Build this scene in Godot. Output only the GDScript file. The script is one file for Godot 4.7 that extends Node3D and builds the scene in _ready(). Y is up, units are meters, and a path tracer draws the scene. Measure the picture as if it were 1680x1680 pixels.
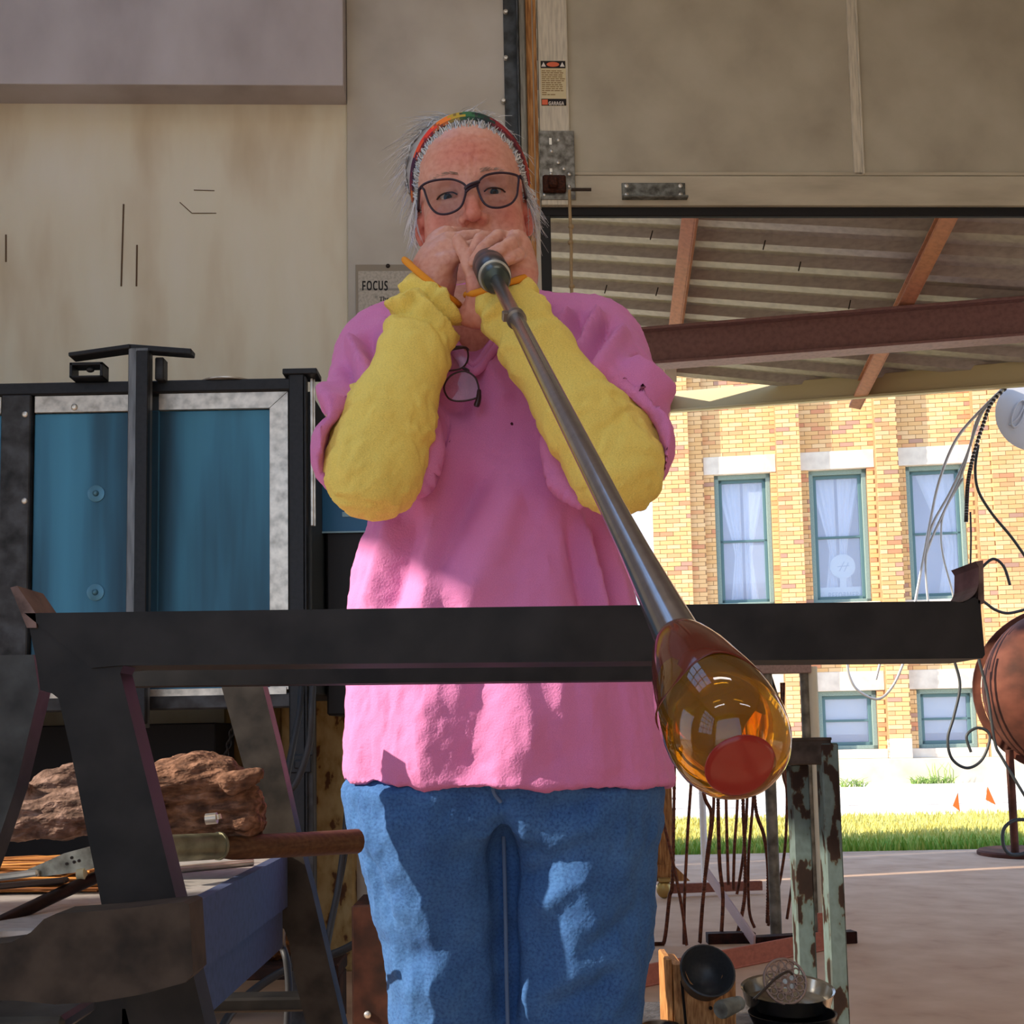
extends Node3D
# A glassblower at her bench in an open workshop. Everything is built here from code, in metres, y up.

const F := 1900.0      # focal length in pixels of the 1680-pixel frame
const PY := 1041.0     # row of the principal point (the frame is the upper crop of a taller picture)
const EYE := Vector3(0, 0.8, 0)
var CB := Basis(Vector3.RIGHT, deg_to_rad(5.0)) * Basis(Vector3.BACK, deg_to_rad(-1.09))
var MT := {}
var counts := {}
var rng := RandomNumberGenerator.new()
var wob := FastNoiseLite.new()

# ---------------------------------------------------------------- surveying: where a sight line meets a plane
func ray(px: float, py: float) -> Vector3:
	return CB * Vector3((px - 840.0) / F, -(py - PY) / F, -1.0)

func at(px: float, py: float, d: float) -> Vector3:
	var r := ray(px, py)
	return EYE + r * (d / -r.z)

func on_plane(px: float, py: float, o: Vector3, n: Vector3) -> Vector3:
	var r := ray(px, py)
	return EYE + r * ((o - EYE).dot(n) / r.dot(n))

func on_floor(px: float, py: float, y := 0.0) -> Vector3:
	return on_plane(px, py, Vector3(0, y, 0), Vector3.UP)

# ---------------------------------------------------------------- mesh building
class MB:
	var v := PackedVector3Array()
	var n := PackedVector3Array()
	var c := PackedColorArray()
	var idx := PackedInt32Array()
	var col := Color(1, 1, 1)
	func tri(a: Vector3, b: Vector3, d: Vector3) -> void:
		var nn := (b - a).cross(d - a).normalized()
		var k := v.size()
		v.append(a); v.append(b); v.append(d)
		n.append(nn); n.append(nn); n.append(nn)
		c.append(col); c.append(col); c.append(col)
		idx.append(k); idx.append(k + 2); idx.append(k + 1)
	func quad(a: Vector3, b: Vector3, d: Vector3, e: Vector3) -> void:
		tri(a, b, d); tri(a, d, e)
	func quadc(a: Vector3, b: Vector3, d: Vector3, e: Vector3, ctr: Vector3) -> void:
		if (b - a).cross(d - a).dot((a + b + d + e) * 0.25 - ctr) < 0.0:
			quad(a, e, d, b)
		else:
			quad(a, b, d, e)
	func tric(a: Vector3, b: Vector3, d: Vector3, ctr: Vector3) -> void:
		if (b - a).cross(d - a).dot((a + b + d) / 3.0 - ctr) < 0.0:
			tri(a, d, b)
		else:
			tri(a, b, d)
	func vert(p: Vector3, nn: Vector3) -> int:
		v.append(p); n.append(nn); c.append(col)
		return v.size() - 1
	func face(a: int, b: int, d: int) -> void:   # counter-clockwise seen from outside
		idx.append(a); idx.append(d); idx.append(b)
	# a box with chamfered edges
	func box(xf: Transform3D, s: Vector3, ch := 0.002) -> void:
		var h := s * 0.5
		ch = minf(ch, minf(h.x, minf(h.y, h.z)) * 0.6)
		var ctr := xf.origin
		var P := {}
		for sx in [-1, 1]:
			for sy in [-1, 1]:
				for sz in [-1, 1]:
					P[[sx, sy, sz, 0]] = xf * Vector3(sx * h.x, sy * (h.y - ch), sz * (h.z - ch))
					P[[sx, sy, sz, 1]] = xf * Vector3(sx * (h.x - ch), sy * h.y, sz * (h.z - ch))
					P[[sx, sy, sz, 2]] = xf * Vector3(sx * (h.x - ch), sy * (h.y - ch), sz * h.z)
					tric(P[[sx, sy, sz, 0]], P[[sx, sy, sz, 1]], P[[sx, sy, sz, 2]], ctr)
		for s1 in [-1, 1]:
			quadc(P[[s1, -1, -1, 0]], P[[s1, 1, -1, 0]], P[[s1, 1, 1, 0]], P[[s1, -1, 1, 0]], ctr)
			quadc(P[[-1, s1, -1, 1]], P[[1, s1, -1, 1]], P[[1, s1, 1, 1]], P[[-1, s1, 1, 1]], ctr)
			quadc(P[[-1, -1, s1, 2]], P[[1, -1, s1, 2]], P[[1, 1, s1, 2]], P[[-1, 1, s1, 2]], ctr)
			for s2 in [-1, 1]:
				quadc(P[[s1, s2, -1, 0]], P[[s1, s2, 1, 0]], P[[s1, s2, 1, 1]], P[[s1, s2, -1, 1]], ctr)
				quadc(P[[s1, -1, s2, 0]], P[[s1, 1, s2, 0]], P[[s1, 1, s2, 2]], P[[s1, -1, s2, 2]], ctr)
				quadc(P[[-1, s1, s2, 1]], P[[1, s1, s2, 1]], P[[1, s1, s2, 2]], P[[-1, s1, s2, 2]], ctr)
	func span(lo: Vector3, hi: Vector3, ch := 0.002) -> void:
		box(Transform3D(Basis(), (lo + hi) * 0.5), (hi - lo).abs(), ch)
	# a bar of rectangular section between two points
	func bar(a: Vector3, b: Vector3, w: float, h: float, up := Vector3.UP, ch := 0.002) -> void:
		var z := (b - a).normalized()
		var x := up.cross(z).normalized()
		var y := z.cross(x)
		box(Transform3D(Basis(x, y, z), (a + b) * 0.5), Vector3(w, h, a.distance_to(b)), ch)
	# polygon in the x-y plane of xf, from z0 to z1
	func prism(poly: PackedVector2Array, z0: float, z1: float, xf: Transform3D) -> void:
		var p := poly
		var area := 0.0
		for i in p.size():
			area += p[i].cross(p[(i + 1) % p.size()])
		if area < 0.0:
			p = p.duplicate(); p.reverse()
		var t := Geometry2D.triangulate_polygon(p)
		for i in range(0, t.size(), 3):
			var q := [p[t[i]], p[t[i + 1]], p[t[i + 2]]]
			if (q[1] - q[0]).cross(q[2] - q[0]) < 0.0:
				q = [q[0], q[2], q[1]]
			tri(xf * Vector3(q[0].x, q[0].y, z1), xf * Vector3(q[1].x, q[1].y, z1), xf * Vector3(q[2].x, q[2].y, z1))
			tri(xf * Vector3(q[0].x, q[0].y, z0), xf * Vector3(q[2].x, q[2].y, z0), xf * Vector3(q[1].x, q[1].y, z0))
		for i in p.size():
			var a := p[i]
			var b := p[(i + 1) % p.size()]
			quad(xf * Vector3(a.x, a.y, z0), xf * Vector3(b.x, b.y, z0), xf * Vector3(b.x, b.y, z1), xf * Vector3(a.x, a.y, z1))
	func tube(pts: Array, r: Variant, sides := 8, closed := false) -> void:
		var m := pts.size()
		var up := Vector3.UP
		var t0: Vector3 = (pts[1] - pts[0]).normalized()
		if absf(t0.dot(up)) > 0.9:
			up = Vector3.RIGHT
		var x := up.cross(t0).normalized()
		var first := v.size()
		for i in m:
			var t: Vector3
			if closed:
				t = (pts[(i + 1) % m] - pts[(i + m - 1) % m]).normalized()
			else:
				t = (pts[mini(i + 1, m - 1)] - pts[maxi(i - 1, 0)]).normalized()
			x = (x - t * x.dot(t)).normalized()
			var y := t.cross(x)
			var rr: float = r[i] if r is Array else r
			for k in sides:
				var a := TAU * k / sides
				var d := x * cos(a) + y * sin(a)
				vert(pts[i] + d * rr, d)
		for i in (m if closed else m - 1):
			for k in sides:
				var k2 := (k + 1) % sides
				var a := first + i * sides
				var b := first + ((i + 1) % m) * sides
				face(a + k, a + k2, b + k2)
				face(a + k, b + k2, b + k)
		if not closed:
			for e in [0, m - 1]:
				var t: Vector3 = (pts[1] - pts[0]).normalized() * -1.0 if e == 0 else (pts[m - 1] - pts[m - 2]).normalized()
				var k0 := vert(pts[e], t)
				for k in sides:
					vert(v[first + e * sides + k], t)
				for k in sides:
					var k2 := (k + 1) % sides
					if e == 0:
						face(k0, k0 + 1 + k2, k0 + 1 + k)
					else:
						face(k0, k0 + 1 + k, k0 + 1 + k2)
	# profile of (radius, height), turned round the y axis of xf; goes up the outside
	func lathe(prof: Array, xf: Transform3D, segs := 32, crease := 40.0, keep := false) -> void:
		var m := prof.size()
		var turn := 0.0
		for i in m:
			turn += (prof[i] as Vector2).cross(prof[(i + 1) % m])
		if turn < 0.0 and not keep:
			prof = prof.duplicate()
			prof.reverse()
		var nb := xf.basis.inverse().transposed()
		var seg := []
		for i in m - 1:
			var d: Vector2 = prof[i + 1] - prof[i]
			seg.append(Vector2(d.y, -d.x).normalized())
		for i in m - 1:
			var n0: Vector2 = seg[i]
			var n1: Vector2 = seg[i]
			if i > 0 and rad_to_deg(absf(seg[i].angle_to(seg[i - 1]))) < crease:
				n0 = (seg[i] + seg[i - 1]).normalized()
			if i < m - 2 and rad_to_deg(absf(seg[i].angle_to(seg[i + 1]))) < crease:
				n1 = (seg[i] + seg[i + 1]).normalized()
			var k := v.size()
			for s in segs + 1:
				var a := TAU * s / segs
				for e in 2:
					var q: Vector2 = prof[i + e]
					var nn: Vector2 = n0 if e == 0 else n1
					vert(xf * Vector3(q.x * cos(a), q.y, q.x * sin(a)), (nb * Vector3(nn.x * cos(a), nn.y, nn.x * sin(a))).normalized())
			for s in segs:
				var o := k + s * 2
				face(o, o + 1, o + 3)
				face(o, o + 3, o + 2)
	func ball(p: Vector3, r: Vector3, segs := 12) -> void:
		var prof := []
		for i in segs + 1:
			var a := -PI / 2 + PI * i / segs
			prof.append(Vector2(maxf(cos(a), 0.0), sin(a)))
		lathe(prof, Transform3D(Basis.from_scale(r), p), segs * 2, 60.0)
	func mesh() -> ArrayMesh:
		var a := []
		a.resize(Mesh.ARRAY_MAX)
		a[Mesh.ARRAY_VERTEX] = v; a[Mesh.ARRAY_NORMAL] = n; a[Mesh.ARRAY_COLOR] = c; a[Mesh.ARRAY_INDEX] = idx
		var m := ArrayMesh.new()
		m.add_surface_from_arrays(Mesh.PRIMITIVE_TRIANGLES, a)
		return m

func mb() -> MB:
	return MB.new()

# ---------------------------------------------------------------- the scene tree
func numbered(parent: Node, called: String) -> String:
	var key := str(parent.get_instance_id()) + called
	var k: int = counts.get(key, 0)
	counts[key] = k + 1
	return called if k == 0 else "%s_%03d" % [called, k]

func origin_of(p: Node) -> Vector3:
	var o := Vector3.ZERO
	while p != self:
		o += (p as Node3D).position
		p = p.get_parent()
	return o

# commits world-space geometry as one named mesh under a parent; a top-level mesh gets its base as its position
func obj(called: String, b: MB, m: Material, parent: Node = null) -> MeshInstance3D:
	var o := MeshInstance3D.new()
	var p: Node = parent if parent else self
	o.name = numbered(p, called)
	var off := origin_of(p)
	if p == self:
		var lo := Vector3.INF
		var hi := -Vector3.INF
		for q in b.v:
			lo = lo.min(q); hi = hi.max(q)
		off = Vector3((lo.x + hi.x) * 0.5, lo.y, (lo.z + hi.z) * 0.5)
		o.position = off
	for i in b.v.size():
		b.v[i] -= off
	o.mesh = b.mesh()
	o.material_override = m
	p.add_child(o, true)
	return o

func tag(o: Node, label: String, category := "", group := "", kind := "") -> Node:
	if label: o.set_meta("label", label)
	if category: o.set_meta("category", category)
	if group: o.set_meta("group", group)
	if kind: o.set_meta("kind", kind)
	return o

func thing(called: String, label: String, category: String, where: Vector3, group := "") -> Node3D:
	var o := Node3D.new()
	o.name = numbered(self, called)
	o.position = where
	add_child(o, true)
	tag(o, label, category, group)
	return o

func struct(called: String, b: MB, m: Material, label: String) -> MeshInstance3D:
	var o := obj(called, b, m)
	tag(o, label, called.split("_")[0], "", "structure")
	return o

func letters(text: String, size: float, m: Material, parent: Node, xf: Transform3D, bold := true, squeeze := 1.0, font := "Droid Sans") -> void:
	var t := TextMesh.new()
	var f := SystemFont.new()
	f.font_names = PackedStringArray([font])
	f.font_weight = 700 if bold else 400
	t.font = f
	t.text = text
	t.font_size = 64
	t.pixel_size = size / 46.0
	t.depth = 0.0015
	t.curve_step = 2.0
	t.horizontal_alignment = HORIZONTAL_ALIGNMENT_LEFT
	var o := MeshInstance3D.new()
	o.name = numbered(parent, "lettering")
	o.mesh = t
	o.material_override = m
	o.transform = Transform3D(xf.basis * Basis.from_scale(Vector3(squeeze, 1, 1)), xf.origin - origin_of(parent))
	parent.add_child(o, true)

# ---------------------------------------------------------------- materials
func noise(freq: float, oct := 4, seed_ := 1, kind := FastNoiseLite.TYPE_SIMPLEX_SMOOTH) -> FastNoiseLite:
	var f := FastNoiseLite.new()
	f.seed = seed_
	f.noise_type = kind
	f.frequency = freq
	f.fractal_octaves = oct
	return f

func ramp(stops: Array) -> Gradient:
	var g := Gradient.new()
	var o := PackedFloat32Array()
	var c := PackedColorArray()
	for s in stops:
		o.append(s[0]); c.append(s[1])
	g.offsets = o
	g.colors = c
	return g

# a tileable noise picture coloured by a ramp, computed here and now
func ntex(freq: float, stops: Array, oct := 4, seed_ := 1, size := 512, kind := FastNoiseLite.TYPE_SIMPLEX_SMOOTH) -> ImageTexture:
	var im := noise(freq, oct, seed_, kind).get_seamless_image(size, size)
	im.convert(Image.FORMAT_L8)
	var g := ramp(stops)
	var lut := PackedByteArray()
	for i in 256:
		var c := g.sample(i / 255.0)
		lut.append(c.r8); lut.append(c.g8); lut.append(c.b8)
	var src := im.get_data()
	var out := PackedByteArray()
	out.resize(src.size() * 3)
	var k := 0
	for v in src:
		var q := v * 3
		out[k] = lut[q]; out[k + 1] = lut[q + 1]; out[k + 2] = lut[q + 2]
		k += 3
	return ImageTexture.create_from_image(Image.create_from_data(size, size, false, Image.FORMAT_RGB8, out))

func hx(r: int, g: int, b: int) -> Color:
	return Color(r / 255.0, g / 255.0, b / 255.0)

func mat(key: String, col: Color, rough := 0.7, metal := 0.0, tex: Texture2D = null, scale := Vector3.ONE, bump: Texture2D = null, bump_cm := 0.05, bump_scale := Vector3.ZERO) -> StandardMaterial3D:
	if MT.has(key):
		return MT[key]
	var m := StandardMaterial3D.new()
	m.resource_name = key
	m.albedo_color = col
	m.roughness = rough
	m.metallic = metal
	m.metallic_specular = 0.4
	if tex or bump:
		m.uv1_triplanar = true
		m.uv1_scale = scale
	if tex:
		m.albedo_texture = tex
	if bump:
		m.heightmap_enabled = true
		m.heightmap_texture = bump
		m.heightmap_scale = bump_cm
	MT[key] = m
	return m

func vmat(key: String, rough := 0.7, metal := 0.0) -> StandardMaterial3D:
	if MT.has(key):
		return MT[key]
	var m := mat(key, Color.WHITE, rough, metal)
	m.vertex_color_use_as_albedo = true
	return m

func lin(c: Color) -> Color:
	return c.srgb_to_linear()

func curve(pts: Array, steps := 6) -> Array:     # smooth line through points
	var out := []
	for i in pts.size() - 1:
		var a: Vector3 = pts[maxi(i - 1, 0)]
		var b: Vector3 = pts[i]
		var c: Vector3 = pts[i + 1]
		var d: Vector3 = pts[mini(i + 2, pts.size() - 1)]
		for k in steps:
			out.append(b.cubic_interpolate(c, a, d, float(k) / steps))
	out.append(pts[-1])
	return out

func sight(list: Array, d: Variant) -> Array:     # [[x, y], ...] seen at one depth, or [[x, y, depth], ...]
	var out := []
	for q in list:
		out.append(at(q[0], q[1], q[2] if q.size() > 2 else d))
	return out

# ---------------------------------------------------------------- soft solids: rounded bones joined smoothly, meshed as surface nets
class Soft:
	var kind := PackedInt32Array()      # 0 capsule, 1 ellipsoid, 2 loft table, 3 half space
	var op := PackedInt32Array()        # 0 join, 1 cut, 2 keep
	var a := PackedVector3Array()
	var b := PackedVector3Array()
	var ra := PackedFloat32Array()
	var rb := PackedFloat32Array()
	var k := PackedFloat32Array()
	var ctr := PackedVector3Array()
	var far := PackedFloat32Array()
	var bas := []
	var table := []
	func cap(p: Vector3, q: Vector3, r0: float, r1: float, kk := 0.01, o := 0) -> void:
		_put(0, o, p, q, r0, r1, kk, (p + q) * 0.5, p.distance_to(q) * 0.5 + maxf(r0, r1), Basis(), [])
	func chain(pts: Array, rs: Array, kk := 0.008) -> void:
		for i in pts.size() - 1:
			cap(pts[i], pts[i + 1], rs[i], rs[i + 1], kk)
	func ell(p: Vector3, r: Vector3, kk := 0.01, o := 0, rot := Basis()) -> void:
		_put(1, o, p, r, 0, 0, kk, p, maxf(r.x, maxf(r.y, r.z)), rot.inverse(), [])
	# rows of [y, centre x, half width, half depth, centre z], from the top down or up
	func loft(rows: Array, kk := 0.02, o := 0) -> void:
		var rr := rows.duplicate()
		rr.sort_custom(func(p, q): return p[0] < q[0])
		_put(2, o, Vector3(), Vector3(), 0, 0, kk, Vector3(rr[0][1], (rr[0][0] + rr[-1][0]) * 0.5, rr[0][4]), 5.0, Basis(), rr)
	func half(p: Vector3, nrm: Vector3, kk := 0.004) -> void:      # keeps what lies behind the plane
		_put(3, 2, p, nrm.normalized(), 0, 0, kk, p, 99.0, Basis(), [])
	func _put(t, o, p, q, r0, r1, kk, c, f, rot, tb) -> void:
		kind.append(t); op.append(o); a.append(p); b.append(q); ra.append(r0); rb.append(r1); k.append(kk)
		ctr.append(c); far.append(f); bas.append(rot); table.append(tb)
	func value(p: Vector3) -> float:
		var d := 1e3
		for i in kind.size():
			var o := op[i]
			var kk := k[i]
			var reach := p.distance_to(ctr[i]) - far[i]
			if o == 0 and reach > d + kk:
				continue
			if o == 1 and reach > kk - d and reach > 0.0:
				continue
			var e := 0.0
			var t := kind[i]
			if t == 0:
				var ab := b[i] - a[i]
				var h := clampf((p - a[i]).dot(ab) / maxf(ab.length_squared(), 1e-9), 0.0, 1.0)
				e = p.distance_to(a[i] + ab * h) - lerpf(ra[i], rb[i], h)
			elif t == 1:
				var q: Vector3 = bas[i] * (p - a[i])
				var k0 := (q / b[i]).length()
				var k1 := (q / (b[i] * b[i])).length()
				e = k0 * (k0 - 1.0) / maxf(k1, 1e-6)
			elif t == 2:
				e = _loft(table[i], p)
			else:
				e = (p - a[i]).dot(b[i])
			if o == 0:
				var h := clampf(0.5 + 0.5 * (e - d) / kk, 0.0, 1.0)
				d = lerpf(e, d, h) - kk * h * (1.0 - h)
			else:
				if o == 1:
					e = -e
				var h := clampf(0.5 - 0.5 * (e - d) / kk, 0.0, 1.0)
				d = lerpf(e, d, h) + kk * h * (1.0 - h)
		return d
	func _loft(tb: Array, p: Vector3) -> float:
		var m := tb.size()
		var y := clampf(p.y, tb[0][0], tb[m - 1][0])
		var i := 0
		while i < m - 2 and y > tb[i + 1][0]:
			i += 1
		var r0: Array = tb[i]
		var r1: Array = tb[i + 1]
		var h: float = (y - r0[0]) / (r1[0] - r0[0])
		h = h * h * (3.0 - 2.0 * h) * 0.5 + h * 0.5
		var w: float = lerpf(r0[2], r1[2], h)
		var dp: float = lerpf(r0[3], r1[3], h)
		var q := Vector2((p.x - lerpf(r0[1], r1[1], h)) / w, (p.z - lerpf(r0[4], r1[4], h)) / dp)
		var l := q.length()
		var e := (l - 1.0) * (w * dp) / maxf(sqrt(dp * dp * q.x * q.x + w * w * q.y * q.y) / maxf(l, 1e-4), 1e-4)
		if l < 1e-3:
			e = -minf(w, dp)
		var over := absf(p.y - y)
		if over > 0.0:
			e = maxf(e, over) if e < 0.0 else sqrt(e * e + over * over)
		return e

# meshes a soft solid into b; paint(p, n) gives a colour, push(p, n) a displacement along n
func skin(b: MB, s: Soft, lo: Vector3, hi: Vector3, cell: float, push: Variant = null, paint: Variant = null) -> void:
	var B := 4
	var nb := Vector3i(((hi - lo) / (cell * B)).ceil())
	var nx := nb.x * B + 1
	var ny := nb.y * B + 1
	var nz := nb.z * B + 1
	var val := PackedFloat32Array()
	val.resize(nx * ny * nz)
	val.fill(1e9)
	var at_cell := PackedInt32Array()
	at_cell.resize(nx * ny * nz)
	at_cell.fill(-1)
	var reach := cell * B * 0.9 + 0.012
	var sx := ny * nz
	var sy := nz
	var pts := PackedVector3Array()
	var cells := PackedInt32Array()
	var co := PackedInt32Array([0, 1, sy, sy + 1, sx, sx + 1, sx + sy, sx + sy + 1])
	var cv := [Vector3(0, 0, 0), Vector3(0, 0, 1), Vector3(0, 1, 0), Vector3(0, 1, 1), Vector3(1, 0, 0), Vector3(1, 0, 1), Vector3(1, 1, 0), Vector3(1, 1, 1)]
	var ed := [[0, 1], [2, 3], [4, 5], [6, 7], [0, 2], [1, 3], [4, 6], [5, 7], [0, 4], [1, 5], [2, 6], [3, 7]]
	var f := PackedFloat32Array()
	f.resize(8)
	for bx in nb.x:
		for by in nb.y:
			for bz in nb.z:
				var mid := lo + Vector3(bx + 0.5, by + 0.5, bz + 0.5) * (cell * B)
				if absf(s.value(mid)) > reach:
					continue
				for i in range(bx * B, bx * B + B + 1):
					for j in range(by * B, by * B + B + 1):
						var w := i * sx + j * sy
						for l in range(bz * B, bz * B + B + 1):
							if val[w + l] > 1e8:
								val[w + l] = s.value(lo + Vector3(i, j, l) * cell)
				for i in range(bx * B, bx * B + B):
					for j in range(by * B, by * B + B):
						for l in range(bz * B, bz * B + B):
							var w := i * sx + j * sy + l
							var inside := 0
							for q in 8:
								f[q] = val[w + co[q]]
								if f[q] < 0.0:
									inside += 1
							if inside == 0 or inside == 8:
								continue
							var p := Vector3.ZERO
							var m := 0
							for e in ed:
								var f0 := f[e[0]]
								var f1 := f[e[1]]
								if (f0 < 0.0) != (f1 < 0.0):
									p += (cv[e[0]] as Vector3).lerp(cv[e[1]], f0 / (f0 - f1))
									m += 1
							at_cell[w] = pts.size()
							cells.append(w)
							pts.append(lo + (Vector3(i, j, l) + p / m) * cell)
	var tris := PackedInt32Array()
	for ci in cells.size():
		var w := cells[ci]
		var f0 := val[w]
		for ax in 3:
			var step: int = [sx, sy, 1][ax]
			var f1 := val[w + step]
			if (f0 < 0.0) == (f1 < 0.0) or f1 > 1e8:
				continue
			var u: int = [sy, 1, sx][ax]
			var t: int = [1, sx, sy][ax]
			if w - u - t < 0:
				continue
			var q0 := at_cell[w]
			var q1 := at_cell[w - u]
			var q2 := at_cell[w - u - t]
			var q3 := at_cell[w - t]
			if q1 < 0 or q2 < 0 or q3 < 0:
				continue
			if f0 < 0.0:
				tris.append_array([q0, q1, q2, q0, q2, q3])
			else:
				tris.append_array([q0, q2, q1, q0, q3, q2])
	for turn in 2:
		var nn := PackedVector3Array()
		nn.resize(pts.size())
		for i in range(0, tris.size(), 3):
			var x := pts[tris[i]]
			var cr := (pts[tris[i + 1]] - x).cross(pts[tris[i + 2]] - x)
			nn[tris[i]] += cr; nn[tris[i + 1]] += cr; nn[tris[i + 2]] += cr
		for i in nn.size():
			nn[i] = nn[i].normalized()
		if turn == 0 and push != null:
			for i in pts.size():
				pts[i] += nn[i] * push.call(pts[i], nn[i])
			continue
		var first := b.v.size()
		for i in pts.size():
			if paint != null:
				b.col = paint.call(pts[i], nn[i])
			b.vert(pts[i], nn[i])
		for i in range(0, tris.size(), 3):
			b.face(first + tris[i], first + tris[i + 1], first + tris[i + 2])
		return

# ---------------------------------------------------------------- the scene, in order
func _ready() -> void:
	rng.seed = 7
	wob.seed = 3
	wob.frequency = 1.0
	camera_and_light()
	textures()
	room()
	garage_door()
	street()
	canopy()
	brick_building()
	furnace()
	back_corner()
	bench()
	bench_tools()
	right_stand()
	rod_rack()
	low_table()
	sculpture()
	person()
	blowpipe()
	hanging_glasses()

func camera_and_light() -> void:
	var cam := Camera3D.new()
	cam.name = "camera"
	cam.projection = Camera3D.PROJECTION_FRUSTUM
	cam.near = 0.05
	cam.far = 200.0
	cam.size = 1680.0 / F * 0.05
	cam.frustum_offset = Vector2(0.0, (PY - 840.0) / F * 0.05)
	cam.transform = Transform3D(CB, EYE)
	add_child(cam)
	cam.current = true
	var env := Environment.new()
	env.background_mode = Environment.BG_SKY
	var sm := ProceduralSkyMaterial.new()
	sm.sky_top_color = hx(150, 185, 235)
	sm.sky_horizon_color = hx(222, 232, 242)
	sm.ground_horizon_color = hx(190, 180, 165)
	sm.ground_bottom_color = hx(150, 140, 125)
	sm.sky_curve = 0.2
	sm.sky_energy_multiplier = 1.0
	var sky := Sky.new()
	sky.sky_material = sm
	env.sky = sky
	env.background_energy_multiplier = 1.7
	env.tonemap_mode = Environment.TONE_MAPPER_LINEAR
	env.tonemap_exposure = 1.3
	env.sdfgi_enabled = true
	env.ssao_enabled = true
	env.ssil_enabled = true
	var we := WorldEnvironment.new()
	we.name = "world_environment"
	we.environment = env
	add_child(we)
	var sun := DirectionalLight3D.new()
	sun.name = "sun"
	sun.light_color = hx(255, 240, 218)
	sun.light_energy = 2.0
	sun.light_angular_distance = 0.6
	sun.shadow_enabled = true
	sun.sky_mode = DirectionalLight3D.SKY_MODE_LIGHT_ONLY
	var toward := Vector3(-0.842, 0.50, 0.203)
	sun.look_at_from_position(toward * 20.0, Vector3.ZERO)
	add_child(sun)

var TX := {}
func textures() -> void:
	TX.plaster = ntex(0.004, [[0.0, hx(212, 204, 190)], [0.35, hx(230, 223, 210)], [0.6, hx(240, 234, 220)], [1.0, hx(252, 247, 236)]], 6, 11, 1024)
	TX.stain = ntex(0.0045, [[0.0, hx(216, 198, 168)], [0.3, hx(232, 218, 192)], [0.5, hx(240, 230, 206)], [1.0, hx(246, 238, 220)]], 5, 23, 1024)
	TX.grain = ntex(0.05, [[0.0, hx(205, 205, 205)], [0.5, hx(236, 236, 236)], [1.0, hx(255, 255, 255)]], 5, 5)
	TX.speck = ntex(0.2, [[0.0, hx(190, 190, 190)], [0.45, hx(236, 236, 236)], [1.0, hx(255, 255, 255)]], 3, 6)
	TX.blotch = ntex(0.012, [[0.0, hx(120, 116, 110)], [0.4, hx(190, 186, 180)], [0.7, hx(232, 230, 226)], [1.0, hx(255, 255, 255)]], 6, 8)
	TX.concrete = ntex(0.01, [[0.0, hx(196, 166, 144)], [0.3, hx(212, 184, 162)], [0.6, hx(220, 194, 172)], [1.0, hx(230, 206, 186)]], 7, 9, 1024)
	TX.rust = ntex(0.02, [[0.0, hx(70, 42, 30)], [0.4, hx(120, 72, 48)], [0.6, hx(150, 92, 66)], [1.0, hx(186, 124, 92)]], 6, 12)
	TX.peel = ntex(0.014, [[0.0, hx(62, 40, 30)], [0.40, hx(78, 50, 38)], [0.43, hx(120, 96, 70)], [0.455, hx(150, 168, 160)], [0.7, hx(168, 188, 184)], [1.0, hx(140, 156, 150)]], 6, 14)
	TX.peelcream = ntex(0.016, [[0.0, hx(70, 44, 28)], [0.27, hx(92, 60, 36)], [0.33, hx(150, 124, 80)], [0.6, hx(172, 150, 108)], [1.0, hx(186, 168, 130)]], 6, 15)
	TX.wood = ntex(0.03, [[0.0, hx(120, 78, 44)], [0.4, hx(176, 126, 78)], [0.7, hx(206, 158, 106)], [1.0, hx(226, 184, 134)]], 4, 16)
	TX.brush = ntex(0.03, [[0.0, hx(176, 176, 176)], [0.5, hx(224, 224, 224)], [1.0, hx(255, 255, 255)]], 4, 17)
	TX.denim = ntex(0.06, [[0.0, hx(150, 160, 176)], [0.45, hx(214, 220, 230)], [1.0, hx(255, 255, 255)]], 4, 18)
	TX.knit = ntex(0.09, [[0.0, hx(120, 120, 120)], [1.0, hx(255, 255, 255)]], 2, 19)
	TX.bark = ntex(0.025, [[0.0, hx(40, 28, 22)], [0.35, hx(92, 68, 54)], [0.6, hx(140, 110, 92)], [1.0, hx(190, 160, 142)]], 6, 20)
	TX.bump = ntex(0.05, [[0.0, hx(0, 0, 0)], [1.0, hx(255, 255, 255)]], 5, 21)
	TX.skin = ntex(0.03, [[0.0, hx(226, 196, 188)], [0.5, hx(246, 234, 228)], [1.0, hx(255, 250, 246)]], 5, 22)
	TX.soot = ntex(0.006, [[0.0, hx(96, 92, 96)], [0.35, hx(170, 172, 176)], [0.6, hx(226, 228, 230)], [1.0, hx(255, 255, 255)]], 5, 31)

# local frame of the back wall: x along it, y up, z toward the room
var WT := Transform3D(Basis(Vector3.UP, deg_to_rad(2.4)), Vector3(0, 0, -4.2))

func wall_box(b: MB, x0: float, x1: float, y0: float, y1: float, z0: float, z1: float, ch := 0.002, t := WT) -> void:
	b.box(t * Transform3D(Basis(), Vector3(x0 + x1, y0 + y1, z0 + z1) * 0.5), Vector3(x1 - x0, y1 - y0, z1 - z0), ch)

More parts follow.
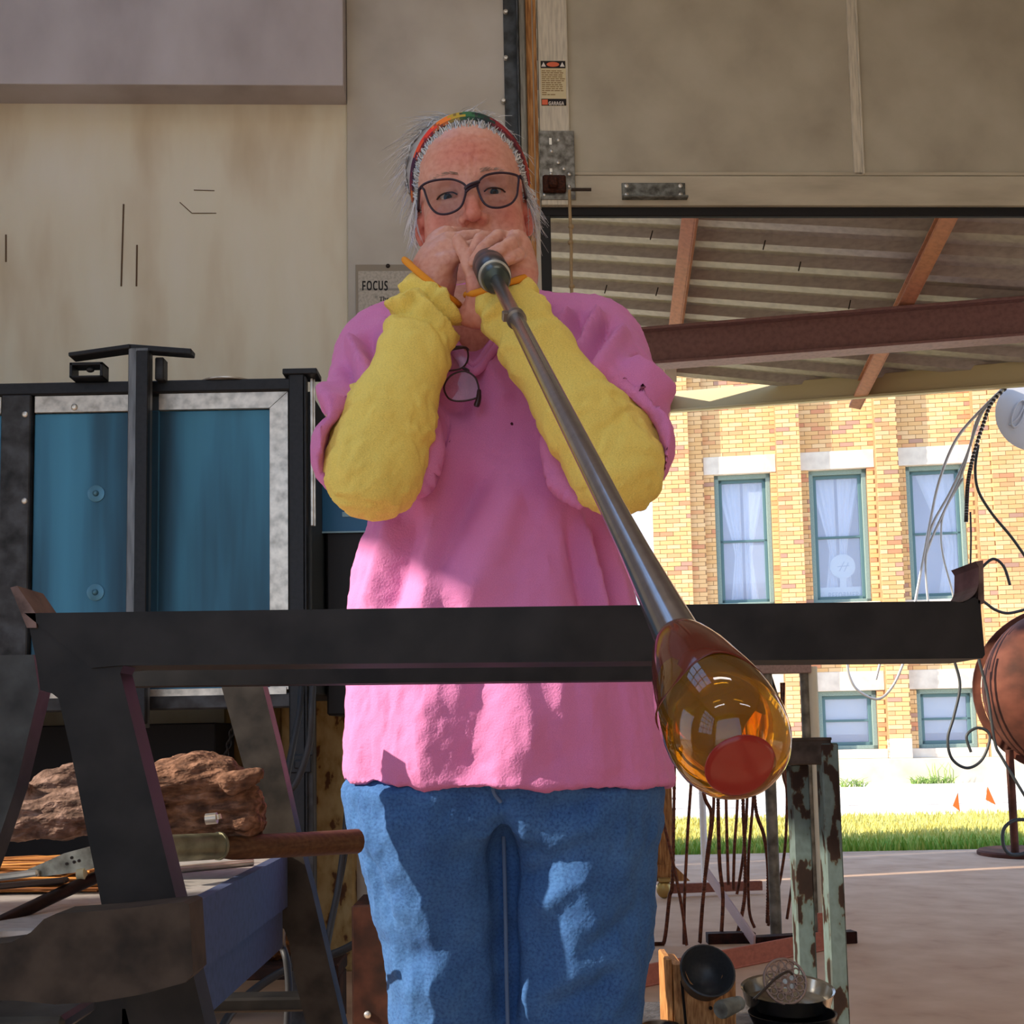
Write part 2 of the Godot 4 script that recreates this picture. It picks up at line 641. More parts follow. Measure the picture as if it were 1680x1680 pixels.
func room() -> void:
	var plaster := mat("wall_plaster", hx(206, 206, 206), 0.9, 0, TX.plaster, Vector3.ONE * 0.45)
	var plaster_grey := mat("wall_upper_plaster", hx(196, 194, 206), 0.9, 0, TX.plaster, Vector3(0.5, 0.3, 0.5))
	var sheet := mat("wall_sheet", hx(236, 238, 238), 0.75, 0, TX.stain, Vector3(0.6, 0.16, 0.6))
	var conc := mat("floor_concrete", hx(240, 230, 220), 0.85, 0, TX.concrete, Vector3.ONE * 0.35)
	var b := mb()
	b.span(Vector3(-4.2, -0.12, -7.72), Vector3(6.4, 0, 3.0), 0.004)
	struct("floor", b, conc, "worn brown concrete slab running out under the canopy")
	b = mb()
	wall_box(b, -0.583, 0.135, -0.05, 4.6, -0.2, 0.02)
	struct("wall_back", b, plaster, "plain beige plaster pier behind the glassblower")
	b = mb()
	wall_box(b, -3.4, -0.587, -0.05, 3.3, -0.2, 0.0)
	struct("wall_rear", b, sheet, "stained cream sheet panel above the blue furnace")
	b = mb()
	wall_box(b, -3.4, -0.585, 3.182, 4.6, -0.2, 0.13)
	struct("wall_upper", b, plaster_grey, "grey plaster bulkhead overhanging the cream panel")
	b = mb()
	wall_box(b, -0.587, -0.577, 0.0, 3.182, -0.02, 0.006)
	struct("trim_1", b, mat("pale_trim", hx(205, 195, 170), 0.5), "thin pale edge strip beside the cream panel")
	# scratches and drips scored into the cream panel
	b = mb()
	for q in [[203, 335, 199, 470], [225, 402, 224, 470], [10, 385, 10, 430]]:
		var p0 := on_plane(q[0], q[1], WT.origin, WT.basis.z)
		var p1 := on_plane(q[2], q[3], WT.origin, WT.basis.z)
		b.bar(p0 + WT.basis.z * 0.0015, p1 + WT.basis.z * 0.0015, 0.006, 0.003, WT.basis.z, 0.001)
	for q in [[295, 332, 315, 350], [315, 350, 355, 350], [318, 312, 352, 313]]:
		var p0 := on_plane(q[0], q[1], WT.origin, WT.basis.z)
		var p1 := on_plane(q[2], q[3], WT.origin, WT.basis.z)
		b.bar(p0 + WT.basis.z * 0.001, p1 + WT.basis.z * 0.001, 0.003, 0.002, WT.basis.z, 0.0005)
	var sc := obj("scratch", b, mat("scratch_brown", hx(98, 76, 56), 0.9), get_node("wall_rear"))
	# a long narrow room: its side and front walls, and ceiling
	b = mb()  # unseen wall; its opening lets the sun onto the shirt and jeans
	b.span(Vector3(-3.0, 0, -0.45), Vector3(-2.8, 4.6, 0.35)); b.span(Vector3(-3.0, 0, 2.5), Vector3(-2.8, 4.6, 3.0)); b.span(Vector3(-3.0, 0, 0.35), Vector3(-2.8, 1.5, 2.5)); b.span(Vector3(-3.0, 4.3, 0.35), Vector3(-2.8, 4.6, 2.5)); b.span(Vector3(-3.0, 0, -4.5), Vector3(-2.8, 4.6, -1.85)); b.span(Vector3(-3.0, 2.72, -1.85), Vector3(-2.8, 4.6, -0.45))
	struct("wall_left", b, plaster, "unseen left workshop wall, its tall side opening lets the sun onto the shirt")
	b = mb()  # window out of view; lights the room and reflects in the bubble
	for i in 5:
		var zz := lerpf(0.37, 2.48, i / 4.0)
		b.span(Vector3(-2.93, 1.5, zz - 0.02), Vector3(-2.87, 4.3, zz + 0.02))
	for i in 6:
		var yy := lerpf(1.52, 4.28, i / 5.0)
		b.span(Vector3(-2.93, yy - 0.02, 0.35), Vector3(-2.87, yy + 0.02, 2.5))
	struct("window_1", b, mat("sash_grey", hx(120, 120, 118), 0.6), "tall steel-framed window out of view in the left workshop wall, lights the room and the bubble")
	b = mb()
	b.span(Vector3(3.2, 0, -4.5), Vector3(3.4, 4.6, 3.0))
	struct("wall_right", b, plaster, "right workshop wall")
	b = mb()  # unseen wall; doorway placed to light the room from the left
	b.span(Vector3(-3.0, 0, 2.8), Vector3(-2.6, 4.6, 3.0)); b.span(Vector3(0.7, 0, 2.8), Vector3(3.2, 4.6, 3.0)); b.span(Vector3(-2.6, 3.9, 2.8), Vector3(0.7, 4.6, 3.0))
	struct("wall_front", b, plaster, "unseen front workshop wall, its wide doorway placed to light the room from the left")
	b = mb()
	b.span(Vector3(-3.2, 4.6, -4.6), Vector3(-2.3, 4.75, 3.2)); b.span(Vector3(-0.7, 4.6, -4.6), Vector3(3.6, 4.75, 3.2)); b.span(Vector3(-2.3, 4.6, -4.6), Vector3(-0.7, 4.75, -3.4)); b.span(Vector3(-2.3, 4.6, -1.4), Vector3(-0.7, 4.75, 3.2))
	struct("ceiling", b, mat("ceiling_white", hx(226, 222, 214), 0.9), "pale workshop ceiling with an unseen roof light")
	b = mb()  # roof light out of view; gives the highlight on pipe and hair
	for xx in [-2.28, -1.76, -1.24, -0.72]:
		b.span(Vector3(xx - 0.02, 4.62, -3.4), Vector3(xx + 0.02, 4.7, -1.4))
	for zz in [-3.38, -2.72, -2.06, -1.42]:
		b.span(Vector3(-2.3, 4.62, zz - 0.02), Vector3(-0.7, 4.7, zz + 0.02))
	struct("window_2", b, mat("sash_grey", hx(120, 120, 118), 0.6), "unseen steel-framed roof light above the furnace, placed for the highlight on the blowpipe")
	# added pale yard, unseen, bounces sun in through doorway and left opening
	b = mb()
	b.span(Vector3(-30, -0.2, 3.0), Vector3(30, -0.01, 40.0)); b.span(Vector3(-30, -0.2, -7.7), Vector3(-4.2, -0.01, 3.0))
	struct("ground", b, mat("added_bounce_yard", hx(226, 214, 196), 0.9, 0, TX.plaster, Vector3.ONE * 0.3), "added pale yard around the workshop, unseen, bounces sun into it")
	# added fill lamps under the ceiling, unseen, to brighten the room
	for q in [[-1.2, 0.9], [1.6, 0.9], [0.2, -1.6]]:
		var fx := thing("added_fill_lamp", "added white fill light, unseen, under the workshop ceiling, " + ("left" if q[0] < 0 else "right" if q[0] > 1 else "middle") + " one of three", "lamp", Vector3(q[0], 4.5, q[1]))
		b = mb()
		b.span(Vector3(q[0] - 0.65, 4.5, q[1] - 0.1), Vector3(q[0] + 0.65, 4.6, q[1] + 0.1), 0.01)
		obj("housing", b, mat("fill_housing_white", hx(230, 230, 226), 0.6), fx)
		b = mb()
		b.span(Vector3(q[0] - 0.6, 4.48, q[1] - 0.08), Vector3(q[0] + 0.6, 4.5, q[1] + 0.08), 0.005)
		var gl := mat("fill_glow", hx(255, 244, 226), 0.5)
		gl.emission_enabled = true
		gl.emission = hx(255, 240, 218)
		gl.emission_energy_multiplier = 1.2
		obj("fill_tube", b, gl, fx)
		var al := AreaLight3D.new()
		al.name = "fill_light"
		al.area_size = Vector2(1.2, 0.16)
		al.light_color = hx(255, 250, 244)
		al.light_energy = 0.5
		al.area_range = 12.0
		al.area_attenuation = 2.0
		al.shadow_enabled = true
		al.position = Vector3(0, -0.03, 0)
		al.rotation_degrees = Vector3(-90, 0, 0)
		fx.add_child(al)
	# an unseen slatted wall left of the canopy: shades the slab, lets thin strips of sun across the slab
	b = mb()
	b.span(Vector3(-4.2, 0, -3.55), Vector3(-4.0, 4.6, -2.9)); b.span(Vector3(-4.2, 0, -4.97), Vector3(-4.0, 4.6, -3.61)); b.span(Vector3(-4.2, 0, -5.88), Vector3(-4.0, 4.6, -5.07)); b.span(Vector3(-4.2, 0, -7.3), Vector3(-4.0, 4.6, -5.94))
	struct("wall_unseen_slats", b, plaster, "unseen outside wall left of the canopy, shades the slab but for strips of sun")

func garage_door() -> void:
	var d := Node3D.new()
	d.name = "door_1"
	d.position = WT * Vector3(1.2, 2.75, 0.03)
	add_child(d)
	tag(d, "raised sectional garage door with flat grey panels", "door", "", "structure")
	var skin_ := mat("door_panel_paint", hx(192, 190, 180), 0.6, 0.0, TX.plaster, Vector3.ONE * 0.6)
	var stile := mat("door_stile_paint", hx(222, 214, 194), 0.55, 0.0, TX.grain, Vector3(3, 0.3, 3))
	var zinc := mat("zinc_plate", hx(150, 150, 146), 0.45, 0.7, TX.blotch, Vector3.ONE * 4)
	var b := mb()
	wall_box(b, 0.252, 3.2, 2.905, 4.6, -0.01, 0.012, 0.001)
	obj("panel", b, skin_, d)
	b = mb()
	wall_box(b, 0.14, 0.252, 2.777, 4.6, -0.01, 0.03, 0.002)
	obj("stile", b, stile, d)
	b = mb()
	wall_box(b, 1.335, 1.372, 2.9, 4.6, 0.0, 0.02, 0.002)
	wall_box(b, 1.366, 1.374, 2.9, 4.6, 0.0, 0.028, 0.002)
	obj("stile", b, stile, d)
	b = mb()
	wall_box(b, 0.252, 3.2, 2.777, 2.893, -0.01, 0.026, 0.002)
	wall_box(b, 0.252, 3.2, 2.898, 2.912, -0.01, 0.02, 0.002)
	obj("rail", b, mat("door_rail_paint", hx(200, 196, 184), 0.55, 0.0, TX.plaster, Vector3(0.5, 2, 0.5)), d)
	b = mb()  # dark strip along the lower edge of the door
	wall_box(b, 0.14, 3.2, 2.742, 2.779, -0.012, 0.01, 0.004)
	obj("dark_strip", b, mat("strip_black", hx(26, 25, 26), 0.7), d)
	# bottom bracket with its bolts
	b = mb()
	wall_box(b, 0.136, 0.268, 2.795, 3.064, 0.03, 0.034, 0.001)
	var br := obj("bracket", b, zinc, d)
	var bolt := mat("bolt_steel", hx(210, 208, 200), 0.35, 0.8)
	for q in [[905, 248], [916, 230], [904, 285], [916, 267], [925, 277], [893, 289], [916, 289], [893, 299], [893, 320], [934, 286], [934, 306]]:
		b = mb()
		var p := WT.affine_inverse() * on_plane(q[0], q[1], WT * Vector3(0, 0, 0.034), WT.basis.z)
		b.lathe([Vector2(0.0065, 0), Vector2(0.0065, 0.003), Vector2(0.004, 0.0055), Vector2(0.0, 0.006)], WT * Transform3D(Basis(Vector3.RIGHT, PI / 2), p), 10)
		obj("bolt", b, bolt, br)
	b = mb()
	for q in [[903, 232], [904, 282]]:
		var p := WT.affine_inverse() * on_plane(q[0], q[1], WT * Vector3(0, 0, 0.034), WT.basis.z)
		wall_box(b, p.x - 0.005, p.x + 0.005, p.y - 0.013, p.y + 0.013, 0.034, 0.0355, 0.0005)
	obj("slot", b, bolt, br)
	b = mb()
	wall_box(b, 0.145, 0.232, 2.818, 2.885, 0.034, 0.05, 0.006)
	wall_box(b, 0.165, 0.2, 2.83, 2.87, 0.05, 0.07, 0.008)
	obj("roller_holder", b, mat("rusty_roller", hx(120, 100, 84), 0.6, 0.4, TX.rust, Vector3.ONE * 8), br)
	b = mb()
	var pin := on_plane(937, 311, WT * Vector3(0, 0, 0.06), WT.basis.z)
	b.tube([pin, pin + WT.basis.x * 0.075], 0.006, 10)
	obj("pin", b, mat("dark_pin", hx(60, 50, 44), 0.5, 0.5), br)
	# lift handle plate
	b = mb()
	wall_box(b, 0.443, 0.683, 2.8, 2.862, 0.026, 0.032, 0.002)
	wall_box(b, 0.443, 0.69, 2.796, 2.804, 0.026, 0.055, 0.002)
	var hd := obj("handle", b, mat("handle_zinc", hx(138, 142, 140), 0.45, 0.6, TX.blotch, Vector3.ONE * 4), d)
	for q in [[0.461, 2.85], [0.461, 2.815], [0.665, 2.85], [0.665, 2.815]]:
		b = mb()
		b.lathe([Vector2(0.008, 0), Vector2(0.008, 0.002), Vector2(0.0, 0.005)], WT * Transform3D(Basis(Vector3.RIGHT, PI / 2), Vector3(q[0], q[1], 0.032)), 10)
		obj("bolt", b, bolt, hd)
	# warning sticker
	b = mb()
	wall_box(b, 0.147, 0.243, 3.163, 3.342, 0.03, 0.031, 0.0003)
	var st := obj("sticker", b, mat("sticker_cream", hx(214, 200, 160), 0.5), d)
	tag(st, "garage door warning sticker")
	var blk := mat("print_black", hx(24, 16, 16), 0.5)
	var wht := mat("print_white", hx(226, 220, 212), 0.5)
	b = mb()
	wall_box(b, 0.148, 0.242, 3.312, 3.341, 0.031, 0.0316, 0.0002); wall_box(b, 0.148, 0.242, 3.164, 3.191, 0.031, 0.0316, 0.0002)
	obj("print", b, blk, st)
	b = mb()
	var ell := PackedVector2Array()
	for i in 24:
		ell.append(Vector2(0.1945 + 0.024 * cos(TAU * i / 24), 3.327 + 0.0095 * sin(TAU * i / 24)))
	b.prism(ell, 0.0316, 0.032, WT)
	wall_box(b, 0.150, 0.172, 3.167, 3.188, 0.0316, 0.032, 0.0001)
	obj("print", b, mat("print_orange", hx(226, 110, 74), 0.5), st)
	b = mb()
	for x in [0.159, 0.230]:
		b.prism(PackedVector2Array([Vector2(x - 0.009, 3.318), Vector2(x + 0.009, 3.318), Vector2(x, 3.336)]), 0.0316, 0.032, WT)
	obj("print", b, wht, st)
	b = mb()
	var y := 3.303
	for i in 13:
		var x0 := 0.151
		for k in 5:
			var w := rng.randf_range(0.009, 0.021)
			if x0 + w > 0.239 or (i == 11 and k > 0) or (i == 12 and k > 2):
				break
			wall_box(b, x0, x0 + w, y - 0.0035, y, 0.031, 0.0314, 0.0001)
			x0 += w + 0.0025
		y -= 0.0078
	obj("print", b, mat("print_brown", hx(140, 112, 70), 0.6), st)
	letters("GARAGA", 0.0135, wht, st, WT * Transform3D(Basis(), Vector3(0.174, 3.1725, 0.0318)), true, 0.78)
	# track angle, jamb boards and the black door post
	b = mb()
	wall_box(b, 0.01, 0.062, 0.0, 4.6, 0.02, 0.03, 0.001); wall_box(b, 0.056, 0.062, 0.0, 4.6, 0.03, 0.10, 0.001)
	var tr := struct("trim_2", b, mat("track_steel", hx(92, 98, 104), 0.5, 0.6, TX.blotch, Vector3.ONE * 2), "grey steel door track angle with bolts")
	for q in [[830, 20], [830, 96], [826, 166]]:
		b = mb()
		var p := WT.affine_inverse() * on_plane(q[0], q[1], WT * Vector3(0, 0, 0.03), WT.basis.z)
		b.lathe([Vector2(0.011, 0), Vector2(0.011, 0.004), Vector2(0.007, 0.009), Vector2(0.0, 0.01)], WT * Transform3D(Basis(Vector3.RIGHT, PI / 2), p), 10)
		obj("bolt", b, bolt, tr)
	b = mb()
	wall_box(b, 0.064, 0.09, 0.0, 4.6, 0.02, 0.06, 0.004)
	struct("trim_3", b, mat("galvanised", hx(150, 148, 140), 0.4, 0.6, TX.brush, Vector3(4, 0.5, 4)), "narrow galvanised strip beside the door track")
	var tan_ := mat("jamb_wood", hx(246, 240, 228), 0.7, 0, TX.wood, Vector3(6, 0.5, 6))
	b = mb()
	wall_box(b, 0.094, 0.117, 0.0, 4.6, -0.05, 0.03, 0.002)
	struct("trim_4", b, tan_, "tan wooden jamb board beside the garage door")
	b = mb()
	wall_box(b, 0.122, 0.134, 2.75, 4.6, -0.05, 0.025, 0.002)
	struct("trim_5", b, tan_, "thin wooden stop strip beside the garage door")
	b = mb()
	wall_box(b, 0.12, 0.174, 0.0, 2.745, -0.2, 0.012, 0.003)
	struct("trim_6", b, mat("black_post_paint", hx(20, 20, 21), 0.5), "black door post under the raised garage door")
	# pull rope hanging from the bracket
	b = mb()
	var pr := sight(curve2([[934, 312], [935, 350], [937, 400], [937, 450], [938, 485], [938, 520], [936, 560]]), 4.1)
	b.tube(pr, 0.006, 7)
	for i in range(0, 3):
		var kn: Vector3 = at([937, 936, 938][i], [372, 398, 470][i], 4.1)
		b.ball(kn, Vector3(0.011, 0.01, 0.011), 6)
	tag(obj("pull_rope", b, mat("rope_tan", hx(176, 150, 112), 0.9, 0, TX.speck, Vector3.ONE * 20)), "tan knotted pull rope hanging from the garage door bracket", "rope")
	# the newspaper page pinned on the pier
	var pg := thing("poster", "grey framed newspaper page headed FOCUS on the pier", "poster", WT * Vector3(-0.42, 2.1, 0.02))
	b = mb()
	wall_box(b, -0.555, -0.27, 2.12, 2.548, 0.02, 0.028, 0.001)
	obj("backing", b, mat("backing_card", hx(150, 140, 124), 0.7), pg)
	b = mb()
	wall_box(b, -0.545, -0.28, 2.13, 2.522, 0.028, 0.031, 0.0005)
	obj("page", b, mat("newsprint", hx(198, 190, 176), 0.8, 0, TX.grain, Vector3.ONE * 3), pg)
	var ink := mat("ink", hx(30, 28, 28), 0.7)
	letters("FOCUS", 0.036, ink, pg, WT * Transform3D(Basis(), Vector3(-0.533, 2.465, 0.031)), true, 0.62)
	letters("The", 0.016, ink, pg, WT * Transform3D(Basis(), Vector3(-0.468, 2.415, 0.031)), true, 0.9, "Droid Serif")
	letters("Light", 0.075, ink, pg, WT * Transform3D(Basis(), Vector3(-0.505, 2.352, 0.031)), true, 0.75)
	b = mb()
	wall_box(b, -0.54, -0.29, 2.448, 2.456, 0.031, 0.0315, 0.0002)
	wall_box(b, -0.484, -0.474, 2.418, 2.428, 0.031, 0.0315, 0.0002)
	obj("print", b, mat("print_grey", hx(150, 146, 136), 0.7), pg)
	b = mb()
	b.ball(WT * Vector3(-0.435, 2.542, 0.03), Vector3(0.008, 0.008, 0.005), 6)
	obj("pin", b, mat("dark_pin", hx(60, 50, 44), 0.5, 0.5), pg)

func curve2(l: Array) -> Array:
	var p := []
	for q in l:
		p.append(Vector3(q[0], q[1], q[2] if q.size() > 2 else 0.0))
	var o := []
	for q in curve(p, 5):
		o.append([q.x, q.y, q.z] if l[0].size() > 2 else [q.x, q.y])
	return o

# ---------------------------------------------------------------- outside
func street() -> void:
	var b := mb()
	b.span(Vector3(-14, -0.3, -11.0), Vector3(20, -0.012, -7.72))
	struct("ground", b, mat("verge_soil", hx(206, 200, 120), 0.95, 0, TX.grain, Vector3.ONE * 0.8), "yellow-green strip of ground under the grass")
	b = mb()
	b.span(Vector3(-14, -0.3, -15.6), Vector3(20, -0.02, -11.0))
	struct("road", b, mat("alley_paving", hx(255, 252, 250), 0.9, 0, TX.plaster, Vector3.ONE * 0.3), "pale concrete alley between the grass and the brick building")
	b = mb()
	b.span(Vector3(-14, -0.3, -26.0), Vector3(20, -0.005, -15.6))
	struct("sidewalk", b, mat("kerb_paving", hx(255, 252, 250), 0.9, 0, TX.plaster, Vector3.ONE * 0.3), "pale paved strip along the foot of the brick building")
	b = mb()
	for i in 9:
		var x := 0.6 + i * 0.75
		b.bar(Vector3(x, -0.018, -12.6 - 0.05 * sin(i * 2.1)), Vector3(x + 0.6, -0.018, -12.6 - 0.07 * sin(i * 1.3)), 0.02, 0.004)
	obj("crack", b, mat("crack_grey", hx(150, 140, 134), 0.95), get_node("road"))
	# grass
	var mm := MultiMesh.new()
	mm.transform_format = MultiMesh.TRANSFORM_3D
	mm.use_colors = true
	var g := mb()
	g.quad(Vector3(-0.006, 0, 0), Vector3(0.006, 0, 0), Vector3(0.005, 0.03, 0.006), Vector3(-0.004, 0.03, 0.006))
	g.tri(Vector3(-0.004, 0.03, 0.006), Vector3(0.005, 0.03, 0.006), Vector3(0.002, 0.06, 0.02))
	mm.mesh = g.mesh()
	var N := 26000
	mm.instance_count = N
	for i in N:
		var z := -7.76 - 3.2 * pow(rng.randf(), 1.3)
		var p := Vector3(rng.randf_range(0.6, 6.2), -0.012, z + 0.08 * sin(rng.randf() * 40.0))
		p.z = minf(p.z, -7.74)
		var s := rng.randf_range(0.5, 1.25) * (1.25 if z > -8.2 else 0.85)
		mm.set_instance_transform(i, Transform3D(Basis(Vector3.UP, rng.randf() * TAU).scaled(Vector3(s, s, s)), p))
		var dry := clampf((-7.9 - z) * 0.7 + rng.randf() * 0.7, 0.0, 1.0)
		mm.set_instance_color(i, lin(hx(118, 166, 64).lerp(hx(214, 204, 120), dry)))
	var mi := MultiMeshInstance3D.new()
	mi.name = "grass"
	mi.multimesh = mm
	mi.material_override = vmat("grass_blade", 0.8)
	add_child(mi)
	tag(mi, "short sunlit grass, green at the slab and dry beyond", "grass", "", "stuff")
	for q in [[1516, 1284, 16.9, 16], [1548, 1280, 16.9, 14], [1400, 1287, 16.4, 12]]:
		b = mb()
		var base := at(q[0], q[1], q[2])
		base.y = 0.0
		for k in q[3] * 3:
			var dx := rng.randf_range(-0.18, 0.18)
			var h := rng.randf_range(0.05, 0.14) if q[0] != 1548 or k > 8 else 0.3
			b.col = lin(hx(126, 168, 84).lerp(hx(178, 196, 120), rng.randf()))
			var p := base + Vector3(dx, 0, rng.randf_range(-0.04, 0.04))
			b.tube([p, p + Vector3(rng.randf_range(-0.05, 0.05), h * 0.6, 0.02), p + Vector3(rng.randf_range(-0.1, 0.1), h, 0.03)], [0.008, 0.007, 0.001], 4)
		var nm: String = {1516: "low weed tuft at the wall foot below the second low window", 1548: "tall weed sprig against the pale foundation wall", 1400: "small weed patch at the left end of the pale foundation"}[int(q[0])]
		tag(obj("weed", b, vmat("grass_blade", 0.8)), nm, "weed")
	var orange := mat("flag_orange", hx(240, 128, 62), 0.6)
	orange.backlight_enabled = true
	orange.backlight = Color(0.5, 0.25, 0.1)
	for q in [[[[1571, 1301], [1575, 1331], [1563, 1322]], "orange marker flag on a wire, the left of two in the grass", 1574], [[[1620, 1290], [1634, 1321], [1617, 1312]], "orange marker flag on a wire, the right one by the sculpture leg", 1621]]:
		var f := thing("marker_flag", q[1], "flag", on_floor(q[2], 1345), "")
		var dd := -f.position.z
		b = mb()
		var t: Array = sight(q[0], dd)
		for k in 2:
			var off := Vector3(0, 0, 0.003 * k)
			if k: b.tri(t[0] + off, t[2] + off, t[1] + off)
			else: b.tri(t[0], t[1], t[2])
		for k in 3:
			b.quad(t[k], t[(k + 1) % 3], t[(k + 1) % 3] + Vector3(0, 0, 0.003), t[k] + Vector3(0, 0, 0.003))
		obj("flag", b, orange, f)
		b = mb()
		b.tube([f.position, f.position + Vector3(0, (t[0] as Vector3).y - f.position.y, 0)], 0.0025, 6)
		obj("wire", b, mat("wire_grey", hx(190, 180, 170), 0.5, 0.3), f)

func canopy() -> void:
	var n := Vector3(-0.27531692, -0.95169838, 0.13590727).normalized()   # faces down into view
	var P0 := at(1400, 628, 7.6)
	var u := Vector3(0.91899, -0.219037, 0.327841).normalized()          # ribs run down to the right
	var w := n.cross(u).normalized()
	if w.z > 0.0: w = -w                                              # across the ribs, away from the room
	# fascia line in the roof plane
	var fa := on_plane(1000, 668, P0, n)
	var fb := on_plane(1800, 603, P0, n)
	var metal := mat("roof_sheet", hx(188, 174, 164), 0.5, 0.15, TX.grain, Vector3(0.6, 1.2, 0.6))
	var root := Node3D.new()
	root.name = "canopy_roof"
	root.position = P0
	add_child(root)
	tag(root, "corrugated metal canopy roof on brown steel outside the door", "roof", "", "structure")
	var pitch := 0.20
	var depth := 0.05
	var fd := (fb - fa).normalized()
	var k := -2
	var prof := [[0.0, 0.0], [0.060, 0.0], [0.085, 1.0], [0.175, 1.0], [0.2, 0.0]]
	# sheets of six ribs, each sheet cut along the fascia
	var r := 0
	while r < 25:
		var b := mb()
		for rib in 5:
			if r >= 25: break
			var s0 := -0.15 + r * pitch
			for i in 4:
				var qa: Vector3 = P0 - w * (s0 + prof[i][0]) - n * depth * prof[i][1]
				var qb: Vector3 = P0 - w * (s0 + prof[i + 1][0]) - n * depth * prof[i + 1][1]
				# where this line of the rib meets the fascia's vertical plane
				var fn := Vector3(fd.z, 0, -fd.x).normalized()
				var cut := fa + Vector3(0, 0, 0.02)
				var ta: float = (cut - qa).dot(fn) / u.dot(fn)
				var tb: float = (cut - qb).dot(fn) / u.dot(fn)
				var lo := -4.5
				var hi := 3.6
				var side := signf(u.dot(fn)) * signf((EYE - fa).dot(fn))
				var a0 := lo; var a1 := hi; var b0 := lo; var b1 := hi
				if side > 0:
					a0 = clampf(ta, lo, hi); b0 = clampf(tb, lo, hi)
				else:
					a1 = clampf(ta, lo, hi); b1 = clampf(tb, lo, hi)
				if a1 - a0 < 0.01 and b1 - b0 < 0.01:
					continue
				var pa0: Vector3 = qa + u * a0; var pa1: Vector3 = qa + u * a1; var pb0: Vector3 = qb + u * b0; var pb1: Vector3 = qb + u * b1
				var zlim := -4.35
				b.quadc(pa0, pa1, pb1, pb0, (pa0 + pb1) * 0.5 - n)
				b.quadc(pa0 - n * 0.004, pa1 - n * 0.004, pb1 - n * 0.004, pb0 - n * 0.004, (pa0 + pb1) * 0.5 + n)
			r += 1
		if b.v.size():
			obj("roof_sheet", b, metal, root)
	# screws poking through
	var bs := mb()
	for q in [[1070, 381], [1255, 397], [1313, 432], [1395, 495], [995, 470], [1079, 474]]:
		var p := on_plane(q[0], q[1], P0, n)
		bs.tube([p - n * 0.01, p + n * 0.05], 0.004, 5)
	obj("screw", bs, mat("dark_pin", hx(60, 50, 44), 0.5, 0.5), root)
	var brown := mat("rafter_paint", hx(206, 136, 104), 0.55, 0.0, TX.grain, Vector3.ONE)
	var tan_ := mat("fascia_paint", hx(196, 178, 136), 0.5, 0.0)
	var bm := mb()
	bm.bar(fa + n * 0.03 + Vector3(0, 0, 0.09), fb + n * 0.03 + Vector3(0, 0, 0.09), 0.03, 0.15)
	bm.bar(fa + n * 0.11 + Vector3(0, 0, 0.10), fb + n * 0.11 + Vector3(0, 0, 0.10), 0.045, 0.018)
	obj("fascia", bm, tan_, root)
	# two rafters: channel sections running down and out, past the fascia
	var vdir := Vector3(0.0666, -0.1599, -0.98488).normalized()
	for q in [[[1141, 355], [1084, 700], "A"], [[1573, 352], [1450, 690], "B"]]:
		var p0 := on_plane(q[0][0], q[0][1], P0 + n * 0.13, n)
		var rn := p0 - EYE
		# run it to where it is seen to end
		var e := ray(q[1][0], q[1][1])
		var t0 := 0.0
		var best := 1e9
		for i in 400:
			var pp := p0 + vdir * (i * 0.01)
			var dv := (pp - EYE).normalized().distance_to(e.normalized())
			if dv < best:
				best = dv; t0 = i * 0.01
		var p1 := p0 + vdir * t0
		p0 -= vdir * 1.2
		var up := -n
		bm = mb()
		var x := up.cross(vdir).normalized()
		bm.bar(p0 + up * 0.065, p1 + up * 0.065, 0.012, 0.13, up)
		var o := x * 0.035
		bm.bar(p0 + up * 0.004 + o, p1 + up * 0.004 + o, 0.075, 0.008, up)
		bm.bar(p0 + up * 0.126 + o, p1 + up * 0.126 + o, 0.075, 0.008, up)
		bm.bar(p0 + up * 0.016 + o * 2.05, p1 + up * 0.016 + o * 2.05, 0.006, 0.03, up)
		struct("beam", bm, brown, "brown channel rafter under the canopy, " + ("over the pink shoulder" if q[2] == "A" else "over the brick building's middle windows"))
	# the main beam
	var b0 := at(900, 557, 6.75)
	var b1 := at(1760, 490, 6.22)
	b1.y = b0.y
	bm = mb()
	var side2 := (b1 - b0).normalized().cross(Vector3.UP)
	bm.bar(b0 - Vector3(0, 0.105, 0), b1 - Vector3(0, 0.105, 0), 0.012, 0.2)
	for dy in [0.0, -0.21]:
		bm.bar(b0 + Vector3(0, dy, 0), b1 + Vector3(0, dy, 0), 0.13, 0.016)
	struct("beam", bm, mat("beam_paint", hx(152, 110, 106), 0.5, 0.0, TX.grain, Vector3.ONE), "heavy maroon steel beam crossing under the canopy")
	# posts that carry the beam, either side of the view
	for e in [b0 + (b0 - b1).normalized() * 0.0, b1 + (b1 - b0).normalized() * 0.3]:
		bm = mb()
		bm.span(Vector3(e.x - 0.05, 0, e.z - 0.05), Vector3(e.x + 0.05, e.y - 0.21, e.z + 0.05))
		struct("pillar", bm, mat("beam_paint", hx(126, 84, 72), 0.5), "maroon steel post under the canopy beam")
	var tg := mb()
	var tp := at(1100, 616, 6.9)
	tg.box(Transform3D(Basis(Vector3.UP, 0.15), tp), Vector3(0.075, 0.08, 0.006), 0.001)
	tag(obj("label_tag", tg, mat("tag_white", hx(235, 226, 205), 0.6)), "small white paper tag on the rafter end over the pink sleeve", "tag")

# ---------------------------------------------------------------- the brick building across the alley
var FB := Basis(Vector3.UP, deg_to_rad(-7.6))
var FT := Transform3D(FB, Vector3(4.13787, 0.0, -17.4))

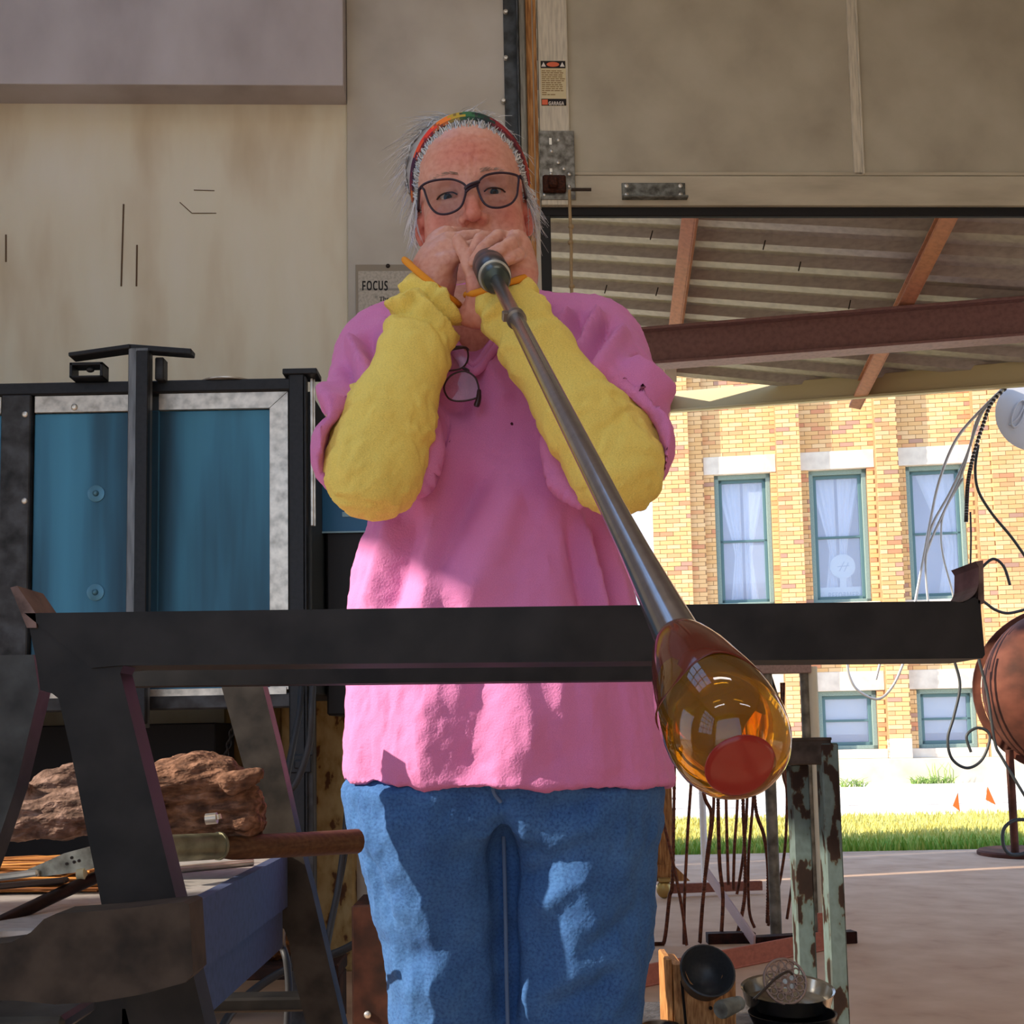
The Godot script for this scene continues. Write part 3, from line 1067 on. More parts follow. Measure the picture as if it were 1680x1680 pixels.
func brick_building() -> void:
	var t := FT
	var B := thing("brick_building", "buff brick building with green sash windows across the alley", "building", t.origin)
	var mortar := mat("mortar", hx(184, 144, 104), 0.9, 0, TX.grain, Vector3.ONE * 2)
	var stone := mat("limestone", hx(250, 242, 236), 0.85, 0, TX.plaster, Vector3.ONE * 0.7)
	var front := 0.0
	var back := -0.20
	var top := 7.2
	# brickwork core: piers and recessed bays, window openings left free
	var piers := [[-1.95, -1.37, 0.0], [-1.37, -1.15, -0.09], [-0.04, 0.31, 0.0], [1.43, 1.75, 0.0], [2.87, 3.09, -0.02], [3.09, 6.5, 0.0]]
	var bays := [[-1.15, -0.04, -0.99, -0.13], [0.31, 1.43, 0.445, 1.31], [1.75, 2.87, 1.885, 2.745]]
	var panels := []
	var b := mb()
	for p in piers:
		wall_box(b, p[0], p[1], 0.36, top, -0.6, p[2] - 0.006, 0.003, t)
		panels.append([p[0], p[1], 0.66, 6.6, p[2] - 0.006])
	for y in bays:
		wall_box(b, y[0], y[1], 5.06, top, -0.6, back, 0.003, t)
		wall_box(b, y[0], y[1], 1.67, 2.72, -0.6, back, 0.003, t)
		panels.append([y[0], y[1], 5.06, 6.6, back])
		panels.append([y[0], y[1], 1.67, 2.72, back])
		for r in [[2.72, 4.78], [0.36, 1.38]]:
			wall_box(b, y[0], y[2], r[0], r[1], -0.6, back, 0.003, t)
			wall_box(b, y[3], y[1], r[0], r[1], -0.6, back, 0.003, t)
			panels.append([y[0], y[2], r[0], r[1], back])
			panels.append([y[3], y[1], r[0], r[1], back])
		wall_box(b, y[0], y[1], 0.36, top, -1.0, -0.9, 0.003, t)
	obj("wall", b, mortar, B)
	b = mb()
	wall_box(b, -1.95, 6.5, top, top + 0.15, -0.7, 0.05, 0.01, t)
	obj("coping", b, stone, B)
	b = mb()
	wall_box(b, -2.1, 6.6, -0.05, 0.36, -0.6, 0.06, 0.01, t)
	obj("foundation", b, mat("foundation_paint", hx(236, 230, 220), 0.9, 0, TX.plaster, Vector3.ONE * 0.5), B)
	for p in piers:
		b = mb()
		wall_box(b, p[0], p[1], 0.36, 0.655, -0.4, p[2] + 0.012, 0.008, t)
		obj("base_stone", b, stone, B)
	for y in bays:
		for r in [[4.78, 5.06], [1.38, 1.67]]:
			b = mb()
			wall_box(b, y[0] + 0.003, y[1] - 0.003, r[0], r[1], -0.5, back + 0.02, 0.006, t)
			obj("lintel", b, stone, B)
		for r in [[0.36, 0.5], [2.62, 2.72]]:
			b = mb()
			wall_box(b, y[0] + 0.003, y[1] - 0.003, r[0], r[1], -0.5, back + 0.06, 0.008, t)
			obj("sill", b, stone, B)
	# bricks in running bond
	var tones := [hx(238, 194, 138), hx(234, 186, 126), hx(242, 202, 150), hx(230, 172, 122), hx(222, 154, 114), hx(192, 150, 128)]
	var mats := []
	for i in tones.size():
		mats.append(mat("brick_tone_%d" % i, tones[i], 0.9, 0, TX.speck, Vector3.ONE * 3))
	var unit := mb()
	unit.box(Transform3D(), Vector3.ONE, 0.0)
	var ubox := BoxMesh.new()
	ubox.size = Vector3.ONE
	var rows := []
	for p in panels:
		var y0: float = p[2]
		var course := int(round(y0 / 0.0672))
		while y0 < p[3] - 0.02:
			var h := minf(0.0595, p[3] - y0 - 0.004)
			var x0: float = p[0] + (0.0 if course % 2 == 0 else -0.104)
			while x0 < p[1] - 0.01:
				var xa := maxf(x0, p[0])
				var xb := minf(x0 + 0.2, p[1])
				if xb - xa > 0.03 and xa < 4.4:
					var rr := rng.randf()
					var tone := 0 if rr < 0.34 else 1 if rr < 0.6 else 2 if rr < 0.8 else 3 if rr < 0.9 else 4 if rr < 0.955 else 5
					var dz := rng.randf_range(0.0055, 0.0075)
					var c := Vector3((xa + xb) * 0.5, y0 + h * 0.5, p[4] + dz - 0.02)
					rows.append([c, Vector3(xb - xa, h, 0.04), tone])
				x0 += 0.208
			y0 += 0.0672
			course += 1
	# the 300 that show largest stand singly, the others are one stuff part
	var single := []
	var rest := []
	for r in rows:
		var c: Vector3 = r[0]
		if single.size() < 300 and c.z > -0.05 and c.y > 2.7 and c.y < 5.95 and c.x > 0.9 and c.x < 3.55 and r[1].x > 0.15:
			single.append(r)
		else:
			rest.append(r)
	for r in single:
		var o := MeshInstance3D.new()
		o.name = numbered(B, "brick")
		o.mesh = ubox
		o.material_override = mats[r[2]]
		o.transform = Transform3D(FB * Basis.from_scale(r[1]), FB * r[0])
		B.add_child(o, true)
	var mm := MultiMesh.new()
	mm.transform_format = MultiMesh.TRANSFORM_3D
	mm.use_colors = true
	mm.mesh = ubox
	mm.instance_count = rest.size()
	for i in rest.size():
		mm.set_instance_transform(i, Transform3D(FB * Basis.from_scale(rest[i][1]), FB * rest[i][0]))
		mm.set_instance_color(i, lin(tones[rest[i][2]]))
	var mi := MultiMeshInstance3D.new()
	mi.name = "brickwork"
	mi.multimesh = mm
	var bm := vmat("brick_other", 0.9)
	mi.material_override = bm
	mi.set_meta("kind", "stuff")
	B.add_child(mi, true)
	# windows
	var frame := mat("window_green", hx(146, 168, 160), 0.5, 0, TX.grain, Vector3.ONE * 2)
	var sash := mat("sash_green", hx(92, 122, 126), 0.5)
	var glass := mat("window_glass", hx(196, 214, 236), 0.02)
	glass.transparency = BaseMaterial3D.TRANSPARENCY_ALPHA
	glass.albedo_color = Color(0.80, 0.86, 0.97, 0.30)  # bluish-white sky reflection put into the pane colour
	glass.metallic_specular = 0.9
	var net := mat("net_curtain", hx(240, 244, 255), 0.9)
	var blind := mat("blind_grey", hx(200, 206, 208), 0.8)
	var dark := mat("room_sky_tint", hx(196, 194, 214), 0.9)  # pale lilac: sky reflection of the glass put into the colour
	for wi in 6:
		var y: Array = bays[wi % 3]
		var tall := wi < 3
		var y0 := 2.72 if tall else 0.5
		var y1 := 4.78 if tall else 1.38
		var x0: float = y[2]
		var x1: float = y[3]
		b = mb()
		for q in [[x0, x0 + 0.07, y0, y1], [x1 - 0.07, x1, y0, y1], [x0, x1, y1 - 0.07, y1], [x0, x1, y0, y0 + 0.06]]:
			wall_box(b, q[0], q[1], q[2], q[3], -0.36, -0.265, 0.006, t)
		var w := obj("window", b, frame, B)
		b = mb()
		x0 += 0.07; x1 -= 0.07; y0 += 0.06; y1 -= 0.07
		var ym := (y0 + y1) * 0.5 + 0.0
		for q in [[x0, x0 + 0.05, y0, y1], [x1 - 0.05, x1, y0, y1], [x0, x1, y1 - 0.05, y1], [x0, x1, y0, y0 + 0.05], [x0, x1, ym - 0.02, ym + 0.015]]:
			wall_box(b, q[0], q[1], q[2], q[3], -0.37, -0.32, 0.004, t)
		obj("sash", b, sash, w)
		for q in [[ym, y1], [y0, ym]]:
			b = mb()
			wall_box(b, x0 + 0.04, x1 - 0.04, q[0], q[1], -0.352, -0.348, 0.0, t)
			obj("pane", b, glass, w)
		# what hangs behind the panes
		b = mb()
		if tall:
			var cx := (x0 + x1) * 0.5
			for s in [-1.0, 1.0]:
				if wi == 2 and s < 0: continue
				var topw := 0.36
				var m := 16
				var segs := 10
				for i in m:
					for k in segs:
						var P := []
						for e in [[i, k], [i + 1, k], [i + 1, k + 1], [i, k + 1]]:
							var f := float(e[0]) / m
							var h := float(e[1]) / segs
							var pinch := 0.30 + 0.70 * absf(h - 0.42) / 0.58
							if h < 0.42: pinch = 0.30 + 0.25 * (0.42 - h) / 0.42
							var xx: float
							if wi == 2: xx = cx + 0.3 - (0.56 * pinch * f) + 0.03
							else: xx = cx + s * (0.02 + f * topw * pinch)
							P.append(t * Vector3(xx, lerpf(y0, y1 - 0.03, h), -0.47 + 0.018 * sin(f * 22.0 + s)))
						b.quadc(P[0], P[1], P[2], P[3], t * Vector3(cx, 0, -2))
			obj("curtain", b, net, w)
		else:
			wall_box(b, x0, x1, y0 + 0.16, y1, -0.45, -0.43, 0.003, t)
			obj("blind", b, blind, w)
		b = mb()
		wall_box(b, x0 - 0.1, x1 + 0.1, y0 - 0.1, y1 + 0.1, -0.84, -0.8, 0.0, t)
		obj("room_back", b, dark, w)
		if wi == 1:
			var sign_ := mat("sign_white", hx(226, 236, 236), 0.6)
			var pale := mat("sign_grey", hx(170, 186, 190), 0.6)
			b = mb()
			wall_box(b, x0 + 0.03, x1 - 0.03, y0 + 0.03, y0 + 0.2, -0.40, -0.385, 0.002, t)
			var sg := obj("sign", b, sign_, w)
			letters("REFORMER", 0.085, pale, B, t * Transform3D(Basis(), Vector3(x0 + 0.17, y0 + 0.075, -0.384)), true, 0.75)
			b = mb()
			b.lathe([Vector2(0.0, 0.0), Vector2(0.185, 0.0), Vector2(0.185, 0.02), Vector2(0.0, 0.02)], t * Transform3D(Basis(Vector3.RIGHT, PI / 2), Vector3(x0 + 0.41, 3.3, -0.42)), 36)
			b.lathe([Vector2(0.185, 0.0), Vector2(0.19, 0.025), Vector2(0.16, 0.028), Vector2(0.16, 0.0)], t * Transform3D(Basis(Vector3.RIGHT, PI / 2), Vector3(x0 + 0.41, 3.3, -0.42)), 36)
			wall_box(b, x0 + 0.36, x0 + 0.46, y0 + 0.2, 3.12, -0.42, -0.4, 0.002, t)
			obj("emblem", b, sign_, w)
			b = mb()
			for q in [[-0.05, -0.07, 0.03, 0.08], [0.02, -0.08, 0.09, 0.06], [-0.08, 0.0, 0.10, 0.01]]:
				var c := Vector3(x0 + 0.41, 3.3, -0.398)
				b.bar(t * (c + Vector3(q[0], q[1], 0)), t * (c + Vector3(q[2], q[3], 0)), 0.014, 0.004, t.basis.z)
			obj("emblem_mark", b, pale, w)
	# a lower wing far to the left, glimpsed under the elbow
	b = mb()
	b.span(Vector3(-6, 0, -40), Vector3(1.5, 4.3, -36))
	tag(obj("far_shed", b, mat("shed_wall", hx(170, 140, 120), 0.9)), "low brown shed far off beyond the brick corner", "shed")

# ---------------------------------------------------------------- the blue furnace cabinet
func furnace() -> void:
	var z := -3.2
	var f := thing("furnace", "blue steel furnace cabinet in a black tube frame with bright edge trim", "furnace", Vector3(-1.05, 0, -3.5))
	var black := mat("frame_black", hx(38, 40, 44), 0.45, 0.3, TX.grain, Vector3.ONE * 2)
	var grey := mat("frame_grey", hx(74, 76, 80), 0.5, 0.4, TX.blotch, Vector3.ONE * 2)
	var blue := mat("furnace_blue", hx(66, 138, 174), 0.5, 0.0, TX.soot, Vector3(1.1, 0.10, 1.1))
	var bright := mat("bright_trim", hx(226, 218, 204), 0.32, 0.6, TX.brush, Vector3.ONE * 1.5)
	var b := mb()
	b.span(Vector3(-2.2, 0.93, -3.95), Vector3(-0.56, 1.79, z - 0.03), 0.004)
	obj("body", b, mat("furnace_shell", hx(52, 60, 66), 0.6), f)
	b = mb()
	b.span(Vector3(-2.2, 1.783, z - 0.04), Vector3(-0.59, 1.818, z + 0.01), 0.004)
	obj("top_tube", b, black, f)
	b = mb()
	b.span(Vector3(-0.617, 0.25, z - 0.04), Vector3(-0.572, 1.835, z + 0.012), 0.004)
	b.span(Vector3(-0.572, 0.5, z - 0.02), Vector3(-0.567, 1.82, z + 0.014), 0.001)
	obj("corner_tube", b, black, f)
	b = mb()
	b.span(Vector3(-0.632, 1.826, z - 0.06), Vector3(-0.535, 1.842, z + 0.02), 0.002)
	obj("cap_plate", b, black, f)
	b = mb()
	b.span(Vector3(-0.553, 1.4, z - 0.03), Vector3(-0.548, 1.825, z - 0.026), 0.001)
	b.span(Vector3(-0.561, 1.4, z - 0.03), Vector3(-0.553, 1.825, z - 0.02), 0.001)
	obj("edge_rod", b, bright, f)
	b = mb()
	b.span(Vector3(-2.2, 0.89, z - 0.05), Vector3(-0.6, 0.93, z + 0.005), 0.004)
	obj("bottom_tube", b, grey, f)
	b = mb()
	b.span(Vector3(-1.33, 0.926, z - 0.03), Vector3(-0.625, 0.947, z + 0.004), 0.001)  # bright strip standing for the light in the gap below the doors
	obj("trim", b, bright, f)
	b = mb()
	b.span(Vector3(-1.425, 0.9, z - 0.03), Vector3(-1.342, 1.783, z + 0.012), 0.003)
	var st := obj("stile", b, grey, f)
	var bolt := mat("bolt_steel", hx(210, 208, 200), 0.35, 0.8)
	for q in [[41, 680], [40, 822]]:
		b = mb()
		b.ball(at(q[0], q[1], 3.188), Vector3(0.009, 0.009, 0.005), 6)
		obj("bolt", b, bolt, st)
	# left door, right door, the strip beyond the stile
	b = mb()
	b.span(Vector3(-1.338, 0.94, z - 0.03), Vector3(-1.05, 1.732, z - 0.006), 0.003)
	var ld := obj("door", b, blue, f)
	for q in [[158, 810], [157, 972]]:
		b = mb()
		var p := at(q[0], q[1], 3.206)
		b.lathe([Vector2(0.024, 0), Vector2(0.024, 0.003), Vector2(0.019, 0.004), Vector2(0.0, 0.0042)], Transform3D(Basis(Vector3.RIGHT, PI / 2), p), 20)
		b.ball(p + Vector3(0, 0, 0.005), Vector3(0.009, 0.009, 0.008), 6)
		obj("bolt", b, mat("blue_bolt", hx(74, 118, 138), 0.3, 0.4), ld)
	b = mb()
	b.span(Vector3(-1.03, 0.94, z - 0.04), Vector3(-0.672, 1.735, z - 0.012), 0.003)
	b.span(Vector3(-1.03, 0.94, z - 0.014), Vector3(-0.985, 1.735, z - 0.004), 0.002)
	obj("door", b, blue, f)
	b = mb()
	b.span(Vector3(-2.2, 0.94, z - 0.03), Vector3(-1.43, 1.73, z - 0.008), 0.003)
	obj("door", b, blue, f)
	b = mb()
	b.span(Vector3(-1.336, 1.734, z - 0.02), Vector3(-1.04, 1.782, z), 0.001)
	obj("trim", b, bright, f)
	b = mb()
	var e := Transform3D(Basis(), Vector3(0, 0, z))
	b.prism(PackedVector2Array([Vector2(-0.985, 1.736), Vector2(-0.673, 1.736), Vector2(-0.622, 1.782), Vector2(-0.985, 1.782)]), -0.02, -0.001, e)
	obj("trim", b, bright, f)
	b = mb()
	b.prism(PackedVector2Array([Vector2(-0.672, 1.735), Vector2(-0.672, 0.94), Vector2(-0.621, 0.94), Vector2(-0.621, 1.781)]), -0.02, -0.001, e)
	obj("trim", b, bright, f)
	b = mb()
	b.span(Vector3(-2.2, 1.734, z - 0.02), Vector3(-1.43, 1.782, z), 0.001)
	obj("trim", b, bright, f)
	for q in [[122, 668]]:
		b = mb()
		b.ball(at(q[0], q[1], 3.2), Vector3(0.01, 0.01, 0.006), 6)
		obj("bolt", b, bolt, f)
	# door lift post with its cross handle and bracket
	b = mb()
	b.span(Vector3(-1.046, 0.84, -3.16), Vector3(-0.99, 1.89, -3.12), 0.002)
	var post := obj("post", b, mat("post_steel", hx(126, 128, 130), 0.4, 0.6, TX.brush, Vector3(4, 0.4, 4)), f)
	b = mb()
	b.span(Vector3(-1.018, 0.85, -3.125), Vector3(-0.985, 1.875, -3.1), 0.002)
	obj("post_face", b, black, post)
	b = mb()
	b.bar(Vector3(-1.21, 1.872, -3.14), Vector3(-1.04, 1.893, -3.14), 0.05, 0.012)
	b.bar(Vector3(-1.05, 1.893, -3.14), Vector3(-0.872, 1.876, -3.14), 0.04, 0.016)
	obj("cross_handle", b, black, f)
	b = mb()
	b.span(Vector3(-0.985, 1.81, -3.2), Vector3(-0.96, 1.875, -3.16), 0.003)
	obj("stub", b, grey, f)
	b = mb()
	b.span(Vector3(-1.22, 1.818, -3.2), Vector3(-1.212, 1.86, -3.15), 0.001); b.span(Vector3(-1.135, 1.818, -3.2), Vector3(-1.127, 1.86, -3.15), 0.001)
	b.span(Vector3(-1.22, 1.853, -3.2), Vector3(-1.127, 1.861, -3.15), 0.001); b.span(Vector3(-1.22, 1.818, -3.2), Vector3(-1.127, 1.823, -3.15), 0.001)
	b.ball(Vector3(-1.165, 1.842, -3.16), Vector3(0.012, 0.008, 0.008), 6)
	obj("bracket", b, black, f)
	# stand underneath
	for x in [-0.617, -1.95]:
		b = mb()
		b.span(Vector3(x, 0.0, z - 0.04), Vector3(x + 0.065, 0.9, z), 0.003)
		obj("leg", b, grey, f)
		b = mb()
		b.span(Vector3(x - 0.11, 0.0, -3.9), Vector3(x - 0.045, 0.93, -3.84), 0.003)
		obj("leg", b, grey, f)
	b = mb()
	b.span(Vector3(-0.62, 0.71, z), Vector3(-0.555, 0.76, z + 0.02), 0.003)
	b.span(Vector3(-0.6, 0.722, z + 0.02), Vector3(-0.575, 0.745, z + 0.03), 0.003)
	obj("latch", b, black, f)
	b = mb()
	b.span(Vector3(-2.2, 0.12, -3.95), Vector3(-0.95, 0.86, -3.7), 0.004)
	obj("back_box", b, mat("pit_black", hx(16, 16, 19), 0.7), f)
	var l2 := mb()
	l2.lathe([Vector2(0.0, 0.0), Vector2(0.085, 0.0), Vector2(0.085, 0.004), Vector2(0.05, 0.014), Vector2(0.0, 0.018)], Transform3D(Basis(), Vector3(-0.80, 1.818, -3.26)), 28)
	tag(obj("pot_cover", l2, bright), "shallow steel cover lying on top of the blue furnace", "cover")

func chain_links(b: MB, p0: Vector3, p1: Vector3, n: int, l: float, w: float) -> void:
	for i in n:
		var c := p0.lerp(p1, (i + 0.5) / n)
		var dirn := (p1 - p0).normalized()
		var side := (Vector3.BACK if i % 2 else Vector3.RIGHT)
		side = (side - dirn * side.dot(dirn)).normalized()
		var pts := []
		for k in 12:
			var a := TAU * k / 12
			pts.append(c + dirn * cos(a) * l * 0.5 + side * sin(a) * w * 0.5)
		b.tube(pts, 0.0028, 5, true)

func back_corner() -> void:
	# dark cabinet behind the glassblower
	var c := thing("control_cabinet", "black steel cabinet behind the pink shirt with a blue plate", "cabinet", Vector3(-0.3, 0, -3.6))
	var b := mb()
	b.span(Vector3(-0.55, 0.87, -3.9), Vector3(0.02, 1.78, -3.42), 0.006)
	obj("body", b, mat("cabinet_black", hx(24, 25, 28), 0.55), c)
	b = mb()
	b.span(Vector3(-0.55, 1.68, -3.43), Vector3(-0.3, 1.83, -3.41), 0.003)
	obj("top_panel", b, mat("cabinet_brown", hx(72, 52, 42), 0.7, 0, TX.rust, Vector3.ONE), c)
	b = mb()
	b.span(Vector3(-0.56, 1.415, -3.42), Vector3(-0.29, 1.70, -3.412), 0.001)
	var pl := obj("plate", b, mat("plate_blue", hx(36, 96, 140), 0.4), c)
	b = mb()
	b.span(Vector3(-0.562, 1.412, -3.412), Vector3(-0.29, 1.417, -3.409), 0.0005)
	b.span(Vector3(-0.50, 1.46, -3.412), Vector3(-0.47, 1.475, -3.409), 0.0005)
	obj("edge", b, mat("plate_pale", hx(130, 170, 190), 0.4), pl)
	# rust-streaked wall posts
	var peel := mat("peeling_cream", hx(255, 250, 236), 0.8, 0, TX.peelcream, Vector3(1.6, 0.9, 1.6))
	b = mb()
	b.span(Vector3(-0.70, 0, -4.18), Vector3(-0.565, 1.5, -4.08), 0.006)
	struct("pillar", b, peel, "rust-streaked cream post just left of the jeans")
	b = mb()
	b.span(Vector3(-0.82, 0, -4.16), Vector3(-0.735, 1.3, -4.08), 0.006)
	struct("pillar", b, peel, "rust-pitted cream post behind the furnace leg")
	b = mb()
	b.span(Vector3(-1.0, 0.25, -4.15), Vector3(-0.82, 0.92, -4.0), 0.01)
	tag(obj("cream_tank", b, mat("tank_cream", hx(176, 164, 130), 0.7, 0, TX.peelcream, Vector3.ONE * 0.8)), "stained cream steel box under the furnace", "box")
	b = mb()
	chain_links(b, at(385, 1180, 3.55), at(366, 1262, 3.55), 9, 0.026, 0.014)
	tag(obj("chain", b, mat("chain_steel", hx(52, 50, 50), 0.5, 0.6)), "short dark chain hanging in front of the cream box", "chain")
	# hoses
	var rub := mat("hose_rubber", hx(44, 46, 50), 0.5)
	b = mb()
	b.tube(curve(sight([[505, 1040, 3.14], [513, 1095, 2.9], [512, 1150, 2.8], [508, 1215, 2.8], [492, 1270, 2.8], [476, 1296, 2.8], [470, 1280, 2.8], [480, 1225, 2.85], [492, 1160, 2.95], [496, 1090, 3.12]], 0), 6), 0.0085, 9)
	tag(obj("hose", b, rub), "black hose looping down below the rear rail", "hose")
	b = mb()
	b.tube(curve(sight([[572, 1300, 3.0], [566, 1370, 3.0], [556, 1450, 3.0], [542, 1520, 2.95], [533, 1575, 2.9], [528, 1640, 2.9], [524, 1722, 2.92]], 0), 6), 0.009, 9)
	b.tube(curve(sight([[577, 1310, 3.0], [569, 1400, 3.0], [552, 1490, 3.0], [538, 1560, 2.9]], 0), 6), 0.003, 6)
	tag(obj("hose", b, rub), "grey hose running straight down beside the jeans", "hose")
	b = mb()
	var fl := []
	for q in [[660, 1500], [615, 1528], [560, 1560], [510, 1576], [460, 1596], [410, 1630], [375, 1668], [350, 1720], [330, 1800]]:
		fl.append(at(q[0], q[1], 2.86 - 0.0022 * (q[1] - 1500)))
	b.tube(curve(fl, 6), 0.0095, 9)
	tag(obj("hose", b, rub), "grey hose sagging across low in front of the floor", "hose")
	b = mb()
	b.tube(curve(sight([[466, 1500, 1.5], [462, 1545, 1.6], [470, 1575, 1.6], [474, 1620, 1.6], [472, 1665, 1.6], [470, 1720, 1.6]], 0), 6), 0.005, 8)
	tag(obj("hose", b, rub), "thin dark hose hanging beside the rear bench leg", "hose")
	# brown steel box next to the knee
	var bx := thing("steel_box", "rusty brown steel box standing beside the knee", "box", Vector3(-0.33, 0, -2.5))
	b = mb()
	b.span(Vector3(-0.345, 0, -2.62), Vector3(-0.2, 0.455, -2.45), 0.004)
	obj("body", b, mat("box_rust", hx(122, 114, 110), 0.7, 0.0, TX.rust, Vector3.ONE * 1.2), bx)
	b = mb()
	b.ball(at(603, 1665, 2.448), Vector3(0.008, 0.008, 0.005), 6)
	obj("screw", b, mat("bolt_steel", hx(210, 208, 200), 0.35, 0.8), bx)
	# rusty yellow lump on the floor
	var s := Soft.new()
	var p := at(438, 1553, 3.4)
	s.ell(p, Vector3(0.06, 0.04, 0.05), 0.02)
	s.ell(p + Vector3(-0.04, -0.005, 0.01), Vector3(0.045, 0.03, 0.04), 0.02)
	s.ell(p + Vector3(0.05, 0.005, 0.0), Vector3(0.03, 0.032, 0.04), 0.02)
	b = mb()
	skin(b, s, p - Vector3.ONE * 0.13, p + Vector3.ONE * 0.13, 0.006, func(q, n): return wob.get_noise_3dv(q * 60.0) * 0.012)
	tag(obj("scrap_lump", b, mat("lump_yellow", hx(190, 140, 52), 0.8, 0, TX.bark, Vector3.ONE * 3)), "rough yellow-brown lump of scrap on the floor under the bench", "scrap")
	b = mb()
	b.span(p + Vector3(-0.25, -0.075, -0.08), p + Vector3(0.22, -0.036, 0.1), 0.004)
	tag(obj("low_plinth", b, mat("plinth_brown", hx(96, 84, 68), 0.8, 0, TX.rust, Vector3.ONE)), "low brown ledge carrying the yellow scrap lump", "ledge")
	b = mb()
	b.span(p + Vector3(-0.25, -p.y, -0.06), p + Vector3(-0.2, -0.075, 0.08), 0.004)
	b.span(p + Vector3(0.17, -p.y, -0.06), p + Vector3(0.22, -0.075, 0.08), 0.004)
	obj("leg", b, mat("plinth_brown", hx(96, 84, 68), 0.8), get_node("low_plinth"))

# ---------------------------------------------------------------- the glassblower's bench
func plate(b: MB, pts: Array, d: float, thick: float) -> void:      # flat-cut steel plate standing at a depth
	var poly := PackedVector2Array()
	for q in pts:
		var p := at(q[0], q[1], d)
		poly.append(Vector2(p.x, p.y))
	b.prism(poly, -thick, 0.0, Transform3D(Basis(), Vector3(0, 0, -d)))

func bench() -> void:
	var k := thing("glass_bench", "black steel glassblowing bench with two long rails and slanted plate legs", "workbench", Vector3(-0.2, 0, -1.1))
	var steel := mat("bench_steel", hx(36, 33, 31), 0.55, 0.25, TX.blotch, Vector3.ONE * 3)
	var steel2 := mat("bench_steel_grey", hx(72, 72, 70), 0.5, 0.3, TX.blotch, Vector3.ONE * 3)
	var b := mb()
	# front rail, hollow-edged, with its two upturned end stops
	plate(b, [[40, 1006], [1560, 986], [1580, 989], [1598, 980], [1608, 985], [1616, 1074], [1612, 1080], [196, 1092], [150, 1096]], 0.8, 0.06)
	var fr := obj("front_rail", b, steel, k)
	b = mb()
	var q0 := at(1610, 1000, 0.8)
	var stop := PackedVector2Array()
	for q in [[1605, 990], [1606, 930], [1600, 921], [1613, 919], [1615, 990]]:
		var p := at(q[0], q[1], 0.8)
		stop.append(Vector2(p.x, p.y))
	b.prism(stop, -0.045, 0.0, Transform3D(Basis(), Vector3(0, 0, -0.8)))
	# inner curve of the stop
	var arc := []
	for i in 8:
		var a := PI * 0.5 * i / 7
		arc.append(at(1606.0 - 34.0 * (1.0 - sin(a)), 988.0 - 34.0 * (1.0 - cos(a)), 0.8))
	for i in 7:
		var s0: Vector3 = arc[i]
		var s1: Vector3 = arc[i + 1]
		b.quad(s0, s0 + Vector3(0, 0, -0.045), s1 + Vector3(0, 0, -0.045), s1)
		b.quad(s0 + Vector3(0, -0.004, 0), s1 + Vector3(0, -0.004, 0), s1 + Vector3(0, -0.004, -0.045), s0 + Vector3(0, -0.004, -0.045))
	obj("end_stop", b, mat("stop_steel", hx(122, 98, 90), 0.5, 0.4, TX.blotch, Vector3.ONE * 6), k)
	b = mb()
	plate(b, [[17, 964], [28, 961], [58, 1005], [60, 1030], [44, 1030]], 0.8, 0.045)
	obj("end_stop", b, mat("stop_steel", hx(122, 98, 90), 0.5, 0.4), k)
	# front leg frame: main leg and its web up to the rail
	b = mb()
	plate(b, [[44, 1012], [204, 1088], [197, 1104], [292, 1486], [320, 1612], [346, 1720], [352, 1800], [236, 1800], [214, 1690], [166, 1482], [116, 1232], [96, 1146], [86, 1138], [66, 1132], [60, 1086]], 0.802, 0.026)
	obj("leg", b, steel, k)
	b = mb()
	plate(b, [[-60, 1076], [55, 1074], [64, 1134], [26, 1292], [-10, 1400], [-70, 1560], [-140, 1560]], 0.86, 0.022)
	obj("leg", b, steel2, k)
	# rear rail and rear leg frame
	b = mb()
	plate(b, [[196, 1096], [1190, 1080], [1192, 1114], [198, 1126]], 1.11, 0.04)
	obj("rear_rail", b, steel, k)
	b = mb()
	plate(b, [[362, 1122], [430, 1121], [456, 1226], [488, 1372], [512, 1462], [572, 1720], [586, 1790], [528, 1790], [505, 1690], [482, 1600], [474, 1545], [466, 1524], [452, 1516], [402, 1517], [386, 1530], [350, 1560], [330, 1500], [430, 1420], [434, 1400], [408, 1290]], 1.42, 0.03)
	obj("leg", b, mat("bench_rear_steel", hx(64, 58, 52), 0.6, 0.2, TX.blotch, Vector3.ONE * 3), k)
	# steel table between the leg frames
	var ty := 0.66
	b = mb()
	b.span(Vector3(-1.05, ty - 0.008, -1.42), Vector3(-0.29, ty, -0.905), 0.002)
	obj("table_top", b, mat("table_steel", hx(196, 190, 186), 0.4, 0.3, TX.grain, Vector3(2, 2, 5)), k)
	b = mb()
	b.prism(PackedVector2Array([Vector2(0.905, 0), Vector2(1.42, 0), Vector2(1.42, -0.062), Vector2(0.905, -0.062)]), -0.012, 0.0, Transform3D(Basis(Vector3(0, 0, -1), Vector3.UP, Vector3.RIGHT), Vector3(-0.277, ty + 0.002, 0)))
	b.prism(PackedVector2Array([Vector2(0.905, -0.064), Vector2(1.42, -0.064), Vector2(1.42, -0.11), Vector2(0.905, -0.11)]), -0.02, 0.0, Transform3D(Basis(Vector3(0, 0, -1), Vector3.UP, Vector3.RIGHT), Vector3(-0.283, ty + 0.002, 0)))
	obj("side_rail", b, mat("table_blue", hx(76, 88, 122), 0.5, 0.1, TX.grain, Vector3.ONE * 3), k)
	b = mb()
	b.span(Vector3(-1.05, ty - 0.1, -0.93), Vector3(-0.29, ty - 0.008, -0.905), 0.003)
	obj("front_apron", b, steel, k)
	b = mb()
	b.span(Vector3(-1.05, ty - 0.1, -1.42), Vector3(-0.29, ty - 0.008, -1.395), 0.003)
	obj("back_apron", b, steel, k)
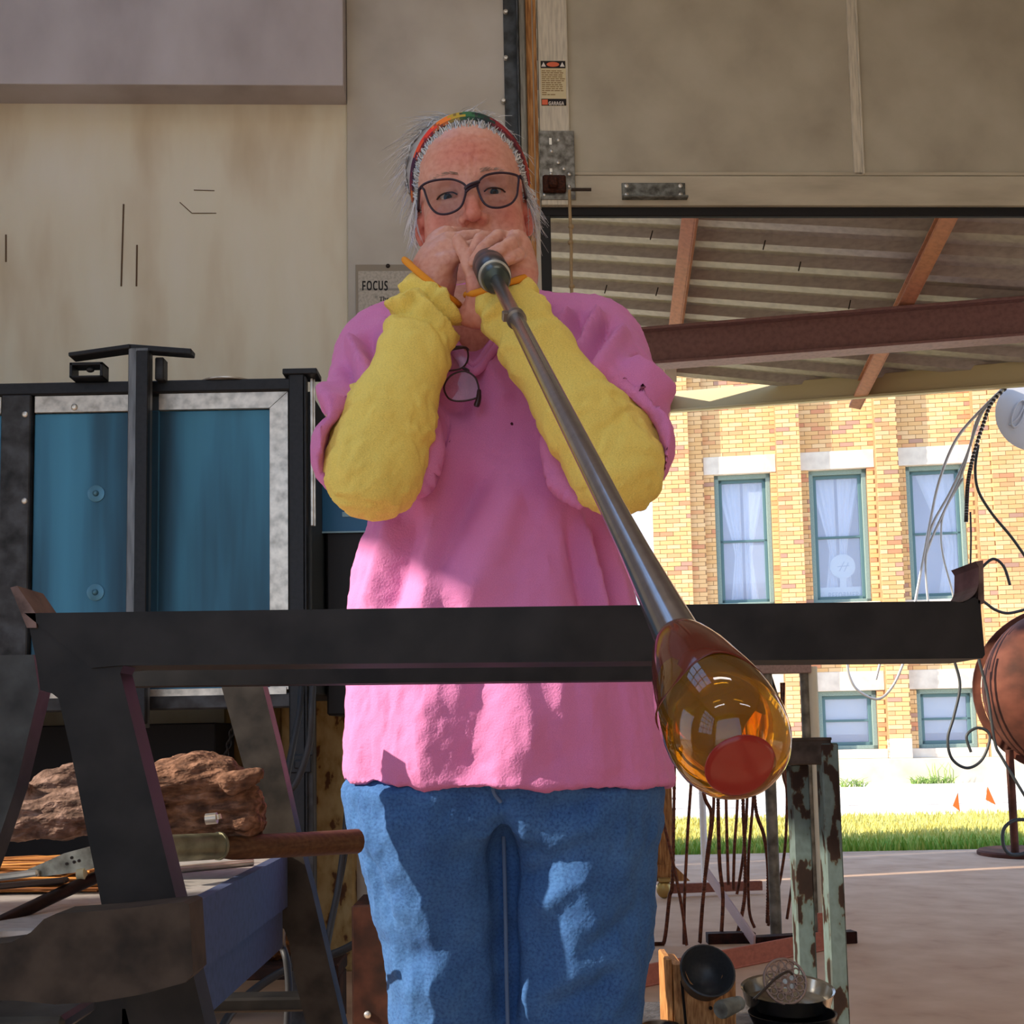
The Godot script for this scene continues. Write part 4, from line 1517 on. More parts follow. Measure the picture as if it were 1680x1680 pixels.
	# worn block clamped on the front leg
	b = mb()
	plate(b, [[-60, 1556], [18, 1546], [50, 1530], [72, 1508], [92, 1499], [180, 1493], [300, 1480], [310, 1484], [317, 1598], [304, 1612], [230, 1632], [160, 1644], [90, 1648], [30, 1642], [-60, 1640]], 0.7, 0.03)
	obj("pad_block", b, mat("pad_brown", hx(66, 56, 46), 0.75, 0, TX.blotch, Vector3.ONE * 4, TX.bump, 0.012), k)
	b = mb()
	b.span(at(-60, 1700, 0.78), at(104, 1668, 0.78) + Vector3(0, 0, -0.06), 0.003)
	obj("foot_shelf", b, steel2, k)
	b = mb()
	b.span(at(300, 1664, 1.5), at(500, 1636, 1.5) + Vector3(0, 0, -0.04), 0.003)
	obj("stretcher", b, steel, k)
	# feet that carry the frame to the floor
	b = mb()
	b.span(Vector3(-0.31, 0.0, -0.84), Vector3(-0.22, 0.56, -0.80), 0.003)
	obj("foot", b, steel, k)
	b = mb()
	b.span(Vector3(-0.245, 0.0, -1.46), Vector3(-0.19, 0.40, -1.42), 0.003)
	obj("foot", b, steel, k)

func bench_tools() -> void:
	var ty := 0.66
	# gnarled driftwood: two pieces seen either side of the front leg
	var bark := mat("driftwood", hx(240, 240, 246), 0.9, 0, TX.bark, Vector3(3, 6, 6), TX.bump, 0.35)
	var wr := func(q: Vector3, n: Vector3) -> float:
		var g := wob.get_noise_3d(q.x * 4.0 + 3.0 * q.y, q.y * 60.0 - q.x * 6.0, q.z * 45.0)
		return 0.007 * g + 0.001 * wob.get_noise_3dv(q * 90.0) - 0.010 * maxf(0.0, 0.25 - absf(wob.get_noise_3d(q.x * 7.0 + 9.0, q.y * 36.0, q.z * 36.0)))
	var s := Soft.new()
	var D := 1.2
	s.chain(sight([[-20, 1345], [40, 1342], [110, 1335], [170, 1325], [240, 1318]], D), [0.012, 0.022, 0.024, 0.024, 0.02], 0.012)
	s.chain(sight([[40, 1320], [80, 1295], [115, 1278], [130, 1275]], D + 0.03), [0.018, 0.016, 0.012, 0.01], 0.012)
	s.chain(sight([[36, 1300], [32, 1297], [28, 1293]], D), [0.012, 0.008, 0.003], 0.006)
	s.chain(sight([[60, 1312], [140, 1310], [200, 1300]], D + 0.04), [0.014, 0.02, 0.02], 0.012)
	var b := mb()
	skin(b, s, at(-40, 1420, D + 0.1), at(260, 1250, D - 0.09), 0.0036, wr)
	tag(obj("driftwood", b, bark), "gnarled pale driftwood end at the left edge of the steel table", "driftwood")
	s = Soft.new()
	s.chain(sight([[225, 1300], [270, 1290], [320, 1275], [365, 1280], [400, 1300]], D + 0.02), [0.02, 0.024, 0.024, 0.022, 0.014], 0.012)
	s.chain(sight([[380, 1285], [405, 1278], [418, 1270], [428, 1261]], D - 0.01), [0.012, 0.009, 0.006, 0.003], 0.008)
	s.chain(sight([[270, 1265], [300, 1262], [350, 1258]], D + 0.04), [0.01, 0.012, 0.012], 0.012)
	s.chain(sight([[280, 1345], [340, 1330], [390, 1335], [410, 1360]], D + 0.04), [0.026, 0.03, 0.028, 0.014], 0.014)
	s.chain(sight([[392, 1310], [402, 1345], [404, 1378]], D + 0.02), [0.014, 0.012, 0.006], 0.01)
	b = mb()
	skin(b, s, at(180, 1430, D + 0.14), at(450, 1240, D - 0.09), 0.0036, wr)
	tag(obj("driftwood", b, mat("driftwood_dark", hx(240, 220, 206), 0.9, 0, TX.bark, Vector3(3, 6, 6), TX.bump, 0.35)), "dark layered driftwood with a pointed tip between the bench legs", "driftwood")
	# brass fitting lying under the wood
	b = mb()
	b.tube([at(338, 1344, 1.1), at(356, 1342, 1.1)], 0.0055, 10)
	b.tube([at(357, 1336, 1.1), at(359, 1344, 1.1)], 0.003, 8)
	tag(obj("pipe_fitting", b, mat("bright_fitting", hx(206, 196, 180), 0.35, 0.8)), "small bright pipe fitting under the dark driftwood", "fitting")
	# straw brush
	b = mb()
	for i in 190:
		var y0 := rng.randf_range(0.002, 0.028)
		var z0 := -1.1 - rng.randf_range(0.0, 0.07)
		var xa := rng.randf_range(-0.62, -0.5)
		var p0 := Vector3(xa, ty + y0, z0)
		var p1 := Vector3(xa + 0.12, ty + y0 + rng.randf_range(-0.002, 0.006), z0 + rng.randf_range(-0.008, 0.008))
		var p2 := Vector3(rng.randf_range(-0.42, -0.36), ty + clampf(y0 + rng.randf_range(-0.004, 0.008), 0.002, 0.034), z0 + rng.randf_range(-0.012, 0.012))
		b.col = lin(hx(206, 140, 66).lerp(hx(120, 70, 32), rng.randf()))
		b.tube([p0, p1, p2], 0.0011, 4)
	tag(obj("straw_brush", b, vmat("straw", 0.7)), "orange-brown straw brush bristles lying under the driftwood", "brush")
	# jacks with pale grip plate
	var j := thing("jacks", "pale steel jacks tool with a drilled grip plate on the table", "jacks", at(100, 1440, 1.02))
	b = mb()
	plate(b, [[42, 1428], [70, 1416], [105, 1400], [142, 1390], [156, 1392], [158, 1424], [120, 1432], [70, 1438]], 1.03, 0.012)
	obj("grip", b, mat("grip_pale", hx(206, 204, 188), 0.4, 0.3, TX.blotch, Vector3.ONE * 6), j)
	b = mb()
	for q in [[118, 1407], [122, 1414], [130, 1412], [110, 1417]]:
		b.lathe([Vector2(0.0014, 0), Vector2(0.0014, 0.001), Vector2(0, 0.0012)], Transform3D(Basis(Vector3.RIGHT, PI / 2), at(q[0], q[1], 1.03)), 8)
	obj("rivet", b, mat("dark_pin", hx(60, 50, 44), 0.5, 0.5), j)
	b = mb()
	b.bar(at(-40, 1444, 1.03), at(66, 1431, 1.03), 0.012, 0.006)
	obj("blade", b, mat("bright_trim", hx(212, 206, 196), 0.32, 0.85), j)
	b = mb()
	b.bar(at(-40, 1458, 1.01), at(110, 1444, 1.01), 0.012, 0.005)
	obj("blade", b, mat("dark_blade", hx(70, 52, 42), 0.45, 0.6), j)
	b = mb()
	b.tube([at(128, 1436, 1.03), at(140, 1434, 1.03)], 0.0055, 10)
	obj("pivot", b, mat("pivot_cream", hx(190, 176, 140), 0.5), j)
	# black rod lying across the near corner
	b = mb()
	b.tube([at(-30, 1528, 0.935), at(90, 1470, 1.0), at(165, 1436, 1.05)], 0.0055, 10)
	tag(obj("iron_rod", b, mat("rod_iron", hx(70, 58, 54), 0.5, 0.5, TX.rust, Vector3.ONE * 4)), "dark iron rod lying slantwise on the near table corner", "rod")
	# paddle: steel ferrule with a wooden handle
	var p := thing("paddle", "worn steel-ended paddle with a long wooden handle sticking out to the jeans", "paddle", at(360, 1410, 1.2))
	b = mb()
	var a0 := at(262, 1393, 1.14)
	var a1 := at(357, 1388, 1.2)
	b.tube([a0, a1], 0.0135, 18)
	b.tube([a1, a1 + (a1 - a0).normalized() * 0.003], 0.0145, 18)
	obj("ferrule", b, mat("ferrule_steel", hx(150, 150, 128), 0.4, 0.6, TX.blotch, Vector3(6, 4, 6)), p)
	b = mb()
	var h := curve([a1, at(380, 1391, 1.21), at(440, 1388, 1.24), at(520, 1384, 1.29), at(586, 1380, 1.33)], 4)
	var rs := []
	for i in h.size():
		var t := float(i) / (h.size() - 1)
		rs.append(0.0085 + 0.0035 * sin(minf(t * 5.0, 1.4)) + 0.002 * t)
	b.tube(h, rs, 14)
	obj("handle", b, mat("handle_wood", hx(112, 100, 92), 0.6, 0, TX.wood, Vector3(1.5, 12, 12)), p)
	for q in [[1424, 1412, 1.25, 0.003, "lower of two thin bright rods lying under the paddle"], [1415, 1404, 1.28, 0.0025, "upper of two thin bright rods lying under the paddle"]]:
		b = mb()
		var e0 := at(270, q[0], q[2])
		var e1 := at(415, q[1], q[2] + 0.07)
		e0.y = ty + q[3]; e1.y = ty + q[3]
		b.tube([e0, e1], q[3], 8)
		tag(obj("steel_rod", b, mat("bright_trim", hx(212, 206, 196), 0.32, 0.85)), q[4], "rod")

# ---------------------------------------------------------------- right of the glassblower
func right_stand() -> void:
	var s := thing("pipe_stand", "tall steel stand with flaking pale green legs", "stand", Vector3(0.64, 0, -2.5))
	var peel := mat("peeling_green", hx(150, 156, 158), 0.75, 0.1, TX.peel, Vector3(2.2, 1.3, 2.2))
	var dark := mat("stand_dark", hx(74, 66, 62), 0.6, 0.3, TX.blotch, Vector3.ONE * 3)
	var z := -2.42
	var p0 := at(1240, 1212, 2.42)
	var p1 := at(1375, 1254, 2.42)
	var b := mb()
	b.span(Vector3(p0.x, p1.y, z - 0.05), Vector3(p1.x - 0.012, p0.y, z), 0.003)
	b.span(Vector3(p0.x, p0.y - 0.006, z - 0.09), Vector3(p1.x - 0.012, p0.y, z + 0.004), 0.001)
	obj("top_bar", b, dark, s)
	b = mb()
	var r0 := at(1350, 1300, 2.42)
	var r1 := at(1378, 1300, 2.42)
	b.span(Vector3(r0.x, 0, z - 0.045), Vector3(r1.x, p0.y - 0.012, z + 0.004), 0.003)
	obj("leg", b, peel, s)
	b = mb()
	r0 = at(1300, 1300, 2.46)
	r1 = at(1330, 1300, 2.46)
	b.span(Vector3(r0.x, 0.0, z - 0.09), Vector3(r1.x, p1.y, z - 0.045), 0.003)
	obj("leg", b, peel, s)
	b = mb()
	b.span(Vector3(p0.x, 0.06, z - 0.085), Vector3(p1.x - 0.02, 0.09, z - 0.06), 0.003)
	obj("stretcher", b, dark, s)

func rod_rack() -> void:
	var r := thing("rod_rack", "rusty red floor rack of angle iron with upright poles", "rack", on_floor(1200, 1540))
	var red := mat("rack_red", hx(196, 120, 100), 0.7, 0.1, TX.grain, Vector3.ONE * 2)
	var dk := mat("rack_dark", hx(86, 56, 50), 0.7, 0.2, TX.rust, Vector3.ONE * 2)
	var rz := 4.55
	var b := mb()
	var a := at(1040, 1608, 3.72); a.y = 0.0
	var c := at(1352, 1540, 4.30); c.y = 0.0
	b.bar(a + Vector3(0, 0.035, 0), c + Vector3(0, 0.035, 0), 0.008, 0.07)
	b.bar(a + Vector3(0, 0.004, -0.03), c + Vector3(0, 0.004, -0.03), 0.06, 0.007)
	obj("diagonal_foot", b, red, r)
	b = mb()
	b.bar(c + Vector3(-0.006, 0, 0), c + Vector3(-0.006, 0.135, 0), 0.03, 0.01, Vector3.BACK)
	obj("foot_upright", b, red, r)
	b = mb()
	var e0 := on_floor(1238, 1556)
	var e1 := on_floor(1402, 1546)
	b.bar(e0 + Vector3(0, 0.022, 0), e1 + Vector3(0, 0.022, 0), 0.05, 0.044)
	obj("cross_foot", b, dk, r)
	b = mb()
	e0 = on_floor(1160, 1548)
	e1 = on_floor(1238, 1546)
	b.bar(e0 + Vector3(0, 0.02, 0), e1 + Vector3(0, 0.02, 0), 0.05, 0.04)
	obj("cross_foot", b, dk, r)
	b = mb()
	e0 = on_floor(1085, 1472)
	e1 = on_floor(1250, 1466)
	b.bar(e0 + Vector3(0, 0.04, 0), e1 + Vector3(0, 0.04, 0), 0.03, 0.045)
	obj("back_foot", b, mat("rack_red_dull", hx(150, 92, 76), 0.7, 0.1, TX.grain, Vector3.ONE * 2), r)
	b = mb()
	b.bar(at(1160, 1432, 5.0), at(1238, 1545, 4.35), 0.01, 0.05)
	obj("brace", b, mat("brace_pink", hx(190, 160, 156), 0.6), r)
	# top bar and poles
	b = mb()
	var t0 := at(1100, 1098, rz)
	var t1 := at(1328, 1094, rz)
	b.bar(t0, t1, 0.06, 0.05)
	obj("top_bar", b, mat("rack_top", hx(176, 146, 136), 0.6, 0.1, TX.grain, Vector3.ONE * 3), r)
	var pole := mat("pole_grey", hx(150, 144, 132), 0.6, 0.2, TX.blotch, Vector3.ONE * 2)
	for q in [[1257, 1100, 1535, 0.022, pole], [1319, 1104, 1545, 0.017, pole], [1340, 1290, 1500, 0.02, mat("pole_cream", hx(226, 216, 190), 0.5)]]:
		b = mb()
		var p0: Vector3 = at(q[0], q[1], rz)
		if q[0] == 1340: p0 = Vector3(p0.x, t1.y, p0.z)
		b.tube([p0, Vector3(p0.x, 0.0, p0.z)], q[3], 14)
		obj("pole", b, q[4], r)
	# free-standing white pole and the brown caster stand farther back
	b = mb()
	var w0 := on_floor(1157, 1452)
	b.tube([w0, w0 + Vector3(0, 1.0, 0)], 0.018, 12)
	tag(obj("white_pole", b, mat("pole_white", hx(232, 232, 236), 0.5)), "slim white pole standing behind the hanging rods", "pole")
	var st := thing("caster_stand", "brown timber stand on a brass caster beside the jeans", "stand", on_floor(1095, 1472))
	b = mb()
	var sp := st.position
	b.span(sp + Vector3(-0.035, 0.09, -0.05), sp + Vector3(0.035, 0.95, 0.02), 0.004)
	obj("post", b, mat("stand_brown", hx(210, 196, 180), 0.7, 0, TX.wood, Vector3(5, 0.6, 5)), st)
	b = mb()
	b.span(sp + Vector3(-0.09, 0.09, -0.04), sp + Vector3(-0.03, 0.62, 0.0), 0.004)
	obj("side_board", b, mat("stand_tan", hx(250, 236, 214), 0.7, 0, TX.wood, Vector3(5, 0.6, 5)), st)
	b = mb()
	b.prism(PackedVector2Array([Vector2(-0.12, 0.08), Vector2(0.11, 0.08), Vector2(0.03, 0.16), Vector2(-0.06, 0.16)]), -0.03, 0.03, Transform3D(Basis(), sp))
	obj("foot", b, mat("stand_brown", hx(150, 112, 78), 0.7), st)
	var cs := mb()
	cs.ball(sp + Vector3(-0.02, 0.045, 0.04), Vector3(0.038, 0.045, 0.03), 10)
	obj("caster", cs, mat("brass", hx(176, 150, 96), 0.35, 0.8), st)
	cs = mb()
	cs.span(sp + Vector3(-0.05, 0.08, 0.0), sp + Vector3(0.02, 0.1, 0.07), 0.003)
	obj("caster_plate", cs, mat("brass", hx(176, 150, 96), 0.35, 0.8), st)
	# the iron rods that hang from the rack and reach the floor
	var iron := mat("rod_rust", hx(190, 170, 160), 0.6, 0.2, TX.rust, Vector3.ONE * 4)
	var rods := [
		[[[1095, 1120], [1076, 1250], [1081, 1315], [1102, 1405], [1119, 1491], [1127, 1555]], "rod bowing right from the caster stand, ending under the red foot", 0],
		[[[1130, 1110], [1136, 1230], [1128, 1370], [1123, 1474], [1122, 1553]], "straight rod just left of the white pole", 0],
		[[[1108, 1120], [1104, 1422], [1098, 1474], [1090, 1543], [1077, 1572], [1068, 1545], [1063, 1494], [1060, 1440]], "twisted rod bent in a loop low beside the jeans", 1],
		[[[1150, 1110], [1153, 1288], [1167, 1336], [1160, 1405], [1152, 1491], [1148, 1550]], "long rod kinked above the white pole", 1],
		[[[1160, 1110], [1171, 1298], [1164, 1388], [1157, 1440]], "short rod crossing the white pole", 0],
		[[[1176, 1110], [1178, 1301], [1179, 1370], [1181, 1422], [1186, 1474], [1183, 1540]], "wavy twisted rod, first past the white pole", 1],
		[[[1190, 1110], [1191, 1301], [1195, 1452]], "thin straight rod, second past the white pole", 0],
		[[[1214, 1110], [1210, 1308], [1205, 1388], [1203, 1460]], "rod third past the white pole, short and dark", 0],
		[[[1218, 1110], [1219, 1308], [1221, 1370], [1222, 1467], [1210, 1532]], "rod swinging left at its foot by the brace", 1],
		[[[1228, 1110], [1226, 1305], [1219, 1405], [1209, 1467]], "rod leaning left in the middle of the bunch", 0],
		[[[1240, 1110], [1236, 1301], [1228, 1405], [1229, 1491], [1238, 1522]], "rod ending at the foot of the brace", 0],
		[[[1237, 1110], [1238, 1308], [1253, 1370], [1260, 1425], [1259, 1515]], "rod that slants across the grey pole", 1],
		[[[1286, 1120], [1284, 1257], [1291, 1301], [1288, 1388], [1277, 1457], [1260, 1519]], "rod swinging left between the grey and cream poles", 0],
		[[[1282, 1120], [1288, 1267], [1305, 1353], [1303, 1422], [1291, 1508]], "rod just left of the flaking stand leg", 0],
		[[[1264, 1108], [1274, 1139], [1284, 1165], [1290, 1240]], "short black rod beside the bubble's right edge", 2],
		[[[1319, 1104], [1336, 1146], [1341, 1205], [1340, 1250]], "black rod curving behind the stand's top bar", 2],
	]
	var d := 4.42
	for q in rods:
		b = mb()
		var pts := curve(sight(q[0], d), 7)
		for i in pts.size():
			pts[i].y = maxf(pts[i].y, 0.007)
		if q[2] == 1:
			var rr := []
			for i in pts.size():
				rr.append(0.0062)
			b.tube(pts, rr, 7)
			# twist ribs
			for i in pts.size() - 1:
				for k in 3:
					var m: Vector3 = pts[i].lerp(pts[i + 1], k / 3.0)
					var dv: Vector3 = (pts[i + 1] - pts[i]).normalized()
					b.tube([m - dv * 0.0035, m + dv * 0.0035], 0.0078, 6)
		else:
			b.tube(pts, 0.006, 8)
		tag(obj("iron_rod", b, mat("rod_black", hx(46, 40, 38), 0.5, 0.4) if q[2] == 2 else iron), q[1], "rod", "iron rods hanging from the rack")
		d += 0.02

func low_table() -> void:
	var ty := 0.345
	var t := thing("low_table", "low rough steel table of moulds and small tools", "table", Vector3(0.38, 0, -1.75))
	var b := mb()
	b.span(Vector3(0.195, ty - 0.02, -2.02), Vector3(0.50, ty, -1.60), 0.004)
	obj("top", b, mat("low_steel", hx(110, 106, 106), 0.5, 0.5, TX.blotch, Vector3.ONE * 5, TX.bump, 0.1), t)
	for x in [0.21, 0.46]:
		for z in [-1.99, -1.64]:
			b = mb()
			b.span(Vector3(x, 0, z), Vector3(x + 0.025, ty - 0.02, z + 0.025), 0.002)
			obj("leg", b, mat("rack_dark", hx(86, 56, 50), 0.7), t)
	# split wooden block mould
	var w := thing("block_mould", "split wooden block holding a black cup mould", "mould", at(1150, 1672, 1.80), "")
	var wood := mat("block_wood", hx(246, 236, 224), 0.65, 0, TX.wood, Vector3(9, 1.5, 9))
	var bz := -1.80
	var lo := at(1107, 1668, 1.8)
	lo.y = ty
	var hi := at(1204, 1585, 1.8)
	b = mb()
	b.prism(PackedVector2Array([Vector2(lo.x, ty), Vector2(hi.x, ty), Vector2(hi.x + 0.002, hi.y - 0.008), Vector2(hi.x - 0.012, hi.y), Vector2(hi.x - 0.03, hi.y - 0.04), Vector2(lo.x + 0.05, hi.y - 0.052), Vector2(lo.x + 0.024, hi.y - 0.02), Vector2(lo.x + 0.014, hi.y + 0.003), Vector2(lo.x, hi.y + 0.004)]), -0.09, 0.0, Transform3D(Basis(), Vector3(0, 0, bz)))
	obj("block", b, wood, w)
	b = mb()
	b.span(Vector3(lo.x - 0.012, ty, bz - 0.085), Vector3(lo.x - 0.001, hi.y + 0.012, bz - 0.005), 0.002)
	obj("slab", b, wood, w)
	b = mb()
	b.bar(Vector3(lo.x + 0.017, ty + 0.006, bz + 0.001), Vector3(lo.x + 0.012, hi.y - 0.02, bz + 0.001), 0.004, 0.003, Vector3.BACK, 0.0005)
	b.ball(at(1166, 1654, 1.797), Vector3(0.003, 0.003, 0.002), 5)
	obj("split", b, mat("burn_black", hx(30, 22, 18), 0.9), w)
	var cup := thing("cup_mould", "black graphite cup mould tilted open in the wooden block", "mould", at(1162, 1600, 1.79))
	var cb := Basis(Vector3.BACK, deg_to_rad(-12)) * Basis(Vector3.RIGHT, deg_to_rad(52))
	b = mb()
	var cc := at(1160, 1594, 1.775)
	b.lathe([Vector2(0.0, -0.045), Vector2(0.02, -0.042), Vector2(0.034, -0.028), Vector2(0.0405, 0.0), Vector2(0.0425, 0.004), Vector2(0.040, 0.005), Vector2(0.0375, 0.0), Vector2(0.031, -0.024), Vector2(0.018, -0.036), Vector2(0.0, -0.039)], Transform3D(cb, cc), 36)
	obj("cup", b, mat("graphite", hx(62, 64, 66), 0.42, 0.2, TX.grain, Vector3.ONE * 6), cup)
	# grey pestle-like handle
	var g := thing("tool_handle", "grey turned tool handle lying in front of the wooden block", "handle", at(1205, 1655, 1.72))
	b = mb()
	var h0 := at(1182, 1657, 1.70)
	var h1 := at(1238, 1636, 1.76)
	var hd := (h1 - h0).normalized()
	b.tube([h0, h0 + hd * 0.004, h0 + hd * 0.035, h0 + hd * 0.036], [0.0125, 0.0135, 0.0115, 0.0105], 16)
	obj("grip", b, mat("handle_grey", hx(136, 142, 138), 0.5, 0.1, TX.blotch, Vector3.ONE * 6), g)
	b = mb()
	b.ball(h0 + hd * 0.044, Vector3(0.0105, 0.0105, 0.0105), 8)
	obj("knob", b, mat("handle_grey", hx(136, 142, 138), 0.5, 0.1), g)
	# perforated skimmer
	var k := thing("skimmer", "round perforated skimmer with a bent wire handle leaning in the steel bowl", "skimmer", at(1288, 1640, 1.85))
	b = mb()
	var sc := at(1288, 1610, 1.84)
	var sb := Basis(Vector3.BACK, deg_to_rad(-25)) * Basis(Vector3.RIGHT, deg_to_rad(68))
	var R := 0.034
	# a disc of cells: each hole is a ring of small quads
	var cells := [[0.0, 0.0]]
	for i in 6: cells.append([0.0125 * cos(TAU * i / 6 + 0.2), 0.0125 * sin(TAU * i / 6 + 0.2)])
	for i in 12: cells.append([0.0245 * cos(TAU * i / 12), 0.0245 * sin(TAU * i / 12)])
	for cl in cells:
		var ring := []
		for i in 12:
			ring.append(sc + sb * Vector3(cl[0] + 0.0052 * cos(TAU * i / 12), 0, cl[1] + 0.0052 * sin(TAU * i / 12)))
		b.tube(ring, 0.0014, 5, true)
	var rim := []
	for i in 32: rim.append(sc + sb * Vector3(R * cos(TAU * i / 32), 0, R * sin(TAU * i / 32)))
	b.tube(rim, 0.0022, 6, true)
	for i in 18:
		var a := TAU * i / 18
		b.tube([sc + sb * Vector3(0.0185 * cos(a), 0, 0.0185 * sin(a)), sc + sb * Vector3(0.019 * cos(a + 0.25), 0, 0.019 * sin(a + 0.25))], 0.0022, 5)
		b.tube([sc + sb * Vector3(0.031 * cos(a), 0, 0.031 * sin(a)), sc + sb * Vector3(0.0335 * cos(a + 0.05), 0, 0.0335 * sin(a + 0.05))], 0.0022, 5)
	for i in 6:
		var a := TAU * i / 6 + 0.72
		b.tube([sc + sb * Vector3(0.006 * cos(a), 0, 0.006 * sin(a)), sc + sb * Vector3(0.018 * cos(a), 0, 0.018 * sin(a))], 0.002, 5)
	obj("disc", b, mat("skimmer_steel", hx(150, 132, 124), 0.45, 0.6), k)
	b = mb()
	b.tube(curve([at(1237, 1640, 1.77), at(1252, 1626, 1.79), at(1272, 1606, 1.80), at(1292, 1594, 1.81), at(1300, 1598, 1.82)], 5), 0.0022, 7)
	obj("wire_handle", b, mat("wire_dark", hx(66, 58, 54), 0.45, 0.6), k)
	# steel bowl behind, black pan in front
	b = mb()
	var bc := at(1292, 1648, 1.9); bc.y = ty + 0.009
	b.lathe([Vector2(0.0, 0.002), Vector2(0.042, 0.002), Vector2(0.064, 0.014), Vector2(0.070, 0.034), Vector2(0.074, 0.036), Vector2(0.072, 0.032), Vector2(0.067, 0.012), Vector2(0.043, 0.0), Vector2(0.0, 0.0)].map(func(q): return q), Transform3D(Basis(Vector3.RIGHT, 0.12), bc), 40)
	tag(obj("steel_bowl", b, mat("polished_steel", hx(150, 146, 138), 0.16, 0.95)), "shiny steel bowl behind the skimmer", "bowl")
	b = mb()
	var pc := at(1300, 1668, 1.82); pc.y = ty
	b.lathe([Vector2(0.0, 0.0), Vector2(0.055, 0.0), Vector2(0.064, 0.024), Vector2(0.067, 0.0245), Vector2(0.0655, 0.021), Vector2(0.0575, 0.003), Vector2(0.0, 0.003)].map(func(q): return q), Transform3D(Basis(), pc), 40)
	tag(obj("black_pan", b, mat("pan_black", hx(28, 27, 28), 0.35, 0.3)), "shallow black pan in front of the shiny bowl", "pan")
	b = mb()
	var rc := at(1251, 1676, 1.66); rc.y = ty
	b.lathe([Vector2(0.019, 0.0), Vector2(0.022, 0.0), Vector2(0.0225, 0.024), Vector2(0.021, 0.0255), Vector2(0.019, 0.024), Vector2(0.019, 0.0)], Transform3D(Basis(), rc), 28)
	tag(obj("steel_ring", b, mat("ring_steel", hx(112, 100, 94), 0.4, 0.6)), "short steel tube ring at the bottom edge below the skimmer", "ring")
	b = mb()
	var ic := at(1078, 1648, 1.78); ic.y = ty
	b.lathe([Vector2(0.020, 0.0), Vector2(0.036, 0.0), Vector2(0.036, 0.016), Vector2(0.032, 0.02), Vector2(0.024, 0.02), Vector2(0.020, 0.016), Vector2(0.020, 0.0)], Transform3D(Basis(), ic), 28)
	tag(obj("iron_ring", b, mat("ring_iron", hx(58, 54, 52), 0.55, 0.4, TX.blotch, Vector3.ONE * 6)), "thick dark iron ring between the jeans and the wooden block", "ring")

